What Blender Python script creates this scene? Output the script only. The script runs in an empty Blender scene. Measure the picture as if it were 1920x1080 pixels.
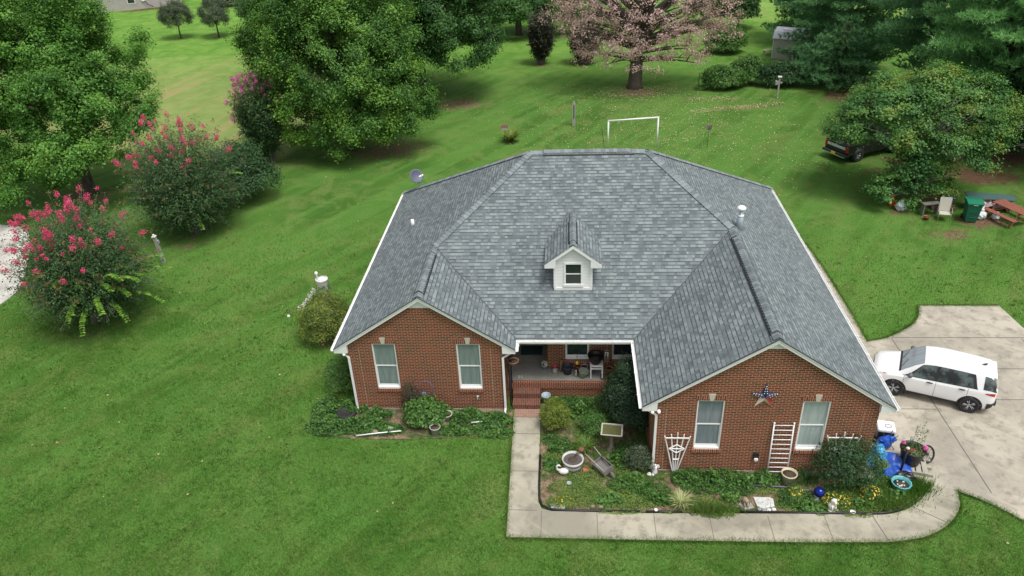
import bpy, math, random
import numpy as np
from mathutils import Vector, Matrix
R_ = math.radians
scene = bpy.context.scene
COL = scene.collection

# ---------------------------------------------------------------- camera
cam_d = bpy.data.cameras.new('camera'); cam = bpy.data.objects.new('camera', cam_d); COL.objects.link(cam)
cam_d.sensor_width = 36.0; cam_d.lens = 1434.2126 / 1920 * 36; cam_d.clip_end = 3000; cam_d.clip_start = 0.2
_p, _y, _r = 0.5312, -0.0857, -0.0463
fw = Vector((math.sin(_y)*math.cos(_p), math.cos(_y)*math.cos(_p), -math.sin(_p)))
rt = Vector((math.cos(_y), -math.sin(_y), 0)); up = rt.cross(fw)
r2 = rt*math.cos(_r) + up*math.sin(_r); u2 = -rt*math.sin(_r) + up*math.cos(_r)
cam.matrix_world = Matrix(((r2.x, u2.x, -fw.x, 0), (r2.y, u2.y, -fw.y, 0), (r2.z, u2.z, -fw.z, 18.0465), (0, 0, 0, 1)))
scene.camera = cam
# ---------------------------------------------------------------- light
SUN_EL, SUN_AZ = R_(68), R_(135)      # azimuth measured clockwise from +Y
w = bpy.data.worlds.new('World'); scene.world = w; w.use_nodes = True
wn = w.node_tree.nodes; wl = w.node_tree.links
bg = wn['Background']; sky = wn.new('ShaderNodeTexSky'); sky.sky_type = 'NISHITA'; sky.sun_disc = False
sky.sun_elevation = SUN_EL; sky.sun_rotation = SUN_AZ; sky.air_density = 1.0; sky.dust_density = 4.0; sky.ozone_density = 1.0
hs = wn.new('ShaderNodeHueSaturation'); hs.inputs['Saturation'].default_value = 0.30
wl.new(sky.outputs[0], hs.inputs['Color']); wl.new(hs.outputs[0], bg.inputs['Color']); bg.inputs['Strength'].default_value = 0.135
sd = bpy.data.lights.new('sun', 'SUN'); sd.energy = 1.6; sd.angle = R_(20); sd.color = (1.0, 0.965, 0.91)
sun = bpy.data.objects.new('sun', sd); COL.objects.link(sun)
sv = Vector((math.sin(SUN_AZ)*math.cos(SUN_EL), math.cos(SUN_AZ)*math.cos(SUN_EL), math.sin(SUN_EL)))
sun.rotation_euler = sv.to_track_quat('Z', 'Y').to_euler()
scene.view_settings.view_transform = 'Standard'; scene.view_settings.look = 'None'
scene.view_settings.exposure = 0.46; scene.view_settings.gamma = 1.0
try: scene.cycles.max_bounces = 6; scene.cycles.transparent_max_bounces = 4
except Exception: pass

# ---------------------------------------------------------------- node helpers
class NT:
    def __init__(s, name):
        s.m = bpy.data.materials.new(name); s.m.use_nodes = True
        s.t = s.m.node_tree; s.n = s.t.nodes; s.l = s.t.links; s.b = s.n['Principled BSDF']; s.o = s.n['Material Output']
    def node(s, ty, **kw):
        x = s.n.new(ty)
        for k, v in kw.items(): setattr(x, k, v)
        return x
    def put(s, sock, v):
        if hasattr(v, 'links') or hasattr(v, 'is_linked'): s.l.new(v, sock)
        elif isinstance(v, (tuple, list)) and len(v) == 3 and sock.type == 'RGBA': sock.default_value = (*v, 1)
        else: sock.default_value = v
    def math(s, op, a, b=0.0, c=0.0, clamp=False):
        x = s.node('ShaderNodeMath', operation=op, use_clamp=clamp)
        s.put(x.inputs[0], a); s.put(x.inputs[1], b)
        if op in ('MULTIPLY_ADD', 'SMOOTH_MIN'): s.put(x.inputs[2], c)
        return x.outputs[0]
    def mix(s, f, a, b, mode='MIX'):
        x = s.node('ShaderNodeMix', data_type='RGBA', blend_type=mode)
        s.put(x.inputs[0], f); s.put(x.inputs[6], a); s.put(x.inputs[7], b); return x.outputs[2]
    def ramp(s, f, stops):
        x = s.node('ShaderNodeValToRGB'); e = x.color_ramp.elements
        while len(e) < len(stops): e.new(0.5)
        for i, (p, c) in enumerate(stops): e[i].position = p; e[i].color = (*c, 1) if len(c) == 3 else c
        s.put(x.inputs[0], f); return x.outputs[0]
    def mapr(s, v, a, b, c=0.0, d=1.0):
        x = s.node('ShaderNodeMapRange', interpolation_type='SMOOTHSTEP')
        s.put(x.inputs[0], v); x.inputs[1].default_value = a; x.inputs[2].default_value = b; x.inputs[3].default_value = c; x.inputs[4].default_value = d
        return x.outputs[0]
    def noise(s, vec, scale, detail=4, rough=0.55, dist=0.0):
        x = s.node('ShaderNodeTexNoise'); s.l.new(vec, x.inputs['Vector'])
        x.inputs['Scale'].default_value = scale; x.inputs['Detail'].default_value = detail
        x.inputs['Roughness'].default_value = rough; x.inputs['Distortion'].default_value = dist
        return x.outputs[0]
    def mapping(s, vec, sc=(1, 1, 1), rot=(0, 0, 0), loc=(0, 0, 0)):
        if any(rot):
            y = s.node('ShaderNodeMapping'); s.l.new(vec, y.inputs[0]); y.inputs['Rotation'].default_value = rot; vec = y.outputs[0]; rot = (0, 0, 0)
        x = s.node('ShaderNodeMapping'); s.l.new(vec, x.inputs[0])
        x.inputs['Scale'].default_value = sc; x.inputs['Rotation'].default_value = rot; x.inputs['Location'].default_value = loc
        return x.outputs[0]
    def obj(s): return s.node('ShaderNodeTexCoord').outputs['Object']
    def uv(s): return s.node('ShaderNodeTexCoord').outputs['UV']
    def isl(s): return s.node('ShaderNodeNewGeometry').outputs['Random Per Island']
    def bump(s, h, strength=0.4, dist=0.02):
        x = s.node('ShaderNodeBump'); x.inputs['Strength'].default_value = strength; x.inputs['Distance'].default_value = dist
        s.l.new(h, x.inputs['Height']); s.l.new(x.outputs[0], s.b.inputs['Normal'])
    def set(s, color=None, rough=None, metal=None, spec=None):
        if color is not None: s.put(s.b.inputs['Base Color'], color)
        if rough is not None: s.put(s.b.inputs['Roughness'], rough)
        if metal is not None: s.b.inputs['Metallic'].default_value = metal
        if spec is not None: s.b.inputs['Specular IOR Level'].default_value = spec
        return s.m

_mc = {}
def M(name, c, rough=0.6, var=0.18, scale=9.0, metal=0.0, spec=0.5, bump=0.15):
    """plain painted / plastic / wood surface with procedural mottling and fine bump"""
    if name in _mc: return _mc[name]
    t = NT(name); o = t.obj()
    f = t.noise(o, scale, 5, 0.6)
    col = t.mix(f, tuple(max(0, x*(1-var)) for x in c), tuple(min(1, x*(1+var)) for x in c))
    t.set(col, rough, metal, spec)
    if bump: t.bump(t.noise(o, scale*6, 3), bump, 0.01)
    _mc[name] = t.m; return t.m

def leafmat(name, cols, patch=0.5, trans=0.30, rough=0.5, spec=0.35, pscale=0.45):
    t = NT(name); o = t.obj()
    n = t.noise(o, pscale, 3, 0.6)
    f = t.math('ADD', t.math('MULTIPLY', t.isl(), 1-patch), t.math('MULTIPLY', t.mapr(n, 0.3, 0.7), patch))
    k = len(cols)
    col = t.ramp(f, [(0.1 + 0.8*i/(k-1), c) for i, c in enumerate(cols)])
    t.set(col, rough, 0, spec)
    tr = t.node('ShaderNodeBsdfTranslucent'); ty = t.mix(1.0, col, (1.0, 1.0, 0.55), 'MULTIPLY'); t.l.new(ty, tr.inputs[0])
    ms = t.node('ShaderNodeMixShader'); ms.inputs[0].default_value = trans
    t.l.new(t.b.outputs[0], ms.inputs[1]); t.l.new(tr.outputs[0], ms.inputs[2]); t.l.new(ms.outputs[0], t.o.inputs[0])
    return t.m

# ---------------------------------------------------------------- object helpers
def tag(o, label=None, cat=None, group=None, kind=None):
    if label: o['label'] = label
    if cat: o['category'] = cat
    if group: o['group'] = group
    if kind: o['kind'] = kind
    return o
def thing(name, label, cat, loc=(0, 0, 0), rz=0.0, group=None):
    o = bpy.data.objects.new(name, None); COL.objects.link(o); o.location = loc; o.rotation_euler = (0, 0, rz); o.empty_display_size = 0.2
    return tag(o, label, cat, group)
def dup(root, loc, rz=None, label=None, sc=None):
    r = root.copy(); COL.objects.link(r); r.location = loc
    if rz is not None: r.rotation_euler = (0, 0, rz)
    if sc: r.scale = (sc, sc, sc)
    if label: r['label'] = label
    for ch in list(root.children):
        c = ch.copy(); COL.objects.link(c); c.parent = r
        for g in ch.children:
            d = g.copy(); COL.objects.link(d); d.parent = c
    return r

class MB:
    """collects shapes in one coordinate frame and links them as ONE mesh object"""
    def __init__(s): s.v = []; s.f = []; s.mi = []; s.sm = []; s.uvs = {}
    def add(s, vs, fs, mi=0, smooth=False, T=None):
        b = len(s.v)
        for p in vs:
            p = Vector(p)
            if T is not None: p = T @ p
            s.v.append(p)
        for f in fs: s.f.append(tuple(b+i for i in f)); s.mi.append(mi); s.sm.append(smooth)
        return s
    def poly(s, pts, mi=0): return s.add(pts, [tuple(range(len(pts)))], mi)
    def box(s, x0, x1, y0, y1, z0, z1, mi=0, T=None, bev=0.0):
        if bev <= 0:
            vs = [(x0,y0,z0),(x1,y0,z0),(x1,y1,z0),(x0,y1,z0),(x0,y0,z1),(x1,y0,z1),(x1,y1,z1),(x0,y1,z1)]
            fs = [(0,3,2,1),(4,5,6,7),(0,1,5,4),(1,2,6,5),(2,3,7,6),(3,0,4,7)]
            return s.add(vs, fs, mi, False, T)
        import bmesh
        bm = bmesh.new(); bmesh.ops.create_cube(bm, size=1.0)
        for v in bm.verts: v.co = Vector((x0+(v.co.x+.5)*(x1-x0), y0+(v.co.y+.5)*(y1-y0), z0+(v.co.z+.5)*(z1-z0)))
        bmesh.ops.bevel(bm, geom=bm.edges[:], offset=bev, segments=2, affect='EDGES', profile=0.5)
        bm.verts.index_update(); s.add([v.co.copy() for v in bm.verts], [tuple(v.index for v in f.verts) for f in bm.faces], mi, False, T); bm.free(); return s
    def prism(s, pts, d, mi=0, T=None):
        """polygon pts (3-D) pushed along vector d"""
        n = len(pts); d = Vector(d); a = [Vector(p) for p in pts]
        fs = [tuple(range(n)), tuple(range(2*n-1, n-1, -1))] + [(i, n+i, n+(i+1) % n, (i+1) % n) for i in range(n)]
        return s.add(a+[p+d for p in a], fs, mi, False, T)
    def tube(s, pts, rad, n=8, mi=0, smooth=True, T=None, cap=True):
        pts = [Vector(p) for p in pts]; m = len(pts)
        if not isinstance(rad, (list, tuple)): rad = [rad]*m
        vs = []; ref = None
        for i, p in enumerate(pts):
            d = (pts[min(i+1, m-1)]-pts[max(i-1, 0)])
            if d.length < 1e-9: d = Vector((0, 0, 1))
            d.normalize()
            if ref is None: ref = Vector((1, 0, 0)) if abs(d.x) < 0.9 else Vector((0, 1, 0))
            a = (ref-d*ref.dot(d)).normalized(); ref = a; b = d.cross(a)
            for k in range(n):
                t = 2*math.pi*k/n; vs.append(p+(a*math.cos(t)+b*math.sin(t))*rad[i])
        fs = [(i*n+k, i*n+(k+1) % n, (i+1)*n+(k+1) % n, (i+1)*n+k) for i in range(m-1) for k in range(n)]
        if cap: fs += [tuple(range(n-1, -1, -1)), tuple((m-1)*n+k for k in range(n))]
        return s.add(vs, fs, mi, smooth, T)
    def lathe(s, prof, c=(0, 0, 0), n=20, mi=0, smooth=True, T=None):
        c = Vector(c); vs = []
        for r, z in prof:
            for k in range(n):
                t = 2*math.pi*k/n; vs.append(c+Vector((r*math.cos(t), r*math.sin(t), z)))
        m = len(prof)
        fs = [(i*n+k, i*n+(k+1) % n, (i+1)*n+(k+1) % n, (i+1)*n+k) for i in range(m-1) for k in range(n)]
        fs += [tuple(range(n-1, -1, -1)), tuple((m-1)*n+k for k in range(n))]
        return s.add(vs, fs, mi, smooth, T)
    def ball(s, c, rx, ry=None, rz=None, mi=0, n=12, seed=None, amp=0.0, T=None):
        ry = ry or rx; rz = rz or rx; c = Vector(c); m = n//2+1; vs = []; rnd = random.Random(seed)
        for i in range(m+1):
            ph = math.pi*i/m
            for k in range(n):
                t = 2*math.pi*k/n; q = 1+amp*(rnd.random()-.5)*2
                vs.append(c+Vector((rx*math.sin(ph)*math.cos(t)*q, ry*math.sin(ph)*math.sin(t)*q, rz*math.cos(ph)*(q if amp else 1))))
        fs = [(i*n+k, (i+1)*n+k, (i+1)*n+(k+1) % n, i*n+(k+1) % n) for i in range(m) for k in range(n)]
        return s.add(vs, fs, mi, amp < 0.05, T)
    def build(s, name, mats, parent=None, world=False, soldier=False):
        if not isinstance(mats, (list, tuple)): mats = [mats]
        me = bpy.data.meshes.new(name)
        me.from_pydata([tuple(p) for p in s.v], [], s.f)
        for m in mats: me.materials.append(m)
        uvl = me.uv_layers.new(name='UVMap')
        for i, p in enumerate(me.polygons):
            p.material_index = s.mi[i]; p.use_smooth = s.sm[i]
            n = p.normal
            if abs(n.z) > 0.995 or n.length < 1e-6: h = Vector((1, 0, 0)); q = Vector((0, 1, 0))
            else: h = Vector((0, 0, 1)).cross(n).normalized(); q = n.cross(h).normalized()
            if soldier: h, q = q, h
            for li in p.loop_indices:
                co = me.vertices[me.loops[li].vertex_index].co; uvl.data[li].uv = (co.dot(h), co.dot(q))
        if parent is not None and world:
            L = parent.location; me.transform(Matrix.Translation(-L))
        me.update()
        o = bpy.data.objects.new(name, me); COL.objects.link(o)
        if parent is not None: o.parent = parent
        return o

def npmesh(name, V, F, mat, parent=None, k=4):
    """fast mesh from numpy arrays (all faces with k corners)"""
    me = bpy.data.meshes.new(name); nv, nf = len(V), len(F)
    me.vertices.add(nv); me.vertices.foreach_set('co', np.asarray(V, np.float32).ravel())
    me.loops.add(nf*k); me.loops.foreach_set('vertex_index', np.asarray(F, np.int32).ravel())
    me.polygons.add(nf); me.polygons.foreach_set('loop_start', np.arange(0, nf*k, k, dtype=np.int32))
    try: me.polygons.foreach_set('loop_total', np.full(nf, k, np.int32))
    except Exception: pass
    me.materials.append(mat); me.update(calc_edges=True); me.validate()
    o = bpy.data.objects.new(name, me); COL.objects.link(o)
    if parent is not None: o.parent = parent
    return o
def unit(a): return a/np.maximum(np.linalg.norm(a, axis=-1, keepdims=True), 1e-9)
def leaves(name, P, N, size, mat, parent=None, rng=None, asp=0.6, tang=None):
    """one kite-shaped, slightly folded leaf per point"""
    rng = rng or np.random.default_rng(1); n = len(P)
    N = unit(N); t = rng.normal(size=(n, 3)) if tang is None else tang
    a = unit(t-N*np.sum(t*N, 1, keepdims=True)); b = np.cross(N, a)
    s = (np.asarray(size)*rng.uniform(0.7, 1.3, n))[:, None]
    V = np.stack([P-a*s*.5, P+b*s*asp*.5-a*s*.05+N*s*.1, P+a*s*.55, P-b*s*asp*.5-a*s*.05+N*s*.1], 1).reshape(-1, 3)
    F = np.arange(4*n).reshape(n, 4)
    return npmesh(name, V, F, mat, parent)
def rdir(rng, n): return unit(rng.normal(size=(n, 3)))
def bez(a, b, c, k): return [Vector(a)*(1-t)**2+Vector(b)*2*t*(1-t)+Vector(c)*t*t for t in [i/k for i in range(k+1)]]
def blob_noise(P, rng, f=0.6, k=5):
    """cheap smooth pseudo noise used for lumpy crowns"""
    out = np.zeros(len(P))
    for i in range(k):
        d = unit(rng.normal(size=3)); out += np.sin(P@d*f*(1+i*.6)*2+rng.uniform(0, 6.28))/(1+i*.5)
    return out/k

# ---------------------------------------------------------------- materials
BARK = NT('bark'); _o = BARK.obj(); _f = BARK.noise(BARK.mapping(_o, (6, 6, 1.2)), 2.5, 6, .7)
BARK.set(BARK.ramp(_f, [(.3, (.035, .027, .02)), (.55, (.10, .085, .07)), (.75, (.19, .17, .145))]), .9, 0, .2); BARK.bump(_f, .9, .05); BARK = BARK.m
GREYBARK = M('grey_bark', (.20, .185, .165), .9, .4, 5)
def brickmat(name, c1, c2, mortar, bw=.203, rh=.0677, ms=.011):
    t = NT(name); u = t.uv()
    br = t.node('ShaderNodeTexBrick'); t.l.new(u, br.inputs['Vector'])
    for k, v in (('Scale', 1.0), ('Brick Width', bw), ('Row Height', rh), ('Mortar Size', ms*.5), ('Mortar Smooth', .15), ('Bias', -.15)): br.inputs[k].default_value = v
    br.inputs['Color1'].default_value = (*c1, 1); br.inputs['Color2'].default_value = (*c2, 1); br.inputs['Mortar'].default_value = (*mortar, 1)
    big = t.noise(u, .9, 4, .6)
    col = t.mix(t.mapr(big, .35, .75, 0, .25), br.outputs['Color'], t.mix(.6, br.outputs['Color'], (.24, .07, .035)))
    st = t.noise(t.mapping(u, (1.5, .4, 1)), 1.3, 5, .7); col = t.mix(t.mapr(st, .55, .8, 0, .35), col, (.10, .075, .06))
    t.set(col, .85, 0, .25); t.bump(t.math('SUBTRACT', t.math('MULTIPLY', t.noise(u, 60, 3), .3), br.outputs['Fac']), .6, .012); return t.m
BRICK = brickmat('red_brick', (.205, .042, .020), (.062, .027, .020), (.50, .36, .225), ms=.0150)
SOLDIER = brickmat('soldier_brick', (.23, .052, .028), (.10, .035, .024), (.46, .33, .22), .203, .0677, .015)
def shinglemat(name, lo, mid, hi):
    t = NT(name); u = t.uv(); sp = t.node('ShaderNodeSeparateXYZ'); t.l.new(u, sp.inputs[0]); U, V = sp.outputs[0], sp.outputs[1]
    R = .143; rv = t.math('DIVIDE', V, R); row = t.math('FLOOR', rv); fr = t.math('FRACT', rv)
    wn_ = t.node('ShaderNodeTexWhiteNoise', noise_dimensions='1D'); t.l.new(row, wn_.inputs['W'])
    def cells(wid, off):
        cu = t.math('ADD', t.math('DIVIDE', U, wid), t.math('MULTIPLY', wn_.outputs[0], 17.3+off))
        # wobble the tab widths
        wob = t.math('MULTIPLY', t.math('SINE', t.math('MULTIPLY', cu, 2.1+off)), .22)
        cu = t.math('ADD', cu, wob); ci = t.math('FLOOR', cu)
        cb = t.node('ShaderNodeCombineXYZ'); t.l.new(ci, cb.inputs[0]); t.l.new(row, cb.inputs[1]); cb.inputs[2].default_value = off
        w2 = t.node('ShaderNodeTexWhiteNoise', noise_dimensions='3D'); t.l.new(cb.outputs[0], w2.inputs['Vector'])
        return w2.outputs[0], t.math('FRACT', cu)
    r1, f1 = cells(.135, 1.0); r2, f2 = cells(.25, 4.0)
    v = t.math('ADD', t.math('MULTIPLY', r1, .62), t.math('MULTIPLY', r2, .38))
    gran = t.noise(u, 45, 3, .7); v = t.math('ADD', v, t.math('MULTIPLY', t.math('SUBTRACT', gran, .5), .25))
    big = t.noise(u, .5, 3, .5); v = t.math('ADD', v, t.math('MULTIPLY', t.math('SUBTRACT', big, .5), .35))
    col = t.ramp(v, [(.12, lo), (.5, mid), (.92, hi)])
    tint = t.mix(t.mapr(r2, .75, .95, 0, .25), col, t.mix(1.0, col, (.95, 1.0, .86), 'MULTIPLY')) 
    raised = t.mapr(r1, .42, .5)                       # dragon-tooth tabs stand proud of the ones between
    butt_shade = t.math('MULTIPLY', t.math('LESS_THAN', fr, .22), t.math('ADD', .35, t.math('MULTIPLY', raised, .65)))
    side = t.math('MULTIPLY', t.math('LESS_THAN', f1, .05), .35)
    dark = t.math('MAXIMUM', butt_shade, side)
    tint = t.mix(t.math('MULTIPLY', dark, .82), tint, (.028, .032, .036))  # drop shadows painted into the colour at course and tab edges
    h = t.math('ADD', t.math('MULTIPLY', t.math('SUBTRACT', 1.0, fr), .55), t.math('MULTIPLY', raised, .45))
    t.set(tint, .9, 0, .25); t.bump(h, .5, .012); return t.m
SHINGLE = shinglemat('grey_shingle', (.105, .125, .132), (.160, .186, .194), (.238, .275, .278))
t = NT('shingle_cap'); SHCAP = t.set(t.ramp(t.math('ADD', t.isl(), t.math('MULTIPLY', t.noise(t.obj(), 30, 3), .2)), [(.1, (.130, .152, .162)), (1.0, (.225, .258, .268))]), .9, 0, .25)
WHITE = M('white_paint', (.80, .80, .78), .45, .04, 3, bump=.05)
WHITE2 = M('white_vinyl', (.78, .79, .78), .5, .05, 4, bump=.05)
def siding(name, horiz):
    t = NT(name); sp = t.node('ShaderNodeSeparateXYZ'); t.l.new(t.uv(), sp.inputs[0])
    fr = t.math('FRACT', t.math('DIVIDE', sp.outputs[1 if horiz else 0], .13))
    d = t.math('LESS_THAN', fr, .09); t.set(t.mix(t.math('MULTIPLY', d, .4), (.80, .80, .78), (.45, .47, .47)), .5)
    t.bump(t.math('SUBTRACT', 1.0, fr), .5, .015); return t.m
SIDING = siding('clapboard_siding', True); SIDINGV = siding('board_siding', False)
def glassmat(name, c, rough=.06, blind=False):
    t = NT(name); u = t.uv(); n = t.noise(t.mapping(u, (6, .7, 1)), 1.5, 3, .5)
    col = t.mix(t.mapr(n, .3, .7), tuple(x*.86 for x in c), tuple(x*1.12 for x in c))
    if blind:
        sp = t.node('ShaderNodeSeparateXYZ'); t.l.new(u, sp.inputs[0]); fr = t.math('FRACT', t.math('DIVIDE', sp.outputs[1], .05))
        col = t.mix(t.math('MULTIPLY', t.math('LESS_THAN', fr, .2), .3), col, tuple(x*.6 for x in c))
    t.set(col, rough, 0, .6); t.b.inputs['Coat Weight'].default_value = .6; t.b.inputs['Coat Roughness'].default_value = .04; return t.m
GLASS_T = glassmat('curtained_glass', (.20, .25, .245)); GLASS_G = glassmat('screened_glass', (.18, .22, .24)); GLASS_B = glassmat('blind_glass', (.36, .43, .42), blind=True)
GLASS_D = glassmat('dark_glass', (.022, .032, .036)); _g = NT('car_glass'); _g.set(_g.mix(_g.mapr(_g.noise(_g.obj(), 2.6, 3, .6), .42, .62), (.012, .016, .017), (.085, .115, .108)), .04, 0, .6); CARGLASS = _g.m  # lighter car glass patches put reflections and a pale interior into the colour
STONE = M('cast_stone', (.52, .47, .38), .8, .15, 20)
BLACK = M('black_plastic', (.012, .012, .013), .45, .3, 12); IRON = M('black_iron', (.015, .015, .015), .5, .3, 20)
def concretemat(name, c, stain=.5):
    t = NT(name); o = t.obj()
    a = t.noise(o, .35, 6, .62, .6); b = t.noise(o, 2.2, 6, .7); f = t.noise(o, 38, 3, .7)
    col = t.mix(t.mapr(a, .38, .62), tuple(x*.74 for x in c), tuple(min(1, x*1.12) for x in c))
    col = t.mix(t.mapr(b, .47, .68, 0, stain), col, tuple(x*.58 for x in c))
    str_ = t.noise(t.mapping(o, (.3, 3, 1), (0, 0, .7)), 1.2, 5, .7); col = t.mix(t.mapr(str_, .55, .70, 0, stain*.6), col, (c[0]*1.2, c[1]*1.15, c[2]*1.05))
    col = t.mix(t.math('MULTIPLY', f, .22), col, tuple(x*.55 for x in c))
    t.set(col, .9, 0, .2); t.bump(f, .35, .006); return t.m
CONC = concretemat('drive_concrete', (.42, .385, .315), 1.0); CONC2 = concretemat('walk_concrete', (.375, .35, .275), .85); CONC3 = concretemat('porch_concrete', (.34, .34, .30), .5)
CONCW = concretemat('pale_concrete', (.55, .53, .49), .25)
JOINT = M('joint_dark', (.14, .13, .11), .95, .3, 15)
# grass / ground
def groundmat():
    t = NT('lawn_ground'); o = t.obj()
    def attr(n):
        x = t.node('ShaderNodeAttribute'); x.attribute_name = n; return x.outputs['Fac']
    n1 = t.noise(o, .10, 4, .6, .5); n2 = t.noise(o, .55, 6, .68, .8); n3 = t.noise(o, 3.5, 6, .75); n4 = t.noise(t.mapping(o, (1, .55, 1), (0, 0, .6)), 22, 4, .8)
    g = t.mix(t.mapr(n1, .35, .68), (.054, .136, .020), (.092, .198, .035))
    g = t.mix(t.mapr(n2, .42, .66, 0, .8), g, (.148, .212, .056))
    g = t.mix(t.mapr(n2, .22, .40, .75, 0), g, (.052, .175, .026))
    g = t.mix(t.mapr(n3, .60, .80, 0, .45), g, (.205, .205, .085))
    mow = t.noise(t.mapping(o, (.05, .9, 1), (0, 0, R_(-58))), 1.0, 3, .6); g = t.mix(t.mapr(mow, .44, .56, 0, .55), g, (.105, .235, .044))
    fine = t.mapr(n4, .30, .72)
    g = t.mix(1.0, g, t.ramp(fine, [(0, (.62, .65, .62)), (.55, (1, 1, 1)), (1, (1.28, 1.24, 1.28))]), 'MULTIPLY')
    fld = attr('field')
    st = t.noise(t.mapping(o, (.045, .55, 1), (0, 0, R_(-77))), 1.0, 5, .62, .4)
    fc = t.mix(t.mapr(n2, .35, .65), (.185, .275, .070), (.245, .315, .100)); fc = t.mix(t.mapr(st, .47, .65, 0, .55), fc, (.40, .29, .15))
    fc = t.mix(1.0, fc, t.ramp(fine, [(0, (.75, .77, .75)), (1, (1.15, 1.15, 1.15))]), 'MULTIPLY')
    g = t.mix(t.mapr(fld, .3, .7), g, fc)
    far = attr('far'); g = t.mix(t.math('MULTIPLY', far, .8), g, t.mix(t.mapr(n2, .4, .6), (.105, .240, .034), (.170, .310, .055)))
    bare = t.math('ADD', attr('bare'), t.math('MULTIPLY', t.math('SUBTRACT', t.noise(o, 1.7, 6, .75), .5), 1.3))
    dirt = t.ramp(t.noise(o, 5, 6, .75), [(.3, (.085, .055, .036)), (.5, (.19, .125, .080)), (.72, (.36, .26, .165))])
    red = attr('red'); dirt = t.mix(red, dirt, t.mix(t.noise(o, 4, 5, .7), (.055, .030, .018), (.19, .110, .068)))
    g = t.mix(t.mapr(bare, .42, .66), g, dirt)
    t.set(g, .95, 0, .1); t.bump(t.math('ADD', n4, t.math('MULTIPLY', n3, .8)), .9, .05); return t.m
GROUND = groundmat()
GRASSBL = leafmat('grass_blade', [(.050, .134, .018), (.088, .200, .031), (.142, .268, .051), (.225, .275, .092)], .5, .38, .8, .04, .6)
SOIL = NT('bed_soil'); _o = SOIL.obj(); _n = SOIL.noise(_o, 3, 6, .75)
SOIL.set(SOIL.mix(SOIL.mapr(SOIL.noise(_o, 1.1, 5, .7), .45, .60), SOIL.ramp(_n, [(.3, (.10, .07, .045)), (.52, (.25, .175, .12)), (.75, (.42, .31, .225))]), (.06, .10, .03)), .95, 0, .1); SOIL.bump(SOIL.noise(_o, 14, 5, .8), .9, .05); SOIL = SOIL.m
# ================================================================ SETTING
def smooth(a, b, x): t_ = np.clip((x-a)/(b-a), 0, 1); return t_*t_*(3-2*t_)
xs = np.concatenate([[-1500, -900, -500, -300, -200, -140, -110], np.arange(-90, 62, .6), [75, 100, 150, 250, 450, 900, 1500]])
ys = np.concatenate([[-600, -200, -80, -30, -10], np.arange(0, 128, .6), [140, 160, 200, 280, 400, 700, 1200, 2200]])
GX, GY = np.meshgrid(xs, ys); PX, PY = GX.ravel(), GY.ravel(); nx, ny = len(xs), len(ys)
idx = np.arange(nx*ny).reshape(ny, nx)
GF = np.stack([idx[:-1, :-1].ravel(), idx[:-1, 1:].ravel(), idx[1:, 1:].ravel(), idx[1:, :-1].ravel()], 1)
ground = npmesh('lawn', np.stack([PX, PY, np.zeros_like(PX)], 1), GF, GROUND); tag(ground, kind='structure')
def setattr_f(name, val):
    a = ground.data.attributes.new(name, 'FLOAT', 'POINT'); a.data.foreach_set('value', val.astype(np.float32))
def blob(cx, cy, rx, ry, s=1.0, rot=0.0):
    c, q = math.cos(rot), math.sin(rot); dx, dy = PX-cx, PY-cy; u_, v_ = (dx*c+dy*q)/rx, (-dx*q+dy*c)/ry
    return s*np.clip(1.25-np.sqrt(u_*u_+v_*v_)*.85, 0, 1)
BARE = [(-9.2, 59.4, 5.0, 2.6, .62), (-12.2, 49.2, 5.0, 3.2, .58, .5), (-18.5, 46.5, 3.5, 1.5, .45), (5.5, 61.4, 2.2, 1.2, .75), (24.0, 43.4, 3.2, 2.4, .72), (26, 47, 5, 4, .7), (19.8, 40.6, 2.2, 1.6, .6),
        (19.2, 35.7, 2.2, .7, .68), (21.3, 37.3, 2.0, 1.2, .75), (23.2, 35.2, 2.5, .8, .55), (17.6, 38.5, 1.2, .5, .7), (18.5, 44.3, 2.2, 1.0, .6), (20.2, 45.8, 2.2, 1.4, .6),
        (-21.1, 26.6, 1.8, 1.3, .5), (-20.4, 35.4, 2.3, 2.0, .5), (-20.0, 46.5, 1.8, 1.6, .5), (-29.7, 42, 3, 2, .62), (-10.2, 26.3, .9, .8, .7), (-2.4, 70.6, 1.6, 1.0, .6), (0.41, 53.7, .6, .35, .6),
        (-3.96, 50.2, .6, .5, .75), (16.0, 59.2, .5, .35, .75), (14.2, 57.3, 4.0, .5, .50, .2), (9.15, 48.9, .4, .3, .6), (20.5, 70, 3.0, 1.2, .7), (22, 59, 4, 3, .7), (-43.7, 86.5, 1.0, .7, .75), (-39.4, 86.5, 1.0, .7, .75),
        (-56.5, 105.6, 5, 1.0, .95, .46), (-4.0, 57.0, 3.6, 4.6, .34), (1.2, 56, 2, 2, .2), (-7.0, 22.9, 1.0, .8, .0)]
bare = np.zeros_like(PX)
for b_ in BARE: bare = np.maximum(bare, blob(*b_))
setattr_f('bare', bare)
red = np.zeros_like(PX)
for b_ in [(24.6, 43.6, 8, 7, 1.0), (19.5, 45, 3, 2, 1.0), (22, 37.5, 4, 2, .6), (22, 60, 6, 6, .7), (-56.5, 105.6, 8, 3, 1.0)]: red = np.maximum(red, blob(*b_))
setattr_f('red', red)
field = smooth(-17.5, -20.5, PX+.35*(PY-52)*0)*smooth(44, 50, PY+.25*(PX+20))*(PY < 77.8)
field = np.maximum(field, smooth(17, 20, PX)*smooth(84, 92, PY)); setattr_f('field', field)
setattr_f('far', np.maximum((PY >= 77.8)*1.0*(PX < -14), smooth(62, 80, PY)*.8))

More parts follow.
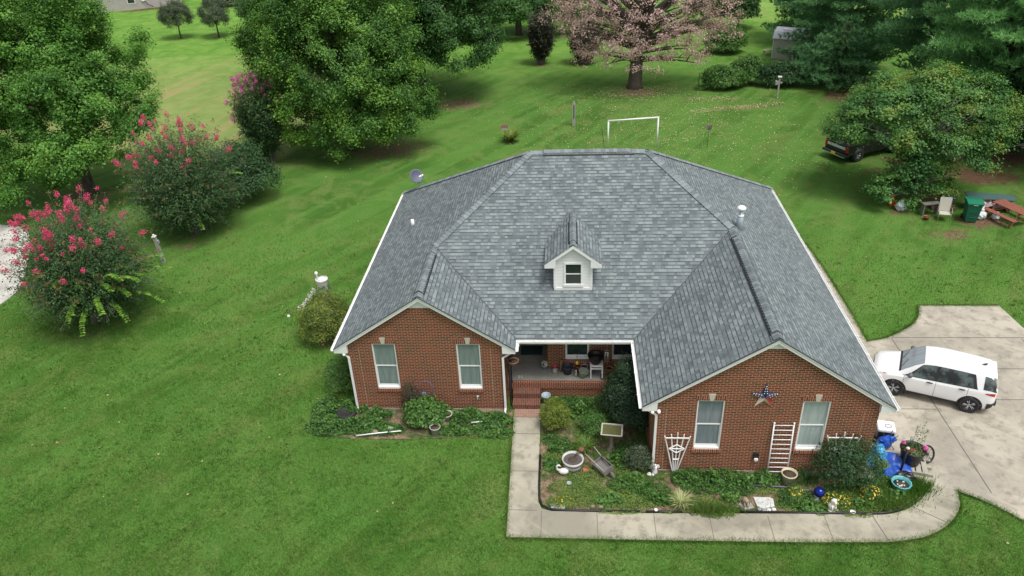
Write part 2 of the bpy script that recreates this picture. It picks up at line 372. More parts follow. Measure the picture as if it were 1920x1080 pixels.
def sheet(name, pts, z, mat, thick=0.05):
    mb = MB(); mb.prism([(x, y, z) for x, y in pts][::-1], (0, 0, -thick)); o = mb.build(name, mat); tag(o, kind='structure'); return o
def arc(pts, k=6):   # Catmull-Rom through points
    P = [Vector((*p, 0)) for p in pts]; out = []
    for i in range(len(P)-1):
        a, b, c, d = P[max(i-1, 0)], P[i], P[i+1], P[min(i+2, len(P)-1)]
        for j in range(k):
            t_ = j/k; q = 0.5*((2*b)+(-a+c)*t_+(2*a-5*b+4*c-d)*t_**2+(-a+3*b-3*c+d)*t_**3); out.append((q.x, q.y))
    out.append(pts[-1]); return out
DRV = [(9.2, 35.6), (9.2, 18.6), (9.9, 18.5), (10.6, 18.45), (11.36, 18.33), (12.02, 18.08)] + arc([(12.02, 18.08), (12.85, 17.5), (13.9, 16.3), (15.6, 13.5), (18, 10), (22, 4)], 5) + [(34, 4), (34, 20), (27, 25), (21.5, 25.6)] + arc([(18.9, 25.9), (18.55, 26.6), (18.31, 28.96)], 3) + arc([(15.01, 28.97), (14.72, 28.2), (14.26, 27.55), (13.58, 26.99), (12.78, 26.48), (11.96, 26.25)], 3) + [(12.0, 28.3), (11.95, 32.5), (11.79, 35.0), (11.5, 35.6)]
drv = sheet('driveway', DRV, .035, CONC)
jm = MB()
for x0, x1, y0, y1 in [(12.99, 13.025, 18.0, 26.5), (13.03, 30, 22.56, 22.595), (13.03, 30, 24.42, 24.45), (13.03, 19, 26.50, 26.54), (18.0, 18.03, 6, 26.45), (9.3, 11.9, 26.5, 26.53), (9.3, 11.9, 31, 31.03), (9.5, 12.95, 22.0, 22.03)]:
    jm.box(x0, x1, y0, y1, .030, .0395)
jo = jm.build('driveway_joint', JOINT); tag(jo, kind='structure')
WALK_IN = [(-1.02, 21.35), (-1.0, 18), (-.97, 17.3), (-.86, 17.02), (-.55, 16.92)] + [(2.17, 16.90), (6.99, 17.0)] + arc([(9.0, 17.0), (9.7, 17.07), (10.38, 17.36), (10.95, 17.85), (11.36, 18.33)], 4)
WALK_OUT = arc([(12.02, 18.08), (11.81, 17.40), (11.2, 16.71), (10.3, 16.20), (9.2, 15.98)], 4) + [(6.71, 15.91), (2.08, 15.87), (-1.88, 15.87), (-1.99, 21.35)]
sheet('front_path', WALK_IN+WALK_OUT, .045, CONC2)
jm = MB()
for y in (20.46, 18.63, 16.93): jm.box(-1.97, -1.0, y, y+.018, .04, .0495)
for x in (-.86, .84, 2.57, 4.24, 5.99, 7.67): jm.box(x, x+.018, 15.89, 16.9, .04, .0495)
for a, b in [((9.25, 16.0), (9.1, 16.98)), ((11.2, 16.74), (10.42, 17.36))]:
    d = Vector((b[0]-a[0], b[1]-a[1], 0)); n = Vector((-d.y, d.x, 0)).normalized()*.012; A = Vector((*a, .0495)); jm.prism([A-n, A+n, A+n+d, A-n+d], (0, 0, -.008))
tag(jm.build('path_joint', JOINT), kind='structure')
pm = MB(); pm.box(-1.98, -1.03, 21.36, 21.80, .0, .06); tag(pm.build('brick_pad', brickmat('worn_paver', (.33, .19, .14), (.26, .16, .12), (.38, .33, .28), .2, .1)), kind='structure')
sheet('neighbour_driveway', [(-34.5, 38.0), (-32.65, 37.9), (-31.67, 37.8)] + arc([(-30.6, 37.2), (-29.3, 35.5), (-27.6, 32.4), (-26.75, 30.4), (-26.9, 28.6)], 4) + [(-33, 20), (-60, 10), (-60, 38)], .035, CONCW)
# garden bed soil
BED = [(-.99, 22.55), (-.98, 18.1), (-.95, 17.4), (-.80, 17.06), (-.5, 16.97), (2.17, 16.95), (6.99, 17.05)] + arc([(8.9, 17.05), (9.65, 17.13), (10.3, 17.42), (10.85, 17.9), (11.3, 18.40)], 4) + [(10.4, 18.9), (9.5, 19.2), (9.4, 18.75), (2.3, 18.75), (2.3, 22.55)]
sheet('garden_bed', BED, .030, SOIL)
LBED = arc([(-8.6, 21.77), (-9.3, 21.2), (-9.25, 20.6), (-8.4, 20.2), (-5.7, 20.15), (-3.1, 20.35), (-2.05, 20.7)], 4) + [(-2.05, 21.77)]
sheet('garden_bed', LBED, .022, SOIL)

# ================================================================ HOUSE
XL, XLi, XRi, XR = -8.278, -1.846, 2.259, 9.851
YL, YR_, YP, DD, EV, PS, PF = 21.658, 18.655, 22.279, 13.197, 2.8, .664, .6814
YB = YP+DD; WLh, WRh = (XLi-XL)/2, (XR-XRi)/2
cxL, cxR = XL+WLh, XRi+WRh; zL, zR = EV+PS*WLh, EV+PS*WRh
JL = (cxL, YP+PS*WLh/PF, zL); JR = (cxR, YP+PS*WRh/PF, zR)
zT = EV+PF*DD/2; yT = YP+DD/2; RL = (XL+(zT-EV)/PS, yT, zT); RR = (XR-(zT-EV)/PS, yT, zT)
house = thing('brick_house', 'red brick house with grey shingle roof, two front gables and a small white dormer', 'house', (0.8, 24.0, 0))
mb = MB()
mb.poly([(XL, YL, EV), (cxL, YL, zL), JL, RL, (XL, YB, EV)][::-1]); mb.poly([(XLi, YL, EV), (XLi, YP, EV), JL, (cxL, YL, zL)])
mb.poly([(XLi, YP, EV), (XRi, YP, EV), JR, RR, RL, JL]); mb.poly([(XRi, YP, EV), (XRi, YR_, EV), (cxR, YR_, zR), JR])
mb.poly([(XR, YR_, EV), (XR, YB, EV), RR, JR, (cxR, YR_, zR)]); mb.poly([(XR, YB, EV), (XL, YB, EV), RL, RR])
# consistent upward faces
for i, f in enumerate(mb.f):
    P_ = [mb.v[k] for k in f]; n = Vector((0, 0, 0))
    for k in range(len(P_)): n += P_[k].cross(P_[(k+1) % len(P_)])
    if n.z < 0: mb.f[i] = tuple(reversed(f))
roof = mb.build('roof', SHINGLE, house, True)
# roof edge: dark drip line + underside
def edge_board(mb, A, B, down, out, mi=0):
    """board hanging 'down' below edge A-B, pushed 'out' along vector"""
    A, B = Vector(A), Vector(B); mb.prism([A, B, B-Vector((0, 0, down)), A-Vector((0, 0, down))], out, mi)
for A, B in [((XL, YL, EV), (cxL, YL, zL)), ((cxL, YL, zL), (XLi, YL, EV)), ((XRi, YR_, EV), (cxR, YR_, zR)), ((cxR, YR_, zR), (XR, YR_, EV))]:
    mb = MB(); A, B = Vector(A), Vector(B); o_ = Vector((0, 0, -.003)); edge_board(mb, A+o_, B+o_, .025, (0, -.035, 0)); mb.build('drip_edge', M('drip_dark', (.05, .055, .06), .7), roof).location = -house.location
# ridge and hip caps
def caps(mb, A, B, nl, nr, wdt=.19, step=.16, lift=.032, start=0.0):
    A, B = Vector(A), Vector(B); d = (B-A); Lg = d.length; d.normalize(); nl, nr = Vector(nl).normalized(), Vector(nr).normalized()
    sl = d.cross(nl).normalized(); sr = nr.cross(d).normalized()
    if sl.z > 0: sl = -sl
    if sr.z > 0: sr = -sr
    k = int(Lg/step); un = (nl+nr).normalized()
    for i in range(k):
        a, b = A+d*(i*step)+un*(lift+.018), A+d*((i+1.12)*step)+un*lift
        vs = [a, a+sl*wdt, b+sl*wdt, b, a+sr*wdt, b+sr*wdt]
        lo = [p-un*.02 for p in (vs[1], vs[0], vs[4])]
        mb.add(vs+lo, [(0, 3, 2, 1), (0, 4, 5, 3), (1, 6, 7, 0), (0, 7, 8, 4)])
nLs, nRs, nF, nB = (-PS, 0, 1), (PS, 0, 1), (0, -PF, 1), (0, PF, 1)
mb = MB(); caps(mb, (cxL, YL+.02, zL), JL, nLs, nRs); caps(mb, (cxR, YR_+.02, zR), JR, nLs, nRs)
caps(mb, JL, RL, nLs, nF); caps(mb, JR, RR, nRs, nF); caps(mb, RL, RR, nF, nB); caps(mb, (XL, YB, EV), RL, nLs, nB); caps(mb, (XR, YB, EV), RR, nRs, nB)
mb.build('ridge_cap', SHCAP, roof).location = -house.location
for A, B in ((JL, (XLi, YP, EV)), (JR, (XRi, YP, EV))):
    A, B = Vector(A)+Vector((0, 0, .006)), Vector(B)+Vector((0, 0, .006)); sx = .018
    mb = MB(); mb.prism([A+Vector((-sx, 0, .010)), A+Vector((sx, 0, .010)), B+Vector((sx, 0, .010)), B+Vector((-sx, 0, .010))], (0, 0, -.012)); mb.build('valley_shade', M('drip_dark', (.05, .055, .06), .7), roof).location = -house.location  # thin dark strips stand in for shade in the roof creases
def vent(x, y0, y1, z):
    mb = MB(); T0 = .022
    for s in (-1, 1):
        mb.prism([(x, y0, z+T0+.02), (x+s*.19, y0, z+T0+.02-.19*PS), (x+s*.19, y0, z+.004-.19*PS), (x, y0, z+.004)], (0, y1-y0, 0), 0)
    mb.build('ridge_vent', BLACK, roof).location = -house.location
    mb = MB(); caps(mb, (x, y0+.02, z+T0+.02), (x, y1-.02, z+T0+.02), nLs, nRs, .165); mb.build('ridge_vent_cap', SHCAP, roof).location = -house.location
vent(cxL, 21.95, 24.85, zL); vent(cxR, 18.98, 25.25, zR); 
mb = MB()
for s in (-1, 1): mb.prism([(RL[0]+.5, yT, zT+.035), (RL[0]+.5, yT+s*.19, zT+.035-.19*PF), (RL[0]+.5, yT+s*.19, zT+.004-.19*PF), (RL[0]+.5, yT, zT+.004)], (RR[0]-RL[0]-1.0, 0, 0))
mb.build('ridge_vent', BLACK, roof).location = -house.location
mb = MB(); caps(mb, (RL[0]+.55, yT, zT+.036), (RR[0]-.55, yT, zT+.036), nF, nB, .165); mb.build('ridge_vent_cap', SHCAP, roof).location = -house.location

# walls -----------------------------------------------------------
WYL, WYR, WBK = 21.79, 18.79, 23.45
wxL0, wxL1, wxR0, wxR1 = -7.83, -2.27, 2.68, 9.44
WIN = [(-6.93, -6.09), (-3.93, -3.09), (3.95, 4.79), (7.12, 7.96)]; WZ0, WZ1 = .97, 2.94
def gable_wall(mb, x0, x1, y, cx, ridge, wins, zap):
    th = .2
    xsn = [x0]+[v for w_ in wins for v in w_]+[x1]
    for i in range(0, len(xsn)-1, 2): mb.poly([(xsn[i], y, 0), (xsn[i+1], y, 0), (xsn[i+1], y, WZ1), (xsn[i], y, WZ1)])
    for a, b in wins:
        mb.poly([(a, y, 0), (b, y, 0), (b, y, WZ0), (a, y, WZ0)])
        for P in ([(a, y, WZ0), (a, y+.1, WZ0), (a, y+.1, WZ1), (a, y, WZ1)], [(b, y, WZ1), (b, y+.1, WZ1), (b, y+.1, WZ0), (b, y, WZ0)], [(a, y, WZ1), (a, y+.1, WZ1), (b, y+.1, WZ1), (b, y, WZ1)]): mb.poly(P)
    def zr(x): return ridge-PS*abs(x-cx)-.06
    zc = zr(x0)
    top = [(x0, y, WZ1)] if zc > WZ1 else [(cx-(ridge-.06-WZ1)/PS, y, WZ1)]
    topb = [(x1, y, WZ1)] if zr(x1) > WZ1 else [(cx+(ridge-.06-WZ1)/PS, y, WZ1)]
    hw = (ridge-.06-zap)/PS
    mb.poly(top+topb+([(x1, y, zr(x1))] if zr(x1) > WZ1 else [])+[(cx+hw, y, zap), (cx-hw, y, zap)]+([(x0, y, zc)] if zc > WZ1 else []))
zapL, zapR = 4.43, 4.88
wall = MB(); gable_wall(wall, wxL0, wxL1, WYL, cxL, zL, WIN[:2], zapL); gable_wall(wall, wxR0, wxR1, WYR, cxR, zR, WIN[2:], zapR)
zs = EV+.1
wall.poly([(wxL0, WYL, 0), (wxL0, WYL, zs), (wxL0, YB-.4, zs), (wxL0, YB-.4, 0)]); wall.poly([(wxR1, WYR, 0), (wxR1, YB-.4, 0), (wxR1, YB-.4, zs), (wxR1, WYR, zs)])
wall.poly([(wxL0, YB-.4, 0), (wxL0, YB-.4, zs), (wxR1, YB-.4, zs), (wxR1, YB-.4, 0)])
wall.poly([(wxL1, WYL, 0), (wxL1, 25.35, 0), (wxL1, 25.35, zs), (wxL1, WYL, zs)]); wall.poly([(wxR0, WYR, 0), (wxR0, WYR, zs), (wxR0, WBK, zs), (wxR0, WBK, 0)])
PW = [(-.13, .755), (1.60, 2.42)]; PZ0, PZ1 = 1.12, 2.62
# porch back wall with two window openings
xsn = [-.80, PW[0][0], PW[0][1], PW[1][0], PW[1][1], wxR0]
for i in (0, 2, 4): wall.poly([(xsn[i], WBK, .5), (xsn[i+1], WBK, .5), (xsn[i+1], WBK, PZ1), (xsn[i], WBK, PZ1)])
for a, b in PW:
    wall.poly([(a, WBK, .5), (b, WBK, .5), (b, WBK, PZ0), (a, WBK, PZ0)])
    for P in ([(a, WBK, PZ0), (a, WBK+.1, PZ0), (a, WBK+.1, PZ1), (a, WBK, PZ1)], [(b, WBK, PZ1), (b, WBK+.1, PZ1), (b, WBK+.1, PZ0), (b, WBK, PZ0)]): wall.poly(P)
wall.poly([(-.80, WBK, PZ1), (wxR0, WBK, PZ1), (wxR0, WBK, zs), (-.80, WBK, zs)])
wall.poly([(-.80, WBK, .5), (-.80, WBK, zs), (-.80, 25.35, zs), (-.80, 25.35, .5)]); wall.poly([(wxL1, 25.35, .5), (-.80, 25.35, .5), (-.80, 25.35, zs), (wxL1, 25.35, zs)])
wall.poly([(wxL1, 22.62, 0), (wxR0, 22.62, 0), (wxR0, 22.62, .40), (wxL1, 22.62, .40)])     # porch plinth
wall.build('wall', BRICK, house, True)
# foundation line of darker mortar
for a_ in ((wxL0-.02, wxL1, WYL-.02, WYL+.02), (wxR0, wxR1+.02, WYR-.02, WYR+.02)): mb = MB(); mb.box(*a_, 0, .06); mb.build('foundation', M('foundation', (.33, .31, .28), .9, .3, 8), house, True)
# movement joints (pale vertical mortar lines)
for x, y, z0, z1 in ((-7.42, WYL, .3, 2.75), (-2.72, WYL, .3, 2.75), (3.02, WYR, .1, 2.6), (9.0, WYR, .1, 2.6)):
    mb = MB(); mb.box(x-.006, x+.006, y-.004, y+.01, z0, z1); mb.build('control_joint', M('mortar_pale', (.45, .33, .21), .9), house, True)
# gable apex siding
mb = MB()
for cx, y, zr_, za in ((cxL, WYL, zL, zapL), (cxR, WYR, zR, zapR)):
    mb = MB(); hw = (zr_-.04-za)/PS; mb.prism([(cx-hw, y-.012, za), (cx+hw, y-.012, za), (cx, y-.012, zr_-.04)], (0, .05, 0)); mb.build('gable_siding', SIDINGV, house, True)
# rakes, returns, soffits, fascia
mb = MB()
for xa, xb, cx, y, zr_, wx0, wx1 in ((XL, XLi, cxL, YL, zL, wxL0, wxL1), (XRi, XR, cxR, YR_, zR, wxR0, wxR1)):
    mb = MB()
    for s, xe in ((-1, xa), (1, xb)):
        for k, (off, dn, o2) in enumerate(((0.0, .15, 0.0), (.0, .05, -.02))):
            A = Vector((cx, y+o2, zr_-.03)); B = Vector((xe, y+o2, EV-.03))
            mb.prism([A, B, B-Vector((0, 0, dn)), A-Vector((0, 0, dn))][::s], (0, .024 if k == 0 else .018, 0))
        xi = wx0+.04 if s < 0 else wx1-.04; zi = zr_-PS*abs(xi-cx)-.2
        mb.prism([(xe, y+.003, EV-.19), (xi, y+.003, EV-.19), (xi, y+.003, zi), (xe, y+.003, EV-.13)], (0, .16, 0))
    mb.build('rake_board', WHITE, house, True)
mb = MB()
def soff(x0, x1, y0, y1): mb.box(x0, x1, y0, y1, EV-.17, EV-.14)
soff(XL+.02, wxL0+.03, YL+.17, YB-.02); soff(wxR1-.03, XR-.02, YR_+.17, YB-.02); soff(wxL1-.03, XLi-.02, YL+.17, YP-.02); soff(XRi+.02, wxR0+.03, YR_+.17, YP-.02); soff(XL+.5, XR-.5, YB-.44, YB-.02)
mb.box(wxL1, wxR0, YP+.03, 25.35, EV-.16, EV-.13)      # porch ceiling
mb.build('soffit', WHITE2, house, True)
mb = MB()
mb.box(XL, XL+.02, YL+.03, YB, EV-.18, EV-.02); mb.box(XR-.02, XR, YR_+.03, YB, EV-.18, EV-.02); mb.box(XLi-.02, XLi, YL+.03, YP, EV-.18, EV-.02); mb.box(XRi, XRi+.02, YR_+.03, YP, EV-.18, EV-.02)
mb.box(XLi, XRi, YP, YP+.02, EV-.2, EV-.02); mb.box(XL+.03, XR-.03, YB-.02, YB, EV-.18, EV-.02)
mb.build('fascia', WHITE, house, True)
def gutter(a, b, outv):
    """open trough hung on the fascia: back, bottom and rolled front lip, with hanger straps"""
    mb = MB(); a, b = Vector(a), Vector(b); o = Vector(outv); d = b-a; t_ = .012
    z0, z1 = EV-.095, EV-.022
    def bar(o0, o1, za, zb): mb.prism([a+o*o0+Vector((0, 0, za)), a+o*o1+Vector((0, 0, za)), a+o*o1+Vector((0, 0, zb)), a+o*o0+Vector((0, 0, zb))], d)
    bar(.004, .016, z0, z1-.004); bar(.016, .095, z0, z0+.014); bar(.092, .106, z0+.01, z1)
    k = max(1, int(d.length/1.1))
    for i in range(k):
        p = a+d*((i+.5)/k); e = d.normalized()*.012
        mb.prism([p-e+o*.0+Vector((0, 0, z1+.002)), p+e+Vector((0, 0, z1+.002)), p+e+o*.13+Vector((0, 0, z1+.002)), p-e+o*.13+Vector((0, 0, z1+.002))], (0, 0, .008))
    mb.build('gutter', WHITE, house, True)
gutter((XL, YL, 0), (XL, YB, 0), (-1, 0, 0)); gutter((XR, YR_, 0), (XR, YB, 0), (1, 0, 0)); gutter((XLi, YL, 0), (XLi, YP-.125, 0), (1, 0, 0)); gutter((XRi, YR_, 0), (XRi, YP-.125, 0), (-1, 0, 0)); gutter((XLi, YP, 0), (XRi, YP, 0), (0, -1, 0))
def downspout(x, y, sx):
    mb = MB(); mb.tube([(x+sx*.38, y+.12, EV-.14), (x+sx*.33, y+.12, EV-.26), (x, y-.0, EV-.42)], .038, 6); mb.box(x-.04, x+.04, y-.035, y+.025, .12, EV-.40, bev=.01); mb.tube([(x, y-.01, .14), (x-.02*sx, y-.08, .06), (x, y-.22, .04)], .042, 6)
    mb.build('downspout', WHITE, house, True)
downspout(wxL0+.03, WYL-.045, -1); downspout(wxL1-.035, WYL-.045, 1); downspout(wxR0+.035, WYR-.045, -1)
# windows
def window(x0, x1, y, z0, z1, glass, sill=True, dorm=False):
    fr = MB(); d = .042
    fr.box(x0, x0+d, y+.0, y+.09, z0, z1); fr.box(x1-d, x1, y, y+.09, z0, z1); fr.box(x0+d, x1-d, y, y+.09, z1-d, z1); fr.box(x0+d, x1-d, y-.025, y+.09, z0, z0+.07)
    f = fr.build('window', WHITE, house, True)
    zm = (z0+z1)/2
    s = MB(); s.box(x0+d+.002, x1-d-.002, y+.035, y+.07, zm-.02, zm+.02); s.box(x0+d+.002, x0+d+.03, y+.04, y+.085, z0+.072, zm-.022); s.box(x1-d-.03, x1-d-.002, y+.04, y+.085, z0+.072, zm-.022); s.box(x0+d+.032, x1-d-.032, y+.04, y+.085, z0+.072, z0+.15)
    so = s.build('sash', WHITE2, f); so.location = -house.location
    p = MB(); p.box(x0+d, x1-d, y+.052, y+.058, zm+.021, z1-d-.001); p.box(x0+d+.031, x1-d-.031, y+.060, y+.066, z0+.151, zm-.021)
    po = p.build('pane', glass, f); po.location = -house.location
    return f
window(*WIN[0], WYL+.02, WZ0, WZ1, GLASS_T); window(*WIN[1], WYL+.02, WZ0, WZ1, GLASS_T); window(*WIN[2], WYR+.02, WZ0, WZ1, GLASS_G); window(*WIN[3], WYR+.02, WZ0, WZ1, GLASS_B)
window(*PW[0], WBK+.02, PZ0, PZ1, GLASS_D); window(*PW[1], WBK+.02, PZ0, PZ1, GLASS_D)
for (a, b), y in list(zip(WIN, (WYL, WYL, WYR, WYR)))+list(zip(PW, (WBK, WBK))):
    z0, z1 = (WZ0, WZ1) if y != WBK else (PZ0, PZ1); cx = (a+b)/2
    mb = MB(); mb.box(a-.03, b+.03, y-.045, y+.03, z0-.13, z0-.002); mb.build('sill', SOLDIER, house, True, soldier=True)
    if y == WBK: continue
    mb = MB(); mb.prism([(a-.0, y-.014, z1+.001), (cx-.06, y-.014, z1+.001), (cx-.105, y-.014, z1+.205), (a-.09, y-.014, z1+.205)], (0, .03, 0))
    mb.prism([(cx+.06, y-.014, z1+.001), (b, y-.014, z1+.001), (b+.09, y-.014, z1+.205), (cx+.105, y-.014, z1+.205)], (0, .03, 0)); li = mb.build('lintel', SOLDIER, house, True, soldier=True)
    mb = MB(); mb.prism([(cx-.058, y-.03, z1+.002), (cx+.058, y-.03, z1+.002), (cx+.103, y-.03, z1+.26), (cx-.103, y-.03, z1+.26)], (0, .05, 0)); k = mb.build('keystone', STONE, li); k.location = -house.location
# front door in the recess
mb = MB(); mb.box(-2.05, -1.05, 25.27, 25.345, .66, 2.62, 0, None, .01); dr = mb.build('door', M('door_green', (.06, .09, .07), .5), house, True)
mb = MB(); mb.ball((-1.15, 25.24, 1.6), .035); h_ = mb.build('door_knob', M('brass', (.5, .35, .12), .3, metal=1), dr); h_.location = -house.location
# porch floor, edge, steps
mb = MB(); mb.box(wxL1, wxR0, 22.74, WBK, .5, .66); mb.box(wxL1, -.80, WBK, 25.35, .5, .66); mb.build('porch_floor', CONC3, house, True)
mb = MB(); mb.box(-.805, -.795, 22.75, WBK+.0, .655, .6635); mb.build('porch_floor_joint', JOINT, house, True)
mb = MB(); mb.box(wxL1+.002, wxR0-.002, 22.585, 22.738, .40, .655); mb.build('porch_edge', SOLDIER, house, True, soldier=True)
STEPB = brickmat('step_brick', (.17, .06, .04), (.09, .04, .03), (.26, .19, .14), .203, .0677)
for y0, z1 in ((22.22, .44), (21.83, .22)):
    mb = MB(); mb.box(-2.05, -1.05, y0, 22.583, z1-.0, z1) if False else mb.box(-2.05, -1.05, y0, (22.583 if z1 > .3 else 22.218), 0, z1); mb.build('step', STEPB, house, True, soldier=True)
mb = MB()
for y, z0, z1 in ((21.86, .22, 1.15), (22.6, .66, 1.58)): mb.tube([(-2.1, y, z0-.1), (-2.1, y, z1)], .016, 6)
mb.tube([(-2.1, 21.8, 1.12), (-2.1, 22.64, 1.60)], .022, 6)
for k in range(5):
    f = (k+1)/6; mb.tube([(-2.1, 21.86+.74*f, .25+.44*f), (-2.1, 21.86+.74*f, 1.14+.44*f)], .008, 5)
mb.build('handrail', IRON, house, True)
# dormer
dx0, dx1, dyf, dzb = -.50, .82, 23.88, 3.89; dcx = .16; dze, dzr = 5.0, 5.76; deave = 1.01
def yroof(z): return YP+(z-EV)/PF
dorm = MB()
wx0, wx1, wz0, wz1 = -.13, .47, 4.09, 4.98
dorm.poly([(dx0, dyf, dzb), (wx0, dyf, dzb), (wx0, dyf, 5.0), (dx0, dyf, 5.0)]); dorm.poly([(wx1, dyf, dzb), (dx1, dyf, dzb), (dx1, dyf, 5.0), (wx1, dyf, 5.0)]); dorm.poly([(wx0, dyf, dzb), (wx1, dyf, dzb), (wx1, dyf, wz0), (wx0, dyf, wz0)])
hwd = (dzr-.06-5.0)/((dzr-dze)/deave)
dorm.poly([(dx0, dyf, 5.0), (wx0, dyf, 5.0), (wx1, dyf, 5.0), (dx1, dyf, 5.0), (dcx+.22, dyf, dzr-.2), (dcx, dyf, dzr-.05), (dcx-.22, dyf, dzr-.2)])
for x in (dx0, dx1): dorm.poly([(x, dyf, dzb), (x, dyf, 5.22), (x, yroof(5.22), 5.22)])
dorm.prism([(dx0-.02, dyf-.02, dzb-.03), (dx1+.02, dyf-.02, dzb-.03), (dx1+.02, dyf-.02, dzb+.10), (dx0-.02, dyf-.02, dzb+.10)], (0, .06, 0))
for x in (dx0, dx1): dorm.box(x-.035 if x < 0 else x-.045, x+.045 if x < 0 else x+.035, dyf-.022, dyf+.03, dzb+.10, 5.02)
dw = dorm.build('dormer', SIDING, house, True)
mb = MB(); yf = dyf-.16
mb.poly([(dcx-deave, yf, dze), (dcx, yf, dzr), (dcx, yroof(dzr), dzr), (dcx-deave, yroof(dze), dze)][::-1]); mb.poly([(dcx, yf, dzr), (dcx+deave, yf, dze), (dcx+deave, yroof(dze), dze), (dcx, yroof(dzr), dzr)][::-1])
for i, f in enumerate(mb.f):
    P_ = [mb.v[k] for k in f]; n = (P_[1]-P_[0]).cross(P_[2]-P_[1])
    if n.z < 0: mb.f[i] = tuple(reversed(f))
o = mb.build('dormer_roof', SHINGLE, dw); o.location = -house.location
mb = MB(); dn = (dzr-dze)/deave
caps(mb, (dcx, yf+.02, dzr), (dcx, yroof(dzr)-.05, dzr), (-dn, 0, 1), (dn, 0, 1), .12); o = mb.build('dormer_ridge_cap', SHCAP, dw); o.location = -house.location
mb = MB()
for s in (-1, 1): mb.prism([(dcx, 24.05, dzr+.03), (dcx+s*.17, 24.05, dzr+.03-.17*dn), (dcx+s*.17, 24.05, dzr+.004-.17*dn), (dcx, 24.05, dzr+.004)], (0, 1.75, 0))
o = mb.build('dormer_ridge_vent', BLACK, dw); o.location = -house.location
mb = MB(); caps(mb, (dcx, 24.07, dzr+.032), (dcx, 25.78, dzr+.032), (-dn, 0, 1), (dn, 0, 1), .15); o = mb.build('dormer_ridge_vent_cap', SHCAP, dw); o.location = -house.location
mb = MB()
for s in (-1, 1):
    A = Vector((dcx, yf+.0, dzr-.015)); B = Vector((dcx+s*deave, yf, dze-.015)); mb.prism([A, B, B-Vector((0, 0, .12)), A-Vector((0, 0, .12))][::s], (0, .022, 0))
    mb.prism([(dcx+s*deave, yf+.003, dze-.145), (dcx+s*.62, yf+.003, dze-.145), (dcx+s*.62, yf+.003, dze+.16), (dcx+s*deave, yf+.003, dze-.13)], (0, .155, 0))
    mb.box(min(dcx+s*deave, dcx+s*.67), max(dcx+s*deave, dcx+s*.67), yf+.16, yroof(dze-.14), dze-.14, dze-.11)
    mb.box(*sorted((dcx+s*(deave-.015), dcx+s*deave)), yf+.16, yroof(dze-.06), dze-.109, dze-.012)
o = mb.build('dormer_trim', WHITE, dw); o.location = -house.location
fr = MB(); d = .05; y = dyf-.01
fr.box(wx0-.04, wx0+.03, y-.02, y+.06, wz0, wz1+.02); fr.box(wx1-.03, wx1+.04, y-.02, y+.06, wz0, wz1+.02); fr.box(wx0+.03, wx1-.03, y-.02, y+.06, wz1-.04, wz1+.02); fr.box(wx0-.06, wx1+.06, y-.04, y+.06, wz0-.05, wz0+.04)
fr.box(wx0+.03, wx1-.03, y+.02, y+.05, (wz0+wz1)/2-.02, (wz0+wz1)/2+.02); o = fr.build('dormer_window', WHITE, dw); o.location = -house.location
mb = MB(); mb.box(wx0+.03, wx1-.03, y+.03, y+.038, wz0+.04, wz1-.04); o2 = mb.build('dormer_pane', GLASS_D, dw); o2.location = -house.location
# pipes on the roof, lights
mb = MB(); mb.lathe([(.075, -.15), (.075, .22), (.06, .22), (.06, .1)], (-6.7, 29.5, 3.85), 12); mb.build('vent_pipe', WHITE, house, True)
GALV = M('galvanised', (.42, .48, .52), .35, .15, 12, metal=.6)
mb = MB(); c = (6.40, 26.35, 5.05); mb.lathe([(.15, -.15), (.14, .25), (.11, .55), (.085, .56), (.085, .80)], c, 14); fl = mb.build('flue', GALV, house, True)
mb = MB(); mb.lathe([(.12, .53), (.12, .60)], c, 14); o = mb.build('flue_collar', WHITE, fl); o.location = -house.location; mb = MB(); mb.lathe([(.08, .80), (.16, .82), (.17, .88), (.12, .93), (.02, .95)], c, 14); o = mb.build('flue_cap', WHITE, fl); o.location = -house.location
for x, y in ((XL+.35, YL+.04), (XRi+.32, YR_+.04), (XRi+.52, YR_+.06)):
    mb = MB(); mb.ball((x, y, EV-.25), .06, .09, .06); mb.tube([(x, y+.02, EV-.18), (x, y, EV-.24)], .02, 6); mb.build('flood_light', WHITE, house, True)
mb = MB(); mb.box(5.87, 6.04, WYR-.05, WYR+.01, .62, .86, 0, None, .008); mb.build('wall_vent', BLACK, house, True)
mb = MB(); mb.box(5.90, 6.02, WYR-.10, WYR-.052, .56, .66, 0, None, .01); mb.build('outlet_box', WHITE2, house, True)
mb = MB(); mb.ball((-3.3, WYL-.03, .66), .05, .05, .04); mb.tube([(-3.3, WYL-.06, .64), (-3.3, WYL-.12, .58)], .015, 6); mb.build('hose_tap', M('tap_metal', (.5, .5, .48), .4, metal=.4), house, True)
mb = MB(); mb.box(9.38, 9.455, 18.95, 19.0, .1, 2.5); mb.build('corner_trim', WHITE2, house, True)
# garage door on the driveway side
mb = MB(); mb.box(9.42, 9.47, 20.2, 25.1, .04, 2.35)
for k in range(1, 4): mb.box(9.468, 9.474, 20.2, 25.1, .04+k*.57, .06+k*.57)
mb.build('garage_door', WHITE2, house, True)
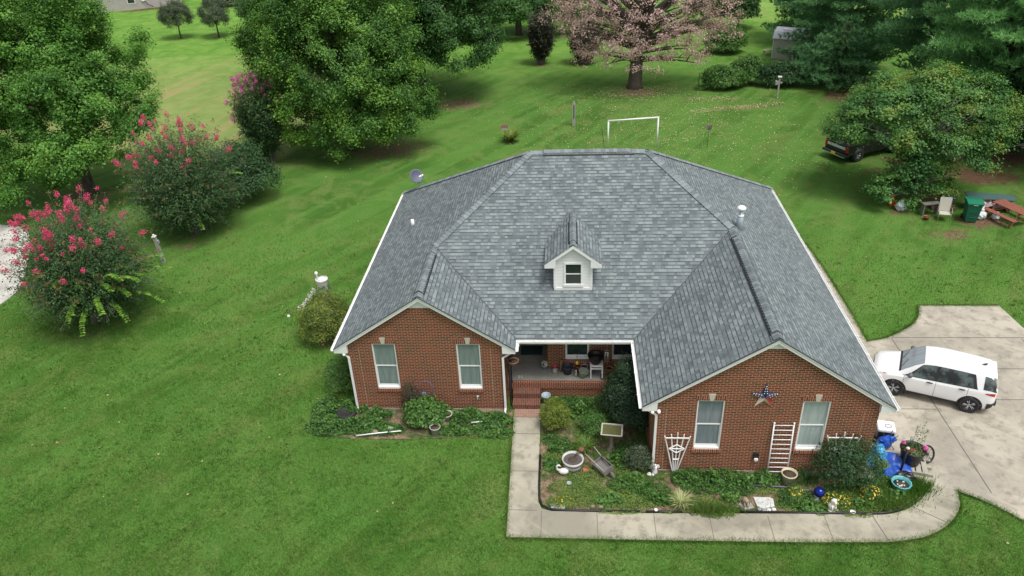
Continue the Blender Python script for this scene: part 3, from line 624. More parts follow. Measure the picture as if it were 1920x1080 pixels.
# satellite dish on the roof
sd_ = thing('satellite_dish', 'grey satellite dish on the back left corner of the roof', 'satellite dish', (-7.3, 34.7, 3.42))
mb = MB(); mb.tube([(0, 0, -.12), (0, 0, .22), (-.1, .1, .42)], .03, 8); mb.build('mast', M('dish_mast', (.5, .5, .5), .4), sd_)
T = Matrix.Translation((-.15, .0, .52)) @ Matrix.Rotation(R_(-52), 4, 'Z') @ Matrix.Rotation(R_(58), 4, 'Y')
mb = MB(); mb.lathe([(.02, 0), (.14, .018), (.27, .065), (.355, .12), (.36, .105), (.27, .045), (.14, -.002), (.02, -.02)], (0, 0, 0), 24, T=T); mb.build('dish', M('dish_grey', (.10, .115, .155), .6, .08), sd_)
mb = MB(); mb.tube([T @ Vector((.33, 0, .10)), T @ Vector((.15, 0, .52))], .018, 6); tip = T @ Vector((.12, 0, .54)); mb.ball(tip, .06); mb.ball(tip+Vector((.09, 0, .05)), .05); mb.ball(tip+Vector((-.06, 0, -.03)), .05); mb.build('feed_arm', WHITE2, sd_)
# ================================================================ VEGETATION
def limbs(mb, base, tips, trunk_top, r0, rng, n=26, up=.5):
    """trunk and main limbs as tapering tubes"""
    bx = Vector((0, 0, -.1)); tt = Vector(trunk_top)
    pts = [bx, Vector((0, 0, .25))]+[Vector((tt.x*f+rng.normal()*.08*f, tt.y*f+rng.normal()*.08*f, tt.z*f)) for f in (.25, .45, .65, .85, 1.0)]
    rad = [r0*1.35, r0, r0*.85, r0*.68, r0*.5, r0*.3, r0*.12]
    mb.tube(pts, rad, 10)
    ids = rng.choice(len(tips), min(n, len(tips)), replace=False)
    for i in ids:
        e = Vector(tips[i]); f = min(.9, max(.18, .15+.6*max(0, e.z-.6)/max(tt.z, .1)*rng.uniform(.6, 1.0)))
        s = Vector((tt.x*f, tt.y*f, tt.z*f)); L = (e-s).length
        c = s.lerp(e, .5)+Vector((rng.normal()*.05*L, rng.normal()*.05*L, L*.16*up))
        rr = min(r0*.42, .02+.028*L); k = 6; p = bez(s, c, e, k)
        mb.tube(p, [rr*(1-.86*j/k) for j in range(k+1)], 6, cap=False)
        for q in range(2):
            j = rng.integers(2, k); a = p[j]; v = Vector(rng.normal(size=3))*min(.5, L*.10); v.z = abs(v.z)*.6
            mb.tube([a, a+v*.5+Vector((0, 0, .05)), a+v], [rr*.4, rr*.25, .008], 4, cap=False)

def make_tree(name, label, loc, lobes, mat, n_cl=160, per=300, leaf=.16, rc=.8, flat=.6, trunk=(0, 0, 8), r0=.3, bark=None, nl=26, seed=1, upb=.6, stretch=0.0, inner=.22, group=None, cat='tree', asp=.62, low=-.75, limb_up=.5):
    leaf *= .76; per = int(per*1.65); n_cl = int(n_cl*1.45); per = int(per*.78); rc *= .88
    rng = np.random.default_rng(seed); root = thing(name, label, cat, loc, 0, group)
    L = np.array(lobes, float); wts = (L[:, 3]*L[:, 4]+L[:, 4]*L[:, 5]+L[:, 3]*L[:, 5]); wts /= wts.sum(); C = []; O = []
    tries = 0
    while len(C) < n_cl and tries < n_cl*30:
        tries += 1; l = L[rng.choice(len(L), p=wts)]; d = unit(rng.normal(size=3))
        if d[2] < low: continue
        inn = rng.random() < inner
        rad = rng.uniform(.25, .7) if inn else rng.uniform(.80, 1.04)
        p = l[:3]+d*l[3:]*rad
        if p[2] < .35: continue
        if not inn and any(np.linalg.norm((p-m[:3])/m[3:]) < .72 for m in L if m is not l): continue
        C.append(p); O.append(d)
    C = np.array(C); O = np.array(O); n = len(C)
    rcs = rc*rng.uniform(.45, 1.5, n); cnt = np.maximum(20, per*(rcs/rc)**2*rng.uniform(.7, 1.2, n)).astype(int)
    ci = np.repeat(np.arange(n), cnt); N = len(ci); d = rng.normal(size=(N, 3)); off = d*(.42*rcs[ci])[:, None]; off[:, 2] *= flat
    if stretch:
        ax = unit(O+np.array([0, 0, .9])); pr = rng.uniform(-.3, 1, N)*stretch*rcs[ci]; off += ax[ci]*pr[:, None]; off[:, :] *= (1-.35*np.clip(pr/np.maximum(stretch*rcs[ci], 1e-6), 0, 1))[:, None]**0.0+0
    P = C[ci]+off
    cc = L[:, :3].mean(0); outw = unit(P-cc); Nn = outw*.45+unit(off)*.5+np.array([0, 0, upb])+rng.normal(size=(N, 3))*.42
    keep = P[:, 2] > .15
    leaves('crown', P[keep], Nn[keep], leaf, mat, root, rng, asp)
    mb = MB(); limbs(mb, None, C, trunk, r0, rng, nl, limb_up); mb.build('trunk', bark or BARK, root)
    return root

MAPLE = leafmat('maple_leaf', [(.036, .118, .016), (.074, .210, .028), (.135, .315, .046), (.23, .42, .075)], .45, .40)
DKLEAF = leafmat('dark_oak_leaf', [(.024, .082, .014), (.046, .136, .024), (.080, .192, .036)], .5, .2)
PECAN = leafmat('pecan_leaf', [(.032, .098, .014), (.060, .165, .024), (.125, .280, .040), (.24, .42, .060)], .55, .3)
REDBUD = leafmat('redbud_leaf', [(.040, .125, .032), (.062, .175, .042), (.095, .235, .052), (.15, .29, .055), (.28, .29, .05)], .6, .3, pscale=.5)
BROWNL = leafmat('dead_leaf', [(.38, .24, .215), (.54, .375, .35), (.68, .50, .475), (.40, .33, .22)], .3, .2, .8, .1)
PINEM = leafmat('pine_needle', [(.085, .220, .105), (.150, .335, .160), (.24, .46, .225)], .4, .45)
PINEB = leafmat('pine_needle_bright', [(.140, .330, .130), (.22, .46, .19), (.32, .60, .28)], .35, .45)
CMLEAF = leafmat('crape_leaf', [(.030, .082, .026), (.054, .132, .040), (.110, .200, .055)], .3, .25)
CMSUCK = leafmat('sucker_leaf', [(.10, .23, .04), (.18, .36, .05), (.32, .48, .08)], .2, .35)
REDDK = leafmat('dark_red_leaf', [(.030, .050, .026), (.050, .060, .032), (.095, .055, .045)], .4, .2)
HOLLY = leafmat('holly_leaf', [(.020, .055, .020), (.036, .088, .030), (.060, .130, .044)], .3, .15, .6, .25)
BUSHG = leafmat('bush_leaf', [(.052, .135, .028), (.090, .205, .042), (.15, .29, .062)], .3, .3)
YELG = leafmat('yellow_green_leaf', [(.09, .15, .02), (.16, .22, .03), (.27, .31, .05)], .35, .3)
OLIVE = leafmat('olive_leaf', [(.045, .085, .018), (.10, .16, .03), (.20, .27, .045), (.34, .36, .07)], .45, .3, pscale=2.0)
CAMEL = leafmat('camellia_leaf', [(.012, .032, .014), (.020, .050, .020), (.034, .075, .028)], .3, .1, .5, .3)
BGREY = leafmat('greyish_leaf', [(.055, .085, .045), (.085, .12, .062), (.13, .165, .085)], .4, .25)
PINK = leafmat('pink_petal', [(.66, .04, .16), (.84, .085, .25), (.88, .20, .38)], .3, .3, .6, .2)
MAUVE = leafmat('mauve_petal', [(.60, .08, .36), (.80, .16, .50), (.88, .34, .64)], .3, .3, .6, .2)
SEED = leafmat('spent_bloom', [(.14, .10, .04), (.24, .14, .06), (.32, .17, .08)], .3, .2)

# two maples at the left
make_tree('maple_tree', 'large leafy green maple at the left edge standing over the pink crape myrtles', (-29.7, 42.4, 0),
  [(-.6, 0, 6.6, 4.6, 4.4, 4.2), (0, .3, 9.6, 3.2, 3.0, 3.2), (2.7, -.6, 5.3, 3.1, 2.8, 2.2), (-3.0, -.8, 4.4, 3.2, 3.0, 2.6), (.8, -2.2, 4.2, 3.4, 2.6, 2.2), (2.2, 1, 8.0, 2.6, 2.6, 2.6), (-2.6, .5, 8.8, 2.8, 2.6, 2.8), (-2.6, -3.0, 2.9, 3.0, 2.2, 2.2), (-5.4, -1, 6, 2.6, 2.6, 3)],
  MAPLE, 360, 260, .19, .66, .8, (0, .1, 10.5), .34, seed=3, stretch=.9, nl=34)
make_tree('maple_tree', 'darker green maple filling the top left corner behind the large maple', (-44.5, 58.5, 0),
  [(0, 0, 8, 5.2, 5, 5), (2.4, 0, 10, 4, 4, 3.6), (-4, 0, 9, 5, 4, 4.4), (2, -2, 5.5, 4, 3.4, 3)], DKLEAF, 220, 260, .24, .95, .75, (0, 0, 11), .35, seed=5, stretch=.7)
# pecan-like tree left of centre, dark oak behind it
make_tree('pecan_tree', 'broad bright-tipped green tree left of centre behind the lawn, low crown nearly reaching the grass', (-14.9, 49.6, 0),
  [(-.3, 0, 6.6, 4.9, 4.4, 4.6), (-1.7, -.3, 9.4, 3.4, 3.2, 3.1), (2.9, -.6, 4.0, 2.9, 2.6, 2.6), (-1.2, -1.8, 3.2, 3.0, 2.2, 2.5), (-3.0, 0, 7.4, 3.0, 3, 3), (1.6, .2, 8.2, 3.3, 3, 3.2), (.6, -2.0, 2.2, 3.0, 2.2, 1.7), (3.9, -.8, 3.4, 2.1, 2.0, 2.0)],
  PECAN, 400, 300, .18, .66, .85, (-.4, 0, 10), .36, seed=8, stretch=.8, nl=30)
make_tree('oak_tree', 'dense dark green oak behind the bright-tipped tree with bare brown soil below it', (-12.0, 61.8, 0),
  [(0, 0, 7.5, 6.0, 5, 5.2), (3.0, -.5, 5.2, 4.0, 3.8, 3.2), (-3.4, 0, 6.5, 4, 4, 4), (1.5, 0, 11.0, 5.0, 4.6, 4.4), (2.6, -.5, 8.5, 4.2, 4, 3.6)], DKLEAF, 400, 320, .22, .85, .7, (.3, 0, 11), .48, seed=11, stretch=.3, nl=34)
make_tree('oak_tree', 'tall green tree between the dark oak and the bright-tipped tree at the top edge', (-20.0, 66.5, 0),
  [(0, 0, 8.0, 5.0, 4.6, 5.0), (-2, 0, 11.5, 4.4, 4, 4.2), (3.0, 0, 11.0, 3.8, 3.6, 4.0)], PECAN, 260, 260, .25, .9, .8, (0, 0, 12), .4, seed=12, stretch=.4)
make_tree('background_tree', 'dark shaded tree at the top edge between the dark oak and the browned tree', (-5.2, 83.5, 0),
  [(0, 0, 4.4, 4.2, 3.4, 4.2), (3.6, 0, 4.2, 3.4, 3, 3.8), (-4.5, 0, 5.5, 4, 4, 5)], DKLEAF, 200, 240, .28, 1.0, .7, (0, 0, 9), .35, seed=14)
make_tree('background_tree', 'deep green conifer behind the left side of the browned tree at the top edge', (3.5, 92, 0),
  [(0, 0, 6.0, 4.6, 4, 6.0), (-4, 0, 5, 3.4, 3, 4.6)], PINEM, 140, 240, .30, 1.0, .7, (0, 0, 10), .3, seed=15)
# browned tree
make_tree('dying_tree', 'wide spreading tree with pinkish brown withered leaves and a thick dark trunk', (5.45, 62.9, 0),
  [(0, 0, 5.2, 5.6, 4.6, 2.8), (-3.2, 0, 5.6, 3.7, 3.2, 2.8), (3.6, 0, 5.4, 3.7, 3.2, 2.8), (.5, 0, 8.2, 5.8, 4.6, 3.4), (-1.5, -1.0, 3.9, 3.4, 2.4, 1.6), (2.6, -1.0, 3.9, 2.8, 2.4, 1.4), (0, -2.4, 2.9, 3.2, 2.0, 1.3), (-3.4, -1.4, 3.0, 2.2, 2.0, 1.2), (3.6, -1.6, 2.9, 2.4, 2.0, 1.2), (-4.6, 0, 8.4, 2.8, 2.8, 2.4), (5.4, 0, 7.2, 2.8, 2.6, 2.4), (6.2, 0, 4.8, 2.2, 2.0, 1.6), (-5.6, 0, 5.6, 2.2, 2, 1.6)],
  BROWNL, 640, 34, .16, .55, .6, (.2, 0, 8.5), .58, seed=21, nl=90, inner=.35, upb=.3, low=-.6)
# small orchard trees far left
SM = [(-43.7, 86.5, 1.0, 'small round grey-green tree on the far lawn, left of its pair'), (-39.3, 86.6, .98, 'small round grey-green tree on the far lawn, right of its pair beside the netting'), (-35.9, 89.0, 1.05, 'grey-green tree on the far lawn partly hidden by the bright-tipped tree')]
s0 = make_tree('young_tree', SM[0][3], (SM[0][0], SM[0][1], 0), [(0, 0, 2.5, 1.7, 1.6, 1.25), (.3, 0, 3.1, 1.1, 1.1, .9), (-.6, 0, 2.4, 1.2, 1.1, .9)], BGREY, 120, 75, .14, .42, .8, (0, 0, 3.2), .09, seed=31, nl=16, group='young trees on the far lawn', stretch=.6)
for x, y, s, lb in SM[1:]: dup(s0, (x, y, 0), random.Random(x).uniform(1, 5), lb, s)

# redbud-like tree over the truck
make_tree('redbud_tree', 'wide low tree with layered heart-shaped yellow-green leaves arching over the black pickup', (18.5, 39.6, 0),
  [(-1.2, 1.2, 4.5, 2.7, 2.3, 1.7), (1.6, 1.0, 5.0, 2.7, 2.4, 1.9), (-3.0, 1.4, 4.2, 1.4, 1.6, .9), (-2.2, 2.8, 3.5, 1.3, 1.4, .8), (.6, 1.8, 6.0, 1.7, 1.7, 1.1), (3.3, .6, 3.6, 1.4, 1.5, 1.1), (2.9, 1.6, 5.6, 1.3, 1.3, .9), (-1.6, 2.2, 5.6, 1.3, 1.3, .8), (.6, -.9, 3.7, 1.4, 1.0, .7), (-2.2, 4.5, 2.3, .9, .9, .55), (-.9, 4.3, 3.0, 1.5, 1.2, .9), (-3.3, 2.4, 3.3, 1.2, 1.3, .8), (2.4, -.2, 2.9, 1.3, 1.1, 1.0), (4.3, 1.0, 4.6, 1.3, 1.3, 1.0), (-.4, .2, 3.0, 1.4, 1.0, .8)],
  REDBUD, 300, 125, .135, .62, .52, (.1, .4, 5.6), .13, GREYBARK, 40, seed=41, upb=.9, low=-.5, asp=.85, limb_up=.9)
make_tree('shrubby_tree', 'loose low green growth around the grey leaning trunks left of the lawn chair', (18.45, 39.4, 0),
  [(-1.0, -.2, 1.1, 1.5, 1.1, 1.0), (.9, -.1, 1.5, 1.2, 1.0, 1.2), (-.1, 0, 2.3, 1.2, 1.0, .9)], REDBUD, 80, 75, .14, .46, .5, (.9, .2, 3.6), .09, GREYBARK, 16, seed=42, upb=.9, asp=.85, low=-.6, cat='shrub')
mb = MB(); rng = np.random.default_rng(5)
# pines -------------------------------------------------------------
def make_pine(label, loc, h, r, mat, seed, zb=1.0, tiers=16, group=None, tuft=.34):
    rng = np.random.default_rng(seed); root = thing('pine_tree', label, 'pine', loc, 0, group); mb = MB()
    mb.tube([(0, 0, -.1), (0, 0, h*.3), (.1, 0, h*.65), (.05, .05, h)], [.34, .28, .17, .03], 10)
    P = []; A = []
    for i in range(tiers):
        f = i/(tiers-1); z = zb+(h-zb-.3)*f**.95; ln = r*(1-f)**.62*(.75+.25*min(1, f*6)) + .4; k = 8 if f < .8 else 5; a0 = rng.uniform(0, 6.28)
        for j in range(k):
            a = a0+6.283*j/k+rng.normal()*.12; l = ln*rng.uniform(.62, 1.2); dr = Vector((math.cos(a), math.sin(a), 0)); sd = Vector((-dr.y, dr.x, 0))
            pts = [Vector((0, 0, z))+dr*(l*t_)+Vector((0, 0, l*(.10*t_-.16*t_*t_+.10*t_**4)))+Vector((0, 0, rng.normal()*.03)) for t_ in (0, .25, .5, .75, 1)]
            mb.tube(pts, [.055, .045, .035, .02, .008], 5, cap=False)
            ns = int(l*5.5)
            for q in range(ns):
                t_ = .22+.78*(q+.5)/ns; seg = min(3, int(t_*4)); b = pts[seg].lerp(pts[seg+1], t_*4-seg); bl = l*.34*(1.12-t_)*rng.uniform(.6, 1.2)+.18; s = 1 if q % 2 else -1
                dd = (dr*.75+sd*s).normalized(); m = max(2, int(bl*6.5))
                for e in range(m):
                    g = (e+.7)/m; P.append(b+dd*bl*g+Vector((rng.normal()*.11, rng.normal()*.11, .05+rng.normal()*.11))); A.append(dd*.8+dr*.3+Vector((0, 0, .35)))
    P = np.array([tuple(p) for p in P]); A = unit(np.array([tuple(p) for p in A])); K = 12; n = len(P)
    D = unit(np.repeat(A, K, 0)*.9+rng.normal(size=(n*K, 3))*.55+np.array([0, 0, .25])); B = np.repeat(P, K, 0)
    L_ = rng.uniform(.6, 1.1, n*K)[:, None]*tuft; S = unit(np.cross(D, rng.normal(size=(n*K, 3))*.55+np.array([0, 0, 1.0])))*.032
    V = np.stack([B-S, B+S, B+D*L_], 1).reshape(-1, 3); F = np.arange(3*n*K).reshape(-1, 3)
    npmesh('crown', V, F, mat, root, 3); mb.build('trunk', BARK, root); return root
make_pine('tall blue-green pine behind the shed at the top edge', (22.9, 66.6, 0), 17, 5.5, PINEM, 51, 1.2, 19)
make_pine('dark pine standing between the shed and the large pale pine', (27.0, 57.5, 0), 18, 5.4, PINEM, 52, 2.6, 18)
make_pine('large pale green pine with feathery boughs at the top right edge', (26.6, 48.2, 0), 19, 6.4, PINEB, 53, 5.0, 18)
make_pine('pine at the right edge whose shaded lower boughs hang behind the picnic table', (30.6, 45.6, 0), 17, 5.8, PINEM, 54, 1.8, 18)
make_pine('pine at the top right corner behind the others', (36, 58, 0), 18, 6, PINEB, 55, 2.5, 16)
make_pine('slender dark pine at the top edge left of the shed boughs', (22.6, 77, 0), 15, 4.4, PINEM, 56, 1.4, 15)
make_pine('short young pine with blue-green boughs sweeping the lawn right of the shed', (21.4, 62.3, 0), 5.0, 3.2, PINEM, 57, .5, 9)
make_tree('woodland_tree', 'dark shaded tree at the right edge behind the picnic table', (26.9, 46.8, 0), [(0, 0, 2.4, 1.9, 2.0, 2.4), (2.4, .6, 3.6, 2.6, 3, 3.4), (.5, 1.5, 4.2, 2.4, 2, 2)], HOLLY, 130, 200, .2, .8, .7, (0, 0, 6), .2, seed=58)
make_tree('woodland_tree', 'dark undergrowth tree behind the arching yellow-green tree', (25.8, 50.5, 0), [(0, 0, 2.6, 3.0, 2.6, 2.6), (2.6, .6, 3.2, 2.8, 2.4, 2.8)], HOLLY, 120, 200, .2, .8, .7, (0, 0, 4), .15, seed=59)
# bare grey branches reaching out at the right
br = thing('bare_branch_tree', 'leafless grey branches reaching out over the bare soil at the right edge', 'dead tree', (27.6, 41.6, 0)); mb = MB(); rng = np.random.default_rng(6)
mb.tube([(0, 0, -.1), (.05, 0, 1.4), (-.1, 0, 3.0), (-.2, 0, 4.2)], [.12, .1, .07, .02], 8)
for i in range(12):
    z = rng.uniform(1.6, 3.9); a = rng.uniform(2.2, 4.2); l = rng.uniform(1.6, 3.2); d = Vector((math.cos(a), math.sin(a), .2)); p = bez((0, 0, z), Vector((0, 0, z+.5))+d*l*.5, Vector((0, 0, z+.1))+d*l, 6)
    mb.tube(p, [.045*(1-j/7) for j in range(7)], 5, cap=False)
    for q in range(4):
        j = rng.integers(2, 6); v = Vector((d.x+rng.normal()*.6, d.y+rng.normal()*.6, rng.normal()*.3))*.9; mb.tube([p[j], p[j]+v*.5+Vector((0, 0, .06)), p[j]+v], [.018, .012, .004], 4, cap=False)
mb.build('trunk', GREYBARK, br)

# crape myrtles -----------------------------------------------------
def make_crape(label, loc, r, h, seed, mat, petal, nfl, nsh=260, zc=.45, vase=.0, spread=1.0, low=-.35, suck=0, leaf=.125, seeds=60, fl_dir=None, group=None, rt=1.0):
    rng = np.random.default_rng(seed); root = thing('crape_myrtle', label, 'crape myrtle', loc, 0, group)
    P = []; N = []; T = []; mb = MB(); tips = []
    c = Vector((0, 0, h*zc))
    for i in range(nsh):
        d = Vector(rng.normal(size=3)).normalized()
        while d.z < low: d = Vector(rng.normal(size=3)).normalized()
        q = rng.uniform(.68, 1.05) if rng.random() > .15 else rng.uniform(.35, .7)
        rv = r*(1-vase*(1-(d.z+1)/2)); tip = Vector((d.x*rv*q, d.y*rv*q, c.z+d.z*(h-c.z)*q*rt if d.z > 0 else max(.12, c.z+d.z*c.z*1.02*q)))
        b = Vector((rng.normal()*.16, rng.normal()*.16, .05)); ctrl = b.lerp(tip, .45)+Vector((-tip.x*.12, -tip.y*.12, h*.20))
        ps = bez(b, ctrl, tip, 14)
        if i % 2 == 0: mb.tube(ps[::2], [.022-.0025*j for j in range(8)], 4, cap=False)
        tips.append((tip, (ps[-1]-ps[-3]).normalized(), d))
        for j in range(4, 15):
            p = ps[j]; dv = (ps[j]-ps[j-1]).normalized()
            for k in range(4):
                s = Vector(rng.normal(size=3)); s = (s-dv*s.dot(dv)).normalized(); o = s*rng.uniform(.03, .30)*(1 if j < 12 else .55)
                P.append(p+o+dv*rng.normal()*.06); N.append(s*.35+Vector((0, 0, .75))+Vector(rng.normal(size=3))*.3); T.append(s+dv*.5)
    P, N, T = (np.array([tuple(v) for v in a]) for a in (P, N, T))
    m = len(P)//3; d_ = rdir(rng, m); q_ = (.30+.50*rng.random(m)**.6)*(1+.18*blob_noise(d_*2, rng, 2.5, 6)*2); rv_ = r*(1-vase*(1-(d_[:, 2]+1)/2))*q_
    up_ = np.where(d_[:, 2] > 0, (h-c.z)*rt, c.z); Pi = np.stack([d_[:, 0]*rv_, d_[:, 1]*rv_, c.z+d_[:, 2]*up_*q_*.97], 1)
    P = np.concatenate([P, Pi]); N = np.concatenate([N, d_*.6+np.array([0, 0, .6])+rng.normal(size=(m, 3))*.4]); T = np.concatenate([T, d_+rng.normal(size=(m, 3))*.6]); k = P[:, 2] > .06
    leaves('foliage', P[k], N[k], leaf, mat, root, rng, .5, T[k]); mb.build('stems', GREYBARK, root)
    # interior twig leaves so the bush is not hollow
    up = [t_ for t_ in tips if t_[2].z > -.05]
    if fl_dir is not None:
        fd = Vector(fl_dir).normalized(); up.sort(key=lambda t_: -(t_[2].dot(fd)+rng.normal()*.45))
        ch = up[:nfl]
    else: ch = [up[i] for i in rng.choice(len(up), min(nfl, len(up)), replace=False)]
    FP = []; FN = []
    for tp, dv, d in ch:
        s = rng.uniform(.6, 1.25); m = int(110*s)
        q = rdir(rng, m)*(rng.random(m)**.4)[:, None]*.135*s; along = rng.uniform(-.02, .20*s, m)
        FP.append(np.array(tuple(tp))+q+np.outer(along, np.array(tuple((dv+Vector((0, 0, .3))).normalized())))); FN.append(q*6+rng.normal(size=(m, 3))*.5)
    if FP: leaves('flowers', np.concatenate(FP), np.concatenate(FN), .046, petal, root, rng, .9)
    SP = []
    for i in rng.choice(len(up), min(seeds, len(up)), replace=False):
        tp, dv, d = up[i]; m = 26; SP.append(np.array(tuple(tp))+rdir(rng, m)*(rng.random(m)**.5)[:, None]*np.array([.10, .10, .12])+np.outer(rng.uniform(0, .12, m), np.array(tuple(dv))))
    if SP: SP = np.concatenate(SP); leaves('seed_heads', SP, rng.normal(size=SP.shape)+np.array([0, 0, .5]), .05, SEED, root, rng, .6)
    if suck:
        for i in range(suck):
            P = []; N = []; a = rng.uniform(-1.6, .6); e = rng.uniform(.35, 1.0); rr_ = r*rng.uniform(.62, 1.08); tip = Vector((math.cos(a)*rr_, math.sin(a)*rr_, h*rng.uniform(.12, .5))); ps = bez((0, 0, .2), tip*.6+Vector((0, 0, h*.28)), tip, 30)
            for j in range(10, 31):
                dv = (ps[j]-ps[j-1]).normalized(); s = dv.cross(Vector((0, 0, 1))).normalized()
                for sg in (-1, 1): P.append(ps[j]+s*sg*.055); N.append(Vector((0, 0, 1))+s*sg*.3+Vector(rng.normal(size=3))*.15)
            P, N = (np.array([tuple(v) for v in q_]) for q_ in (P, N)); leaves('sucker_shoot', P, N, .17, CMSUCK, root, rng, .8)
    return root
make_crape('round crape myrtle with the most pink flowers, nearest the camera beside the pale concrete drive', (-21.1, 28.0, 0), 3.25, 6.0, 61, CMLEAF, PINK, 85, 1150, .40, .12, low=-.9, suck=20, seeds=230, fl_dir=(-.15, -.35, .85), leaf=.10)
make_crape('tall dark crape myrtle with red-pink flowers on top, behind the grey post', (-20.5, 37.0, 0), 3.55, 6.4, 62, CMLEAF, PINK, 60, 1150, .40, .15, low=-.9, seeds=130, fl_dir=(-.12, -.1, .95), suck=3, leaf=.11)
make_crape('vase-shaped crape myrtle with mauve flowers beside the bright-tipped tree', (-19.9, 47.3, 0), 2.3, 6.1, 63, CMLEAF, MAUVE, 70, 620, .5, .40, low=-.9, seeds=40, fl_dir=(-.3, 0, 1), leaf=.14)
make_crape('dark reddish shrub standing alone on the back lawn left of the browned tree', (-2.45, 71.2, 0), 1.7, 5.0, 64, REDDK, MAUVE, 0, 420, .5, .35, low=-.9, seeds=0, leaf=.17)
make_crape('dark reddish shrub half hidden behind the left boughs of the browned tree', (1.5, 71.0, 0), 1.9, 4.6, 65, REDDK, MAUVE, 0, 420, .45, .30, low=-.9, seeds=0, leaf=.17)

def make_bush(name, label, loc, rx, ry, h, mat, n=9000, leaf=.09, seed=1, lump=.18, parts='foliage', cat='shrub', asp=.6, group=None, fill=.35, base=0.1):
    """rounded bush: lumpy shell of leaves over an inner fill, with twigs"""
    rng = np.random.default_rng(seed); root = thing(name, label, cat, loc, 0, group)
    d = rdir(rng, n); d[:, 2] = np.abs(d[:, 2])*1.15-.22; d = unit(d)
    q = np.where(rng.random(n) < fill, rng.uniform(.3, .85, n), rng.uniform(.84, 1.03, n)); q = q*(1+lump*blob_noise(d*1.6, rng, 2.2, 6)*3.4)
    P = np.stack([d[:, 0]*rx*q, d[:, 1]*ry*q, h*.42+d[:, 2]*h*.58*q], 1)+rng.normal(size=(n, 3))*(.012+.05*rx); k = P[:, 2] > base*.5
    N = d*.7+np.array([0, 0, .5])+rng.normal(size=(n, 3))*.45
    leaves(parts, P[k], N[k], leaf, mat, root, rng, asp)
    mb = MB()
    for i in range(12):
        a = rng.uniform(0, 6.28); mb.tube(bez((0, 0, -.02), (math.cos(a)*rx*.25, math.sin(a)*ry*.25, h*.4), (math.cos(a)*rx*.75, math.sin(a)*ry*.75, h*rng.uniform(.4, .85)), 5), [.02, .017, .014, .01, .006, .003], 4, cap=False)
    mb.build('stems', GREYBARK, root); return root
make_bush('round_shrub', 'rounded plain green shrub tucked behind the tall dark crape myrtle', (-19.3, 41.2, 0), 1.9, 1.8, 3.3, HOLLY, 16000, .12, 71)
BUSHES = [('bush', 'leafy dark-hearted bush, leftmost of three in the row before the shed', (12.4, 62.2, 0), 1.7, 1.1, 1.7, BUSHG, 7000, .16, 72), ('bush', 'upright light green bush, middle of three in the row before the shed', (14.4, 63.4, 0), 1.25, 1.1, 2.3, BUSHG, 6500, .15, 73), ('bush', 'dark rounded bush, rightmost of three behind the birdhouse post', (17.0, 62.6, 0), 1.9, 1.1, 1.8, HOLLY, 8000, .15, 74),
  ('bush', 'bright green clipped bush beyond the right boughs of the browned tree', (14.6, 73.9, 0), 1.8, 1.5, 2.3, BUSHG, 8000, .18, 75), ('bush', 'tall dark green bush near the top edge right of the browned tree', (17.6, 84, 0), 1.9, 1.8, 4.4, DKLEAF, 8000, .24, 76), ('bush', 'dark bush at the top edge behind the browned tree', (14.6, 86, 0), 2.1, 1.8, 4.2, DKLEAF, 8000, .24, 77),
  ('bush', 'low dark bush beneath the netting enclosure at the far left', (-46.5, 106, 0), 2.4, 1.4, 1.6, BGREY, 4000, .26, 78), ('bush', 'grey-green bush inside the netting enclosure', (-41.5, 107, 0), 3.5, 1.6, 2.0, BGREY, 5000, .26, 79),
  ('boxwood', 'olive and yellow-green boxwood against the left side of the house', (-10.3, 26.6, 0), 1.0, 1.3, 1.9, OLIVE, 17000, .062, 80),
  ('foundation_shrub', 'low dark green shrub in the shade under the left eave', (-8.7, 23.6, 0), .75, 1.3, 1.0, BUSHG, 5000, .07, 81),
  ('camellia', 'tall dark glossy shrub in the corner between the porch and the right gable', (2.12, 21.25, 0), .85, 1.25, 2.35, CAMEL, 22000, .062, 82),
  ('small_shrub', 'small yellow-green shrub beside the porch steps', (-.50, 20.85, 0), .50, .48, 1.15, YELG, 5500, .05, 83),
  ('nandina', 'bushy nandina shrub at the right corner of the house', (8.72, 18.35, 0), 1.0, .72, 1.75, HOLLY, 5000, .07, 84),
  ('hydrangea', 'large-leaved hydrangea in front of the left gable wall', (-5.15, 21.05, 0), .72, .55, .95, BUSHG, 3600, .115, 85),
  ('reddish_shrub', 'thin reddish shrub climbing beside the purple metal trellis', (-5.7, 21.5, 0), .34, .22, 1.5, REDDK, 900, .06, 86),
  ('grey_shrub', 'grey-green wispy shrub at the left corner of the right gable wall', (2.3, 18.95, 0), .48, .42, .85, BGREY, 3600, .05, 87),
  ('low_shrub', 'low green shrub in the middle of the bed before the dark glossy shrub', (.95, 20.7, 0), .55, .5, .75, BUSHG, 3600, .055, 88)]
for a in BUSHES: make_bush(a[0], a[1], a[2], a[3], a[4], a[5], a[6], a[7], a[8], a[9], parts='foliage')
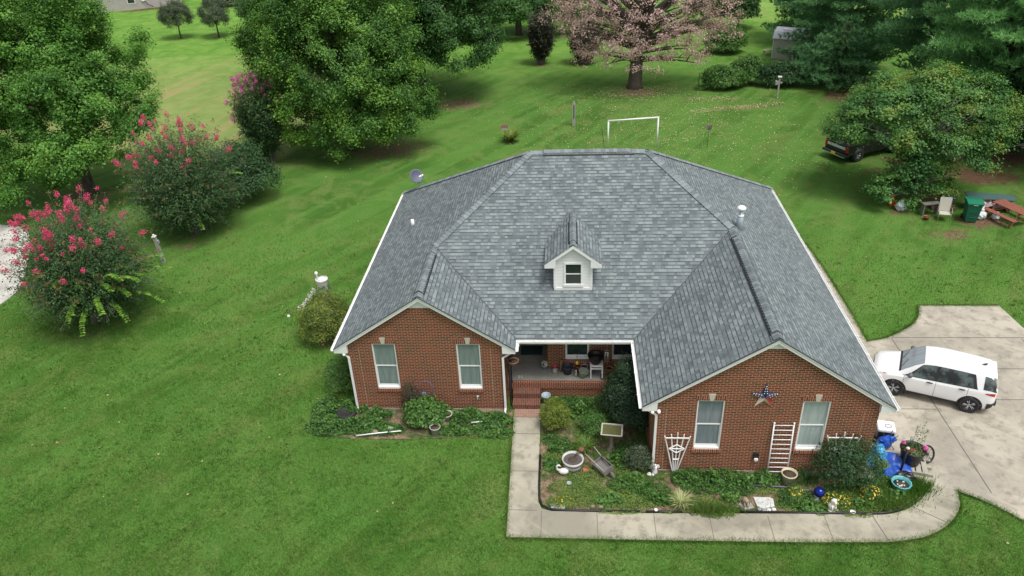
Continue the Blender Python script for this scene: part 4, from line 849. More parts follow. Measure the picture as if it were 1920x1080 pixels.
# leafy overlay of lighter nandina sprigs
def plant_spiky(name, label, loc, r, h, n, mat, wd=.02, seed=1, droop=.5):
    rng = np.random.default_rng(seed); root = thing(name, label, 'plant', loc); V = []; F = []
    for i in range(n):
        a = rng.uniform(0, 6.283); l = r*rng.uniform(.7, 1.15); hh = h*rng.uniform(.6, 1.15); b = Vector((rng.normal()*.03, rng.normal()*.03, 0)); dr = Vector((math.cos(a), math.sin(a), 0)); sdv = Vector((-dr.y, dr.x, 0)); k0 = len(V)
        for j in range(6):
            t_ = j/5; c = b+dr*l*t_+Vector((0, 0, hh*(1.9*t_-1.9*droop*t_*t_*1.1))); w_ = wd*(1-t_)**.6*(.6+.4*min(1, t_*4)); V += [tuple(c-sdv*w_), tuple(c+sdv*w_)]
        for j in range(5): F.append((k0+2*j, k0+2*j+1, k0+2*j+3, k0+2*j+2))
    npmesh('leaves', np.array(V), np.array(F), mat, root); return root
LILY = leafmat('daylily_leaf', [(.06, .14, .02), (.11, .22, .03), (.18, .30, .05)], .2, .35)
VARI = leafmat('variegated_leaf', [(.22, .30, .10), (.42, .46, .20), (.60, .60, .34)], .2, .3)
PG = 'arching grassy plants in the beds'
plant_spiky('daylily', 'clump of arching bright green daylily leaves left of the birdbath', (.55, 19.75, 0), .50, .36, 110, LILY, .014, 91)
plant_spiky('spider_plant', 'pale variegated tuft of arching leaves near the path edge', (3.45, 17.35, 0), .42, .32, 120, VARI, .013, 92)
plant_spiky('spider_plant', 'small pale green tuft beside the wooden wheelbarrow planter', (2.95, 18.35, 0), .16, .14, 30, LILY, .012, 93)
plant_spiky('daylily', 'dark green grassy clump under the right window beside the nandina', (7.55, 18.45, 0), .45, .34, 110, leafmat('liriope_leaf', [(.03, .08, .02), (.05, .13, .03), (.09, .19, .05)], .2, .3), .012, 94)
plant_spiky('hosta', 'yellow-green hosta clump below the small red sign on the back lawn', (-3.96, 50.4, 0), .75, .75, 90, YELG, .08, 95)

# ground cover, grass blades, fallen leaves ---------------------------
def inpoly(x, y, poly):
    c = np.zeros(len(x), bool); j = len(poly)-1
    for i in range(len(poly)):
        xi, yi = poly[i]; xj, yj = poly[j]
        c ^= ((yi > y) != (yj > y)) & (x < (xj-xi)*(y-yi)/((yj-yi) or 1e-9)+xi); j = i
    return c
HOUSEP = [(wxL0, WYL), (wxL1, WYL), (wxL1, 22.6), (wxR0, 22.6), (wxR0, WYR), (wxR1, WYR), (wxR1, YB-.4), (wxL0, YB-.4)]
WALKP = WALK_IN+WALK_OUT
def blocked(x, y): return inpoly(x, y, HOUSEP)|inpoly(x, y, WALKP)|inpoly(x, y, DRV)|((x > -2.05)&(x < -1.0)&(y > 21.3)&(y < 22.6))
def blades(name, X, Y, Hh, wd, mat, lean=.5, z0=.0, seed=1, rng=None):
    rng = rng or np.random.default_rng(seed); n = len(X); a = rng.uniform(0, 6.283, n); l = rng.uniform(0, lean, n)*Hh
    B = np.stack([X, Y, np.full(n, z0)], 1); sd_v = np.stack([-np.sin(a), np.cos(a), np.zeros(n)], 1); w_ = (wd*rng.uniform(.7, 1.3, n))[:, None]
    tip = B+np.stack([np.cos(a)*l, np.sin(a)*l, Hh], 1); V = np.stack([B-sd_v*w_, B+sd_v*w_, tip], 1).reshape(-1, 3)
    return npmesh(name, V, np.arange(3*n).reshape(n, 3), mat, None, 3)
rng = np.random.default_rng(77)
n = 1000000; yy = 12.5+ (rng.random(n)**1.5)*26; xx = rng.uniform(-1.25, .85, n)*(yy*.78+4)
BEDP = BED; k = ~blocked(xx, yy)&~inpoly(xx, yy, BEDP)&~inpoly(xx, yy, LBED); xx, yy = xx[k], yy[k]
clump = .5+.5*np.sin(xx*2.3+np.sin(yy*1.7)*2)*np.sin(yy*2.9+np.sin(xx*1.3)*2); k = rng.random(len(xx)) < (.45+.55*clump)*np.clip((38.5-yy)/16, 0, 1); xx, yy = xx[k], yy[k]
hh = rng.uniform(.035, .075, len(xx))*(1+.02*(yy-14))
g = blades('lawn_grass', xx, yy, hh, .0065*(1+.05*(yy-14)), GRASSBL, 1.1, 0, 2); tag(g, 'short mown green grass of the front lawn', 'grass', kind='stuff')
n = 12000; ty = 12.8+(rng.random(n)**1.4)*24; tx = rng.uniform(-1.25, .85, n)*(ty*.78+4); k = ~blocked(tx, ty)&~inpoly(tx, ty, BEDP)&~inpoly(tx, ty, LBED); tx, ty = tx[k], ty[k]
dn_ = np.sin(tx*.55+np.sin(ty*.4)*2)*np.sin(ty*.7+np.sin(tx*.5)*1.5); k = rng.random(len(tx)) < (.25+.55*(dn_ > .1))*np.clip((36-ty)/18, 0, 1); tx, ty = tx[k], ty[k]
bx_ = np.repeat(tx, 16)+rng.normal(size=len(tx)*16)*.035; by_ = np.repeat(ty, 16)+rng.normal(size=len(tx)*16)*.035
g = blades('grass_tufts', bx_, by_, rng.uniform(.045, .08, len(bx_))*(1+.02*(by_-14)), .0085*(1+.04*(by_-14)), leafmat('tuft_blade', [(.058, .150, .026), (.100, .225, .045), (.165, .31, .075), (.24, .33, .12)], .2, .4, .8, .04), 1.4, 0, 3); tag(g, 'coarser tufts of grass standing out of the front lawn', 'grass', kind='stuff')
# longer fringe along paving edges
def fringe(poly_pts, n, spread, hmin, hmax, sd):
    rng = np.random.default_rng(sd); P = np.array(poly_pts); seg = np.linalg.norm(P[1:]-P[:-1], axis=1); c = np.concatenate([[0], np.cumsum(seg)]); t_ = rng.random(n)*c[-1]; i = np.clip(np.searchsorted(c, t_)-1, 0, len(seg)-1); f = (t_-c[i])/seg[i]
    p = P[i]+(P[i+1]-P[i])*f[:, None]+rng.normal(size=(n, 2))*spread; return p[:, 0], p[:, 1], rng.uniform(hmin, hmax, n)
fx = [fringe(WALK_OUT[:], 16000, .05, .04, .11, 1), fringe(arc([(12.02, 18.08), (12.85, 17.5), (13.9, 16.3), (15.6, 13.5)], 5), 4000, .05, .04, .1, 2), fringe([(18.31, 28.96), (15.01, 28.97), (14.72, 28.2), (14.26, 27.55), (13.58, 26.99), (12.78, 26.48), (11.96, 26.25), (12.0, 28.3), (11.95, 32.5), (11.79, 35.0)], 9000, .05, .05, .12, 3),
      fringe([(wxL0-.1, 34), (wxL0-.1, WYL)], 5000, .12, .05, .16, 4)]
X = np.concatenate([f[0] for f in fx]); Y = np.concatenate([f[1] for f in fx]); H_ = np.concatenate([f[2] for f in fx])
g = blades('edge_grass', X, Y, H_, .007, GRASSBL, 1.2, .0, 4); tag(g, 'ragged longer grass fringe along the paving and wall edges', 'grass', kind='stuff')
# vegetated patches in the beds
def cover(name, label, spots, leaf, mat, hgt, dens, seed, clip=None):
    rng = np.random.default_rng(seed); P = []
    for (cx, cy, rx, ry, hs_) in spots:
        n = int(dens*rx*ry*3.14); a = rng.uniform(0, 6.283, n); q = rng.random(n)**.55; x = cx+np.cos(a)*rx*q; y = cy+np.sin(a)*ry*q
        lump = .55+.45*np.sin(x*7+cy*3)*np.sin(y*8+cx*2); z = hgt*hs_*(1-.55*q**3)*lump*rng.uniform(.25, 1.05, n)+.03; P.append(np.stack([x, y, z], 1))
    P = np.concatenate(P)
    if clip is not None: P = P[inpoly(P[:, 0], P[:, 1], clip)]
    k = ~inpoly(P[:, 0], P[:, 1], HOUSEP); P = P[k]; N = rng.normal(size=P.shape)*.75+np.array([0, -.1, 1.0])
    o = leaves(name, P, N, leaf, mat, None, rng, .75); return tag(o, label, 'ground cover', kind='stuff')
IVY = leafmat('ivy_leaf', [(.030, .095, .022), (.070, .175, .036), (.140, .275, .055)], .4, .3, pscale=1.5)
WEED = leafmat('weed_leaf', [(.095, .190, .040), (.17, .27, .060), (.29, .36, .095)], .4, .3, pscale=1.5)
cover('ground_ivy', 'dense low green ivy-like cover in the left bed', [(-8.5, 20.75, 1.0, .55, .8), (-7.4, 20.75, .8, .5, 1.0), (-6.6, 20.6, .8, .35, .6), (-3.7, 21.3, .8, .45, 1.0), (-2.7, 21.1, .7, .5, .9), (-4.0, 20.6, .9, .3, .6), (-2.6, 20.5, .7, .3, .5), (-6.9, 21.35, .5, .35, 1.2), (-7.9, 21.9, .5, .5, 1.2), (-4.5, 21.5, .4, .25, 1.2), (-9.0, 21.6, .5, .8, .8)], .085, IVY, .36, 1100, 101)
cover('ground_ivy', 'tall green cover growing against the right gable wall and below the porch', [(4.0, 18.45, .75, .36, 1.35), (5.1, 18.4, .75, .38, 1.35), (6.25, 18.4, .6, .34, 1.4), (4.4, 18.0, .9, .3, .9), (5.2, 17.95, .7, .3, .8), (.1, 22.1, .95, .4, 1.3), (1.2, 22.0, .7, .5, 1.4), (1.1, 21.1, .5, .5, .8), (-.45, 20.1, .5, .25, 1.0), (.15, 19.75, .45, .25, .9), (1.9, 18.1, .7, .4, 1.0), (2.6, 17.75, .7, .4, 1.0), (1.9, 19.6, .5, .5, 1.2), (7.0, 17.8, .5, .35, .9), (7.2, 17.4, .8, .3, .9), (9.3, 18.0, .8, .5, 1.2), (9.9, 18.2, .6, .4, 1.0), (8.2, 17.9, .4, .3, .8)], .055, IVY, .28, 1600, 102)
cover('weeds', 'patchy yellow-green weeds across the garden bed', [(.9, 17.6, 1.2, .55, .7), (2.0, 17.4, .8, .4, .8), (0.1, 17.9, .8, .4, .7), (-.3, 17.3, .45, .28, .9), (.6, 18.5, .7, .45, .7), (1.6, 18.8, .4, .4, 1), (-.4, 19.3, .45, .5, .7), (-.2, 21.2, .5, .4, .8), (.8, 20.5, .7, .4, .8), (4.2, 17.35, .5, .35, .8), (6.9, 17.35, .6, .25, .6), (8.3, 17.35, .7, .28, .8), (1.5, 16.93, .7, .12, .7), (3.0, 16.96, .3, .08, .6), (4.5, 16.9, .55, .16, .8), (8.7, 16.97, .45, .10, .7), (7.6, 16.98, .2, .07, .5), (9.3, 17.5, .8, .35, 1.0), (10.1, 17.8, .7, .35, 1.0), (10.6, 18.2, .5, .3, .9), (8.6, 17.8, .5, .3, 1), (4.9, 17.1, .2, .18, .8), (6.1, 18.0, .5, .25, .6)], .042, WEED, .17, 1900, 103)
cover('leafy_weeds', 'taller broad-leaved weeds standing here and there in the garden bed', [(-.35, 19.65, .35, .25, .8), (1.75, 19.2, .5, .4, 1.0), (2.0, 18.25, .45, .3, .9), (3.7, 18.25, .4, .25, 1.1), (5.55, 18.2, .45, .25, 1.2), (6.25, 18.25, .3, .25, 1.1), (.3, 21.6, .6, .4, 1.1), (-.6, 18.9, .25, .3, .7), (1.2, 17.4, .5, .25, .6), (2.9, 17.45, .35, .25, .7), (7.4, 17.2, .5, .16, .6), (8.9, 17.35, .4, .2, .8), (9.9, 17.75, .5, .3, .8), (5.0, 17.55, .3, .2, .7), (4.6, 18.35, .3, .2, 1.3)], .11, BUSHG, .48, 620, 104)
r_ = np.random.default_rng(9); n = 26000; x = r_.uniform(-1, 11.3, n); y = r_.uniform(16.9, 22.5, n); k = inpoly(x, y, BED)&~inpoly(x, y, HOUSEP)&(r_.random(n) < .35+.65*(np.sin(x*2.1)*np.sin(y*3.3+x) > -.1)); 
g = blades('bed_grass', x[k], y[k], r_.uniform(.06, .2, k.sum()), .008, GRASSBL, .9, .02, 7); tag(g, 'tufts of grass growing wild in the garden bed', 'grass', kind='stuff')
r_ = np.random.default_rng(10)
for (cx, cy, s, m) in ((10.2, 18.0, .6, 3500), (10.7, 18.3, .4, 2200), (9.6, 17.5, .6, 2500), (4.3, 17.05, .45, 1800), (2.0, 17.0, .9, 1200)): pass
x = np.concatenate([r_.normal(cx, s, m) for cx, cy, s, m in ((10.2, 18.0, .45, 3500), (10.7, 18.25, .3, 1800), (9.5, 17.55, .5, 2500), (4.3, 17.05, .35, 1500))]); y = np.concatenate([r_.normal(cy, s, m) for cx, cy, s, m in ((10.2, 18.0, .16, 3500), (10.7, 18.25, .12, 1800), (9.5, 17.55, .2, 2500), (4.3, 17.05, .12, 1500))])
g = blades('tall_grass', x, y, r_.uniform(.12, .34, len(x)), .009, GRASSBL, .8, .02, 8); tag(g, 'long uncut grass at the right end of the garden bed', 'grass', kind='stuff')
# yellow flowering plants
YEL = M('yellow_petal', (.75, .48, .03), .6, .1)
for i, (x, y, r_x, h_, nf, lb) in enumerate([(8.15, 17.42, .42, .42, 90, 'bushy plant dotted with yellow flowers right of the blue gazing ball'), (9.25, 17.68, .34, .5, 60, 'taller yellow-flowered plant between the white fibre pot and the turquoise planter'), (7.05, 17.75, .28, .3, 24, 'small orange-yellow flowering plant left of the blue gazing ball'), (-.15, 17.3, .3, .2, 26, 'low yellowish plant in the left corner of the garden bed')]):
    o = make_bush('flowering_plant', lb, (x, y, 0), r_x, r_x*.7, h_, BUSHG if i < 2 else WEED, 1300, .035, 110+i, cat='plant'); rg = np.random.default_rng(i); d = rdir(rg, nf); d[:, 2] = np.abs(d[:, 2])
    leaves('flowers', d*np.array([r_x, r_x*.7, h_*.6])+np.array([0, 0, h_*.45]), d+np.array([0, 0, .6]), .045, YEL, o, rg, 1.0)
# fallen leaves on the back lawn
rng = np.random.default_rng(12); n = 5200; x = rng.normal(7, 6.0, n); y = rng.normal(53, 6.5, n); k = (y > 40)&(y < 64)&(rng.random(n) < .9)&~((x < 2)&(y < 47)); x, y = x[k], y[k]
x2 = rng.uniform(9.0, 16.2, 900); y2 = 56.2+(x2-9)*.22+rng.normal(size=900)*.28; x3 = rng.uniform(9, 13, 400); y3 = 59.2+rng.normal(size=400)*.4; x4 = rng.normal(5.45, 1.8, 1500); y4 = rng.normal(61.4, .9, 1500)
x5 = rng.uniform(-20, 20, 260); y5 = rng.uniform(16, 50, 260); k = ~blocked(x5, y5); x5, y5 = x5[k], y5[k]
X = np.concatenate([x, x2, x3, x4, x5]); Y = np.concatenate([y, y2, y3, y4, y5]); P = np.stack([X, Y, rng.uniform(.03, .07, len(X))], 1)
LIT = leafmat('fallen_leaf', [(.22, .16, .08), (.40, .34, .20), (.50, .50, .26), (.42, .28, .18)], .2, .1, .8, .1)
g = leaves('fallen_leaves', P, rng.normal(size=P.shape)*.3+np.array([0, 0, 1]), .08, LIT, None, rng, .75); tag(g, 'pale dry leaves scattered over the back lawn', 'fallen leaves', kind='stuff')
# ================================================================ WHITE CAR
PAINT = M('white_car_paint', (.80, .80, .80), .22, .01, 2, spec=.6, bump=0); PAINT.node_tree.nodes['Principled BSDF'].inputs['Coat Weight'].default_value = .8
TRIM = M('black_trim', (.02, .02, .022), .55, .1, 20); RUBBER = M('tyre_rubber', (.022, .022, .023), .8, .2, 30); ALLOY = M('alloy_rim', (.42, .43, .45), .35, .05, 5, metal=.4); LENSR = M('red_lens', (.42, .012, .012), .15, .1, 20, bump=0); LENSC = M('clear_lens', (.55, .58, .60), .1, .1, 20, bump=0); CHROME = M('chrome', (.62, .64, .66), .15, .04, 5, metal=.9); AMBER = M('amber_lens', (.70, .10, .03), .2, .1, 20)
# stations: x, then (y, z) of 9 profile points from underbody centre to roof centre
def prof(zb, ws, wm, wsh, zsh, wb, zb2, wr, zr, zt, zs=.30): return [(0, zb), (ws*.8, zb), (ws, zs), (wm, .58), (wsh, zsh), (wb, zb2), (wr, zr), (wr*.72, zt-.012), (0, zt)]
ST = [(-2.06, prof(.42, .60, .64, .62, .80, .60, .95, .52, 1.02, 1.06, .46)), (-1.97, prof(.32, .76, .80, .77, .86, .75, 1.02, .62, 1.16, 1.22, .40)), (-1.86, prof(.27, .81, .845, .82, .89, .785, 1.05, .60, 1.42, 1.47, .34)), (-1.74, prof(.25, .83, .86, .84, .91, .80, 1.06, .60, 1.53, 1.59)), (-1.3, prof(.24, .84, .875, .86, .92, .82, 1.05, .61, 1.575, 1.635)), (-.6, prof(.24, .84, .88, .865, .92, .825, 1.03, .62, 1.60, 1.665)), (0.0, prof(.24, .84, .88, .865, .91, .825, 1.01, .62, 1.595, 1.66)),
      (.38, prof(.24, .84, .88, .865, .90, .825, 1.00, .62, 1.54, 1.60)), (.62, prof(.24, .84, .88, .865, .90, .825, .99, .64, 1.42, 1.47)), (.92, prof(.24, .84, .88, .865, .89, .815, .98, .68, 1.22, 1.26)), (1.18, prof(.24, .84, .88, .86, .88, .80, .96, .71, 1.04, 1.08)), (1.45, prof(.24, .84, .875, .855, .86, .785, .93, .66, .985, 1.03)), (1.75, prof(.25, .82, .85, .82, .83, .74, .89, .60, .93, .97)), (1.95, prof(.27, .74, .78, .74, .78, .66, .83, .52, .855, .88)), (2.05, prof(.30, .60, .64, .60, .70, .54, .74, .42, .76, .78))]
SX = np.array([s[0] for s in ST]); SP_ = np.array([s[1] for s in ST])
def crom(P, i, t):
    a, b, c, d = P[max(i-1, 0)], P[i], P[min(i+1, len(P)-1)], P[min(i+2, len(P)-1)]; tn = .62
    m0, m1 = (c-a)*.5*tn*1.2, (d-b)*.5*tn*1.2; return (2*t**3-3*t*t+1)*b+(t**3-2*t*t+t)*m0+(-2*t**3+3*t*t)*c+(t**3-t*t)*m1
def secs(x):
    i = int(np.clip(np.searchsorted(SX, x)-1, 0, len(SX)-2)); return crom(SP_, i, float(np.clip((x-SX[i])/(SX[i+1]-SX[i]), 0, 1)))
def csurf(x, v):
    P = secs(x); i = int(min(max(v, 0), 7.9999)); q = crom(P, i, v-i); return np.array([x, q[0], q[1]])
def cnorm(x, v):
    e = .02; a = csurf(min(x+e, 2.05), v)-csurf(max(x-e, -2.06), v); b = csurf(x, min(v+e, 8))-csurf(x, max(v-e, 0)); n = np.cross(a, b); return n/max(np.linalg.norm(n), 1e-9)
def side_v(x, z):
    lo, hi = 2.0, 6.0
    for _ in range(24):
        m = (lo+hi)/2
        if csurf(x, m)[2] < z: lo = m
        else: hi = m
    return (lo+hi)/2
def patch(mb, fn, nu, nv, off, side=1, mi=0):
    """fn(a,b)->(x,v); lifts a skin 'off' outside the body surface"""
    vs = []
    for i in range(nu+1):
        for j in range(nv+1):
            x, v = fn(i/nu, j/nv); p = csurf(x, v)+cnorm(x, v)*off; vs.append((p[0], p[1]*side, p[2]))
    fs = [(i*(nv+1)+j, (i+1)*(nv+1)+j, (i+1)*(nv+1)+j+1, i*(nv+1)+j+1) for i in range(nu) for j in range(nv)]
    if side < 0: fs = [f[::-1] for f in fs]
    mb.add(vs, fs, mi, True)
def cnsign():
    return 1
# make sure normals point outwards
_t = cnorm(0, 4.0)
_s = 1 if _t[1] > 0 else -1
_cn = cnorm
def cnorm(x, v): return _cn(x, v)*_s
car = thing('parked_car', 'white compact hatchback SUV parked on the concrete drive beside the house', 'car', (13.12, 23.10, .035), 2.735); car.scale = (.955, .955, .955)
mb = MB(); NXs = list(np.linspace(-2.06, 2.05, 76)); NV = 48
for sd2 in (1, -1):
    vs = []; 
    for x in NXs:
        for j in range(NV+1): p = csurf(x, 8*j/NV); vs.append((p[0], p[1]*sd2, p[2]))
    fs = []
    for i in range(len(NXs)-1):
        for j in range(NV):
            xm = (NXs[i]+NXs[i+1])/2; z = (vs[i*(NV+1)+j][2]+vs[i*(NV+1)+j+1][2])/2; yv = abs(vs[i*(NV+1)+j][1])
            if yv > .55 and z < .75 and min(math.hypot(xm-1.23, z-.34), math.hypot(xm+1.29, z-.34)) < .375: continue
            f = (i*(NV+1)+j, (i+1)*(NV+1)+j, (i+1)*(NV+1)+j+1, i*(NV+1)+j+1)
            fs.append(f if sd2*_s > 0 else f[::-1])
    mb.add(vs, fs, 0, True)
    # end caps
    for x in (NXs[0], NXs[-1]):
        P = [csurf(x, 8*j/NV) for j in range(NV+1)]; mb.add([(p[0], p[1]*sd2, p[2]) for p in P]+[(x, 0, P[0][2])], [tuple(range(NV+2))], 0)
mb.build('body', PAINT, car)
# glass
mb = MB(); patch(mb, lambda a, b: (.42+a*.70+.10*(1-b)*a*0, 6.12+b*1.88), 10, 12, .008, 1); patch(mb, lambda a, b: (.42+a*.70, 6.12+b*1.88), 10, 12, .008, -1)
ws = mb.build('windscreen', glassmat('windscreen_glass', (.23, .27, .285), .04), car)  # paler base colour stands in for the sky reflected in the windscreen
mb = MB(); patch(mb, lambda a, b: (1.12+a*.07, 6.05+b*1.95), 2, 12, .010, 1); patch(mb, lambda a, b: (1.12+a*.07, 6.05+b*1.95), 2, 12, .010, -1); mb.build('wiper_cowl', TRIM, car)
for s in (1, -1):
    def sw(x0b, x1b, x0t, x1t, name):
        mb = MB(); patch(mb, lambda a, b: ((x0b+(x1b-x0b)*a)*(1-b)+(x0t+(x1t-x0t)*a)*b, 5.06+b*.80), 12, 6, .007, s); return mb.build(name, CARGLASS, car)
    mb = MB(); patch(mb, lambda a, b: ((-1.42+2.50*a)*(1-b)+(-1.24+1.70*a)*b, 5.0+b*.90), 24, 6, .004, s); mb.build('window_surround', TRIM, car)
    sw(-.02, .92, -.02, .42, 'side_window'); sw(-1.28, -.12, -1.16, -.12, 'side_window')
    mb = MB(); patch(mb, lambda a, b: (-2.04+.46*a*(1-.15*b)+.10*b, 5.08+b*.88), 8, 6, .007, s); mb.build('side_window', CARGLASS, car)
    # panel gaps, handles
    mb = MB()
    for xg in (.98, -.08, -1.12): patch(mb, lambda a, b, xg=xg: (xg-.007+.014*a+(-.0)*b, 2.2+b*2.7), 1, 14, .003, s)
    patch(mb, lambda a, b: (-1.12+2.10*a, 2.18+.035*b), 20, 1, .003, s); mb.build('door_gap', M('gap_grey', (.16, .16, .16), .6), car)
    mb = MB(); patch(mb, lambda a, b: (-.95+1.86*a, 1.9+.42*b), 20, 4, .010, s); mb.build('sill_cladding', TRIM, car)
    for xh in (.12, -.93):
        v = 4.25; p = csurf(xh, v); mb = MB(); mb.ball((p[0], s*(p[1]+.02), p[2]), .12, .025, .025, n=10); mb.build('door_handle', TRIM, car)
    p = csurf(.80, 5.3); mb = MB(); mb.ball((p[0]+.0, s*(p[1]+.17), p[2]+.05), .09, .13, .095, n=12); mb.tube([(p[0], s*(p[1]-.01), p[2]), (p[0], s*(p[1]+.10), p[2]+.02)], .03, 6); mb.build('mirror', M('mirror_grey', (.10, .105, .115), .35), car)
    mb = MB(); patch(mb, lambda a, b: (-1.98+.30*a+.0*b, (4.05+.1*a)+b*(.75-.45*a)), 6, 5, .012, s); mb.build('tail_lamp', LENSR, car)
    mb = MB(); patch(mb, lambda a, b: (1.55+.42*a, 4.25+b*(.62-.2*a)), 6, 5, .010, s); mb.build('headlamp', LENSC, car)
    mb = MB(); patch(mb, lambda a, b: (1.60+.10*a, 4.35+b*.3), 3, 3, .016, s); mb.build('indicator', AMBER, car)
    # roof channel
    mb = MB(); patch(mb, lambda a, b: (-1.62+1.95*a, 6.62+.03*b), 24, 1, .003, s); mb.build('roof_channel', TRIM, car)
    for xw in (1.23, -1.29):
        # arch lip and liner
        mb = MB(); n = 20; vs = []
        for i in range(n+1):
            a = math.pi*(-.12+1.24*i/n)
            for rr_, o_ in ((.355, -.22), (.36, .004), (.415, .006), (.42, -.01)):
                x, z = xw+rr_*math.cos(a), .34+rr_*math.sin(a); xx_ = min(max(x, -2.04), 2.03); y_ = csurf(xx_, side_v(xx_, max(z, .3)))[1]; vs.append((x, s*(y_+o_), max(z, .2)))
        fs = [(i*4+j, (i+1)*4+j, (i+1)*4+j+1, i*4+j+1) for i in range(n) for j in range(3)]; mb.add(vs, fs, 0, True)
        mb.tube([(xw, s*.30, .36), (xw, s*.62, .36)], .37, 20, 0, True); mb.build('wheel_arch', TRIM, car)
def wheel(parent, x, y, s, r=.34, w_=.21, rim_r=.23, spokes=5, rimmat=ALLOY, z=None):
    z = r if z is None else z; T = Matrix.Translation((x, y, z)) @ Matrix.Rotation(R_(90)*(-s), 4, 'X')
    mb = MB(); mb.lathe([(rim_r, -w_/2), (r-.03, -w_/2), (r, -w_/2+.03), (r, w_/2-.03), (r-.03, w_/2), (rim_r+.01, w_/2), (rim_r, w_/2-.02)], (0, 0, 0), 32, T=T)
    for k in range(0): pass
    wh = mb.build('wheel', RUBBER, parent)
    mb = MB(); mb.lathe([(.02, w_/2-.12), (rim_r-.01, w_/2-.12), (rim_r-.004, w_/2-.006), (rim_r-.025, w_/2-.004), (rim_r-.03, w_/2-.10)], (0, 0, 0), 28, mi=1, T=T)
    mb.lathe([(.055, w_/2-.11), (.055, w_/2-.02), (.01, w_/2-.018)], (0, 0, 0), 14, T=T)
    for k in range(spokes):
        a = 2*math.pi*k/spokes
        for da in (-.17, .17):
            c0 = Vector((math.cos(a+da*.8)*.05, math.sin(a+da*.8)*.05, w_/2-.03)); c1 = Vector((math.cos(a+da)*(rim_r-.02), math.sin(a+da)*(rim_r-.02), w_/2-.015)); mb.tube([c0, c1], .016, 6, T=T)
    mb.build('rim', [rimmat, TRIM], wh); return wh
for xw in (1.23, -1.29):
    for s in (1, -1): wheel(car, xw, s*.79, s)
# rear: hatch glass, bumper, spoiler lip, plate, wiper ; front: grille
def endpatch(mb, x0, x1, v0, v1, off, nu=6, nv=12):
    for s in (1, -1): patch(mb, lambda a, b: (x0+(x1-x0)*a, v0+(v1-v0)*b), nu, nv, off, s)
mb = MB(); endpatch(mb, -2.015, -1.83, 6.0, 8.0, .008, 8, 14); mb.build('hatch_window', CARGLASS, car)
mb = MB(); endpatch(mb, -2.06, -1.80, 1.6, 2.95, .02, 6, 8); mb.box(-2.12, -2.05, -.62, .62, .38, .58, 0, None, .02); mb.build('rear_bumper', TRIM, car)
mb = MB(); mb.box(-2.128, -2.10, .38, .56, .44, .50, 0, None, .01); mb.box(-2.128, -2.10, -.56, -.38, .44, .50, 0, None, .01); mb.build('rear_reflector', LENSC, car)
mb = MB(); mb.box(-2.10, -2.07, -.26, .26, .72, .84); mb.build('number_plate', WHITE, car)
mb = MB(); mb.box(-1.93, -1.72, -.56, .56, 1.50, 1.535, 0, None, .015); mb.build('spoiler', PAINT, car)
mb = MB(); mb.tube([(-1.45, 0, 1.66), (-1.53, 0, 1.70)], .018, 6); mb.prism([(-1.42, -.02, 1.635), (-1.58, -.02, 1.655), (-1.58, -.02, 1.735)], (0, .04, 0)); mb.build('antenna_fin', TRIM, car)
mb = MB(); endpatch(mb, 1.98, 2.05, 2.2, 4.6, .012, 3, 10); mb.box(2.04, 2.07, -.5, .5, .40, .68, 0, None, .02); mb.build('grille', TRIM, car)
mb = MB(); mb.tube([(1.12, .45, 1.115), (.93, .10, 1.30)], .008, 4); mb.tube([(1.12, -.1, 1.125), (.93, -.45, 1.29)], .008, 4); mb.build('wiper', TRIM, car)
mb = MB(); mb.box(-2.00, -1.95, -.14, .14, 1.02, 1.05); mb.build('hatch_wiper', TRIM, car)
mb = MB()
for x in (-.55, .25): 
    for y in (-.36, .36): mb.box(x-.22, x+.22, y-.24, y+.24, .5, .72, 0, None, .05); mb.box(x-.32, x-.18, y-.24, y+.24, .7, 1.18, 0, None, .05)
mb.build('seat', M('seat_cloth', (.12, .115, .11), .9), car)

# ================================================================ BLACK PICKUP
TRUCKP = M('black_truck_paint', (.012, .013, .017), .25, .1, 3, spec=.6, bump=0); 
trk = thing('pickup_truck', 'black pickup truck parked under the arching yellow-green tree with its silver tailgate showing', 'pickup truck', (18.62, 47.3, 0), math.atan2(.47, .88))
# local +x forward; rear at x=-2.45
mb = MB()
mb.box(-2.40, .10, -.92, -.84, .50, 1.16, 0, None, .03); mb.box(-2.40, .10, .84, .92, .50, 1.16, 0, None, .03); mb.box(-2.38, .10, -.84, .84, .55, .66); mb.box(.02, .12, -.86, .86, .6, 1.16, 0, None, .02)
mb.prism([(.10, -.92, .45), (2.55, -.92, .45), (2.62, -.92, .80), (2.50, -.92, 1.06), (1.45, -.92, 1.14), (.10, -.92, 1.14)], (0, 1.84, 0))
mb.box(-2.3, 2.5, -.80, .80, .36, .50)
mb.build('body', TRUCKP, trk)
mb = MB(); base = [(.12, -.88, 1.14), (1.48, -.88, 1.14), (1.48, .88, 1.14), (.12, .88, 1.14)]; top = [(.28, -.70, 1.72), (1.02, -.70, 1.72), (1.02, .70, 1.72), (.28, .70, 1.72)]
mb.add(base+top, [(4, 5, 6, 7), (0, 1, 5, 4), (1, 2, 6, 5), (2, 3, 7, 6), (3, 0, 4, 7)], 0); mb.build('cab', TRUCKP, trk)
def quadon(name, a, b, c, d, mat, off):
    a, b, c, d = map(Vector, (a, b, c, d)); n = (b-a).cross(d-a).normalized()*off; mb = MB(); mb.prism([a+n, b+n, c+n, d+n], n*.5); return mb.build(name, mat, trk)
quadon('windscreen', (1.42, -.78, 1.18), (1.42, .78, 1.18), (1.06, .62, 1.67), (1.06, -.62, 1.67), CARGLASS, .012); quadon('rear_window', (.145, .72, 1.22), (.145, -.72, 1.22), (.265, -.60, 1.66), (.265, .60, 1.66), CARGLASS, .012)
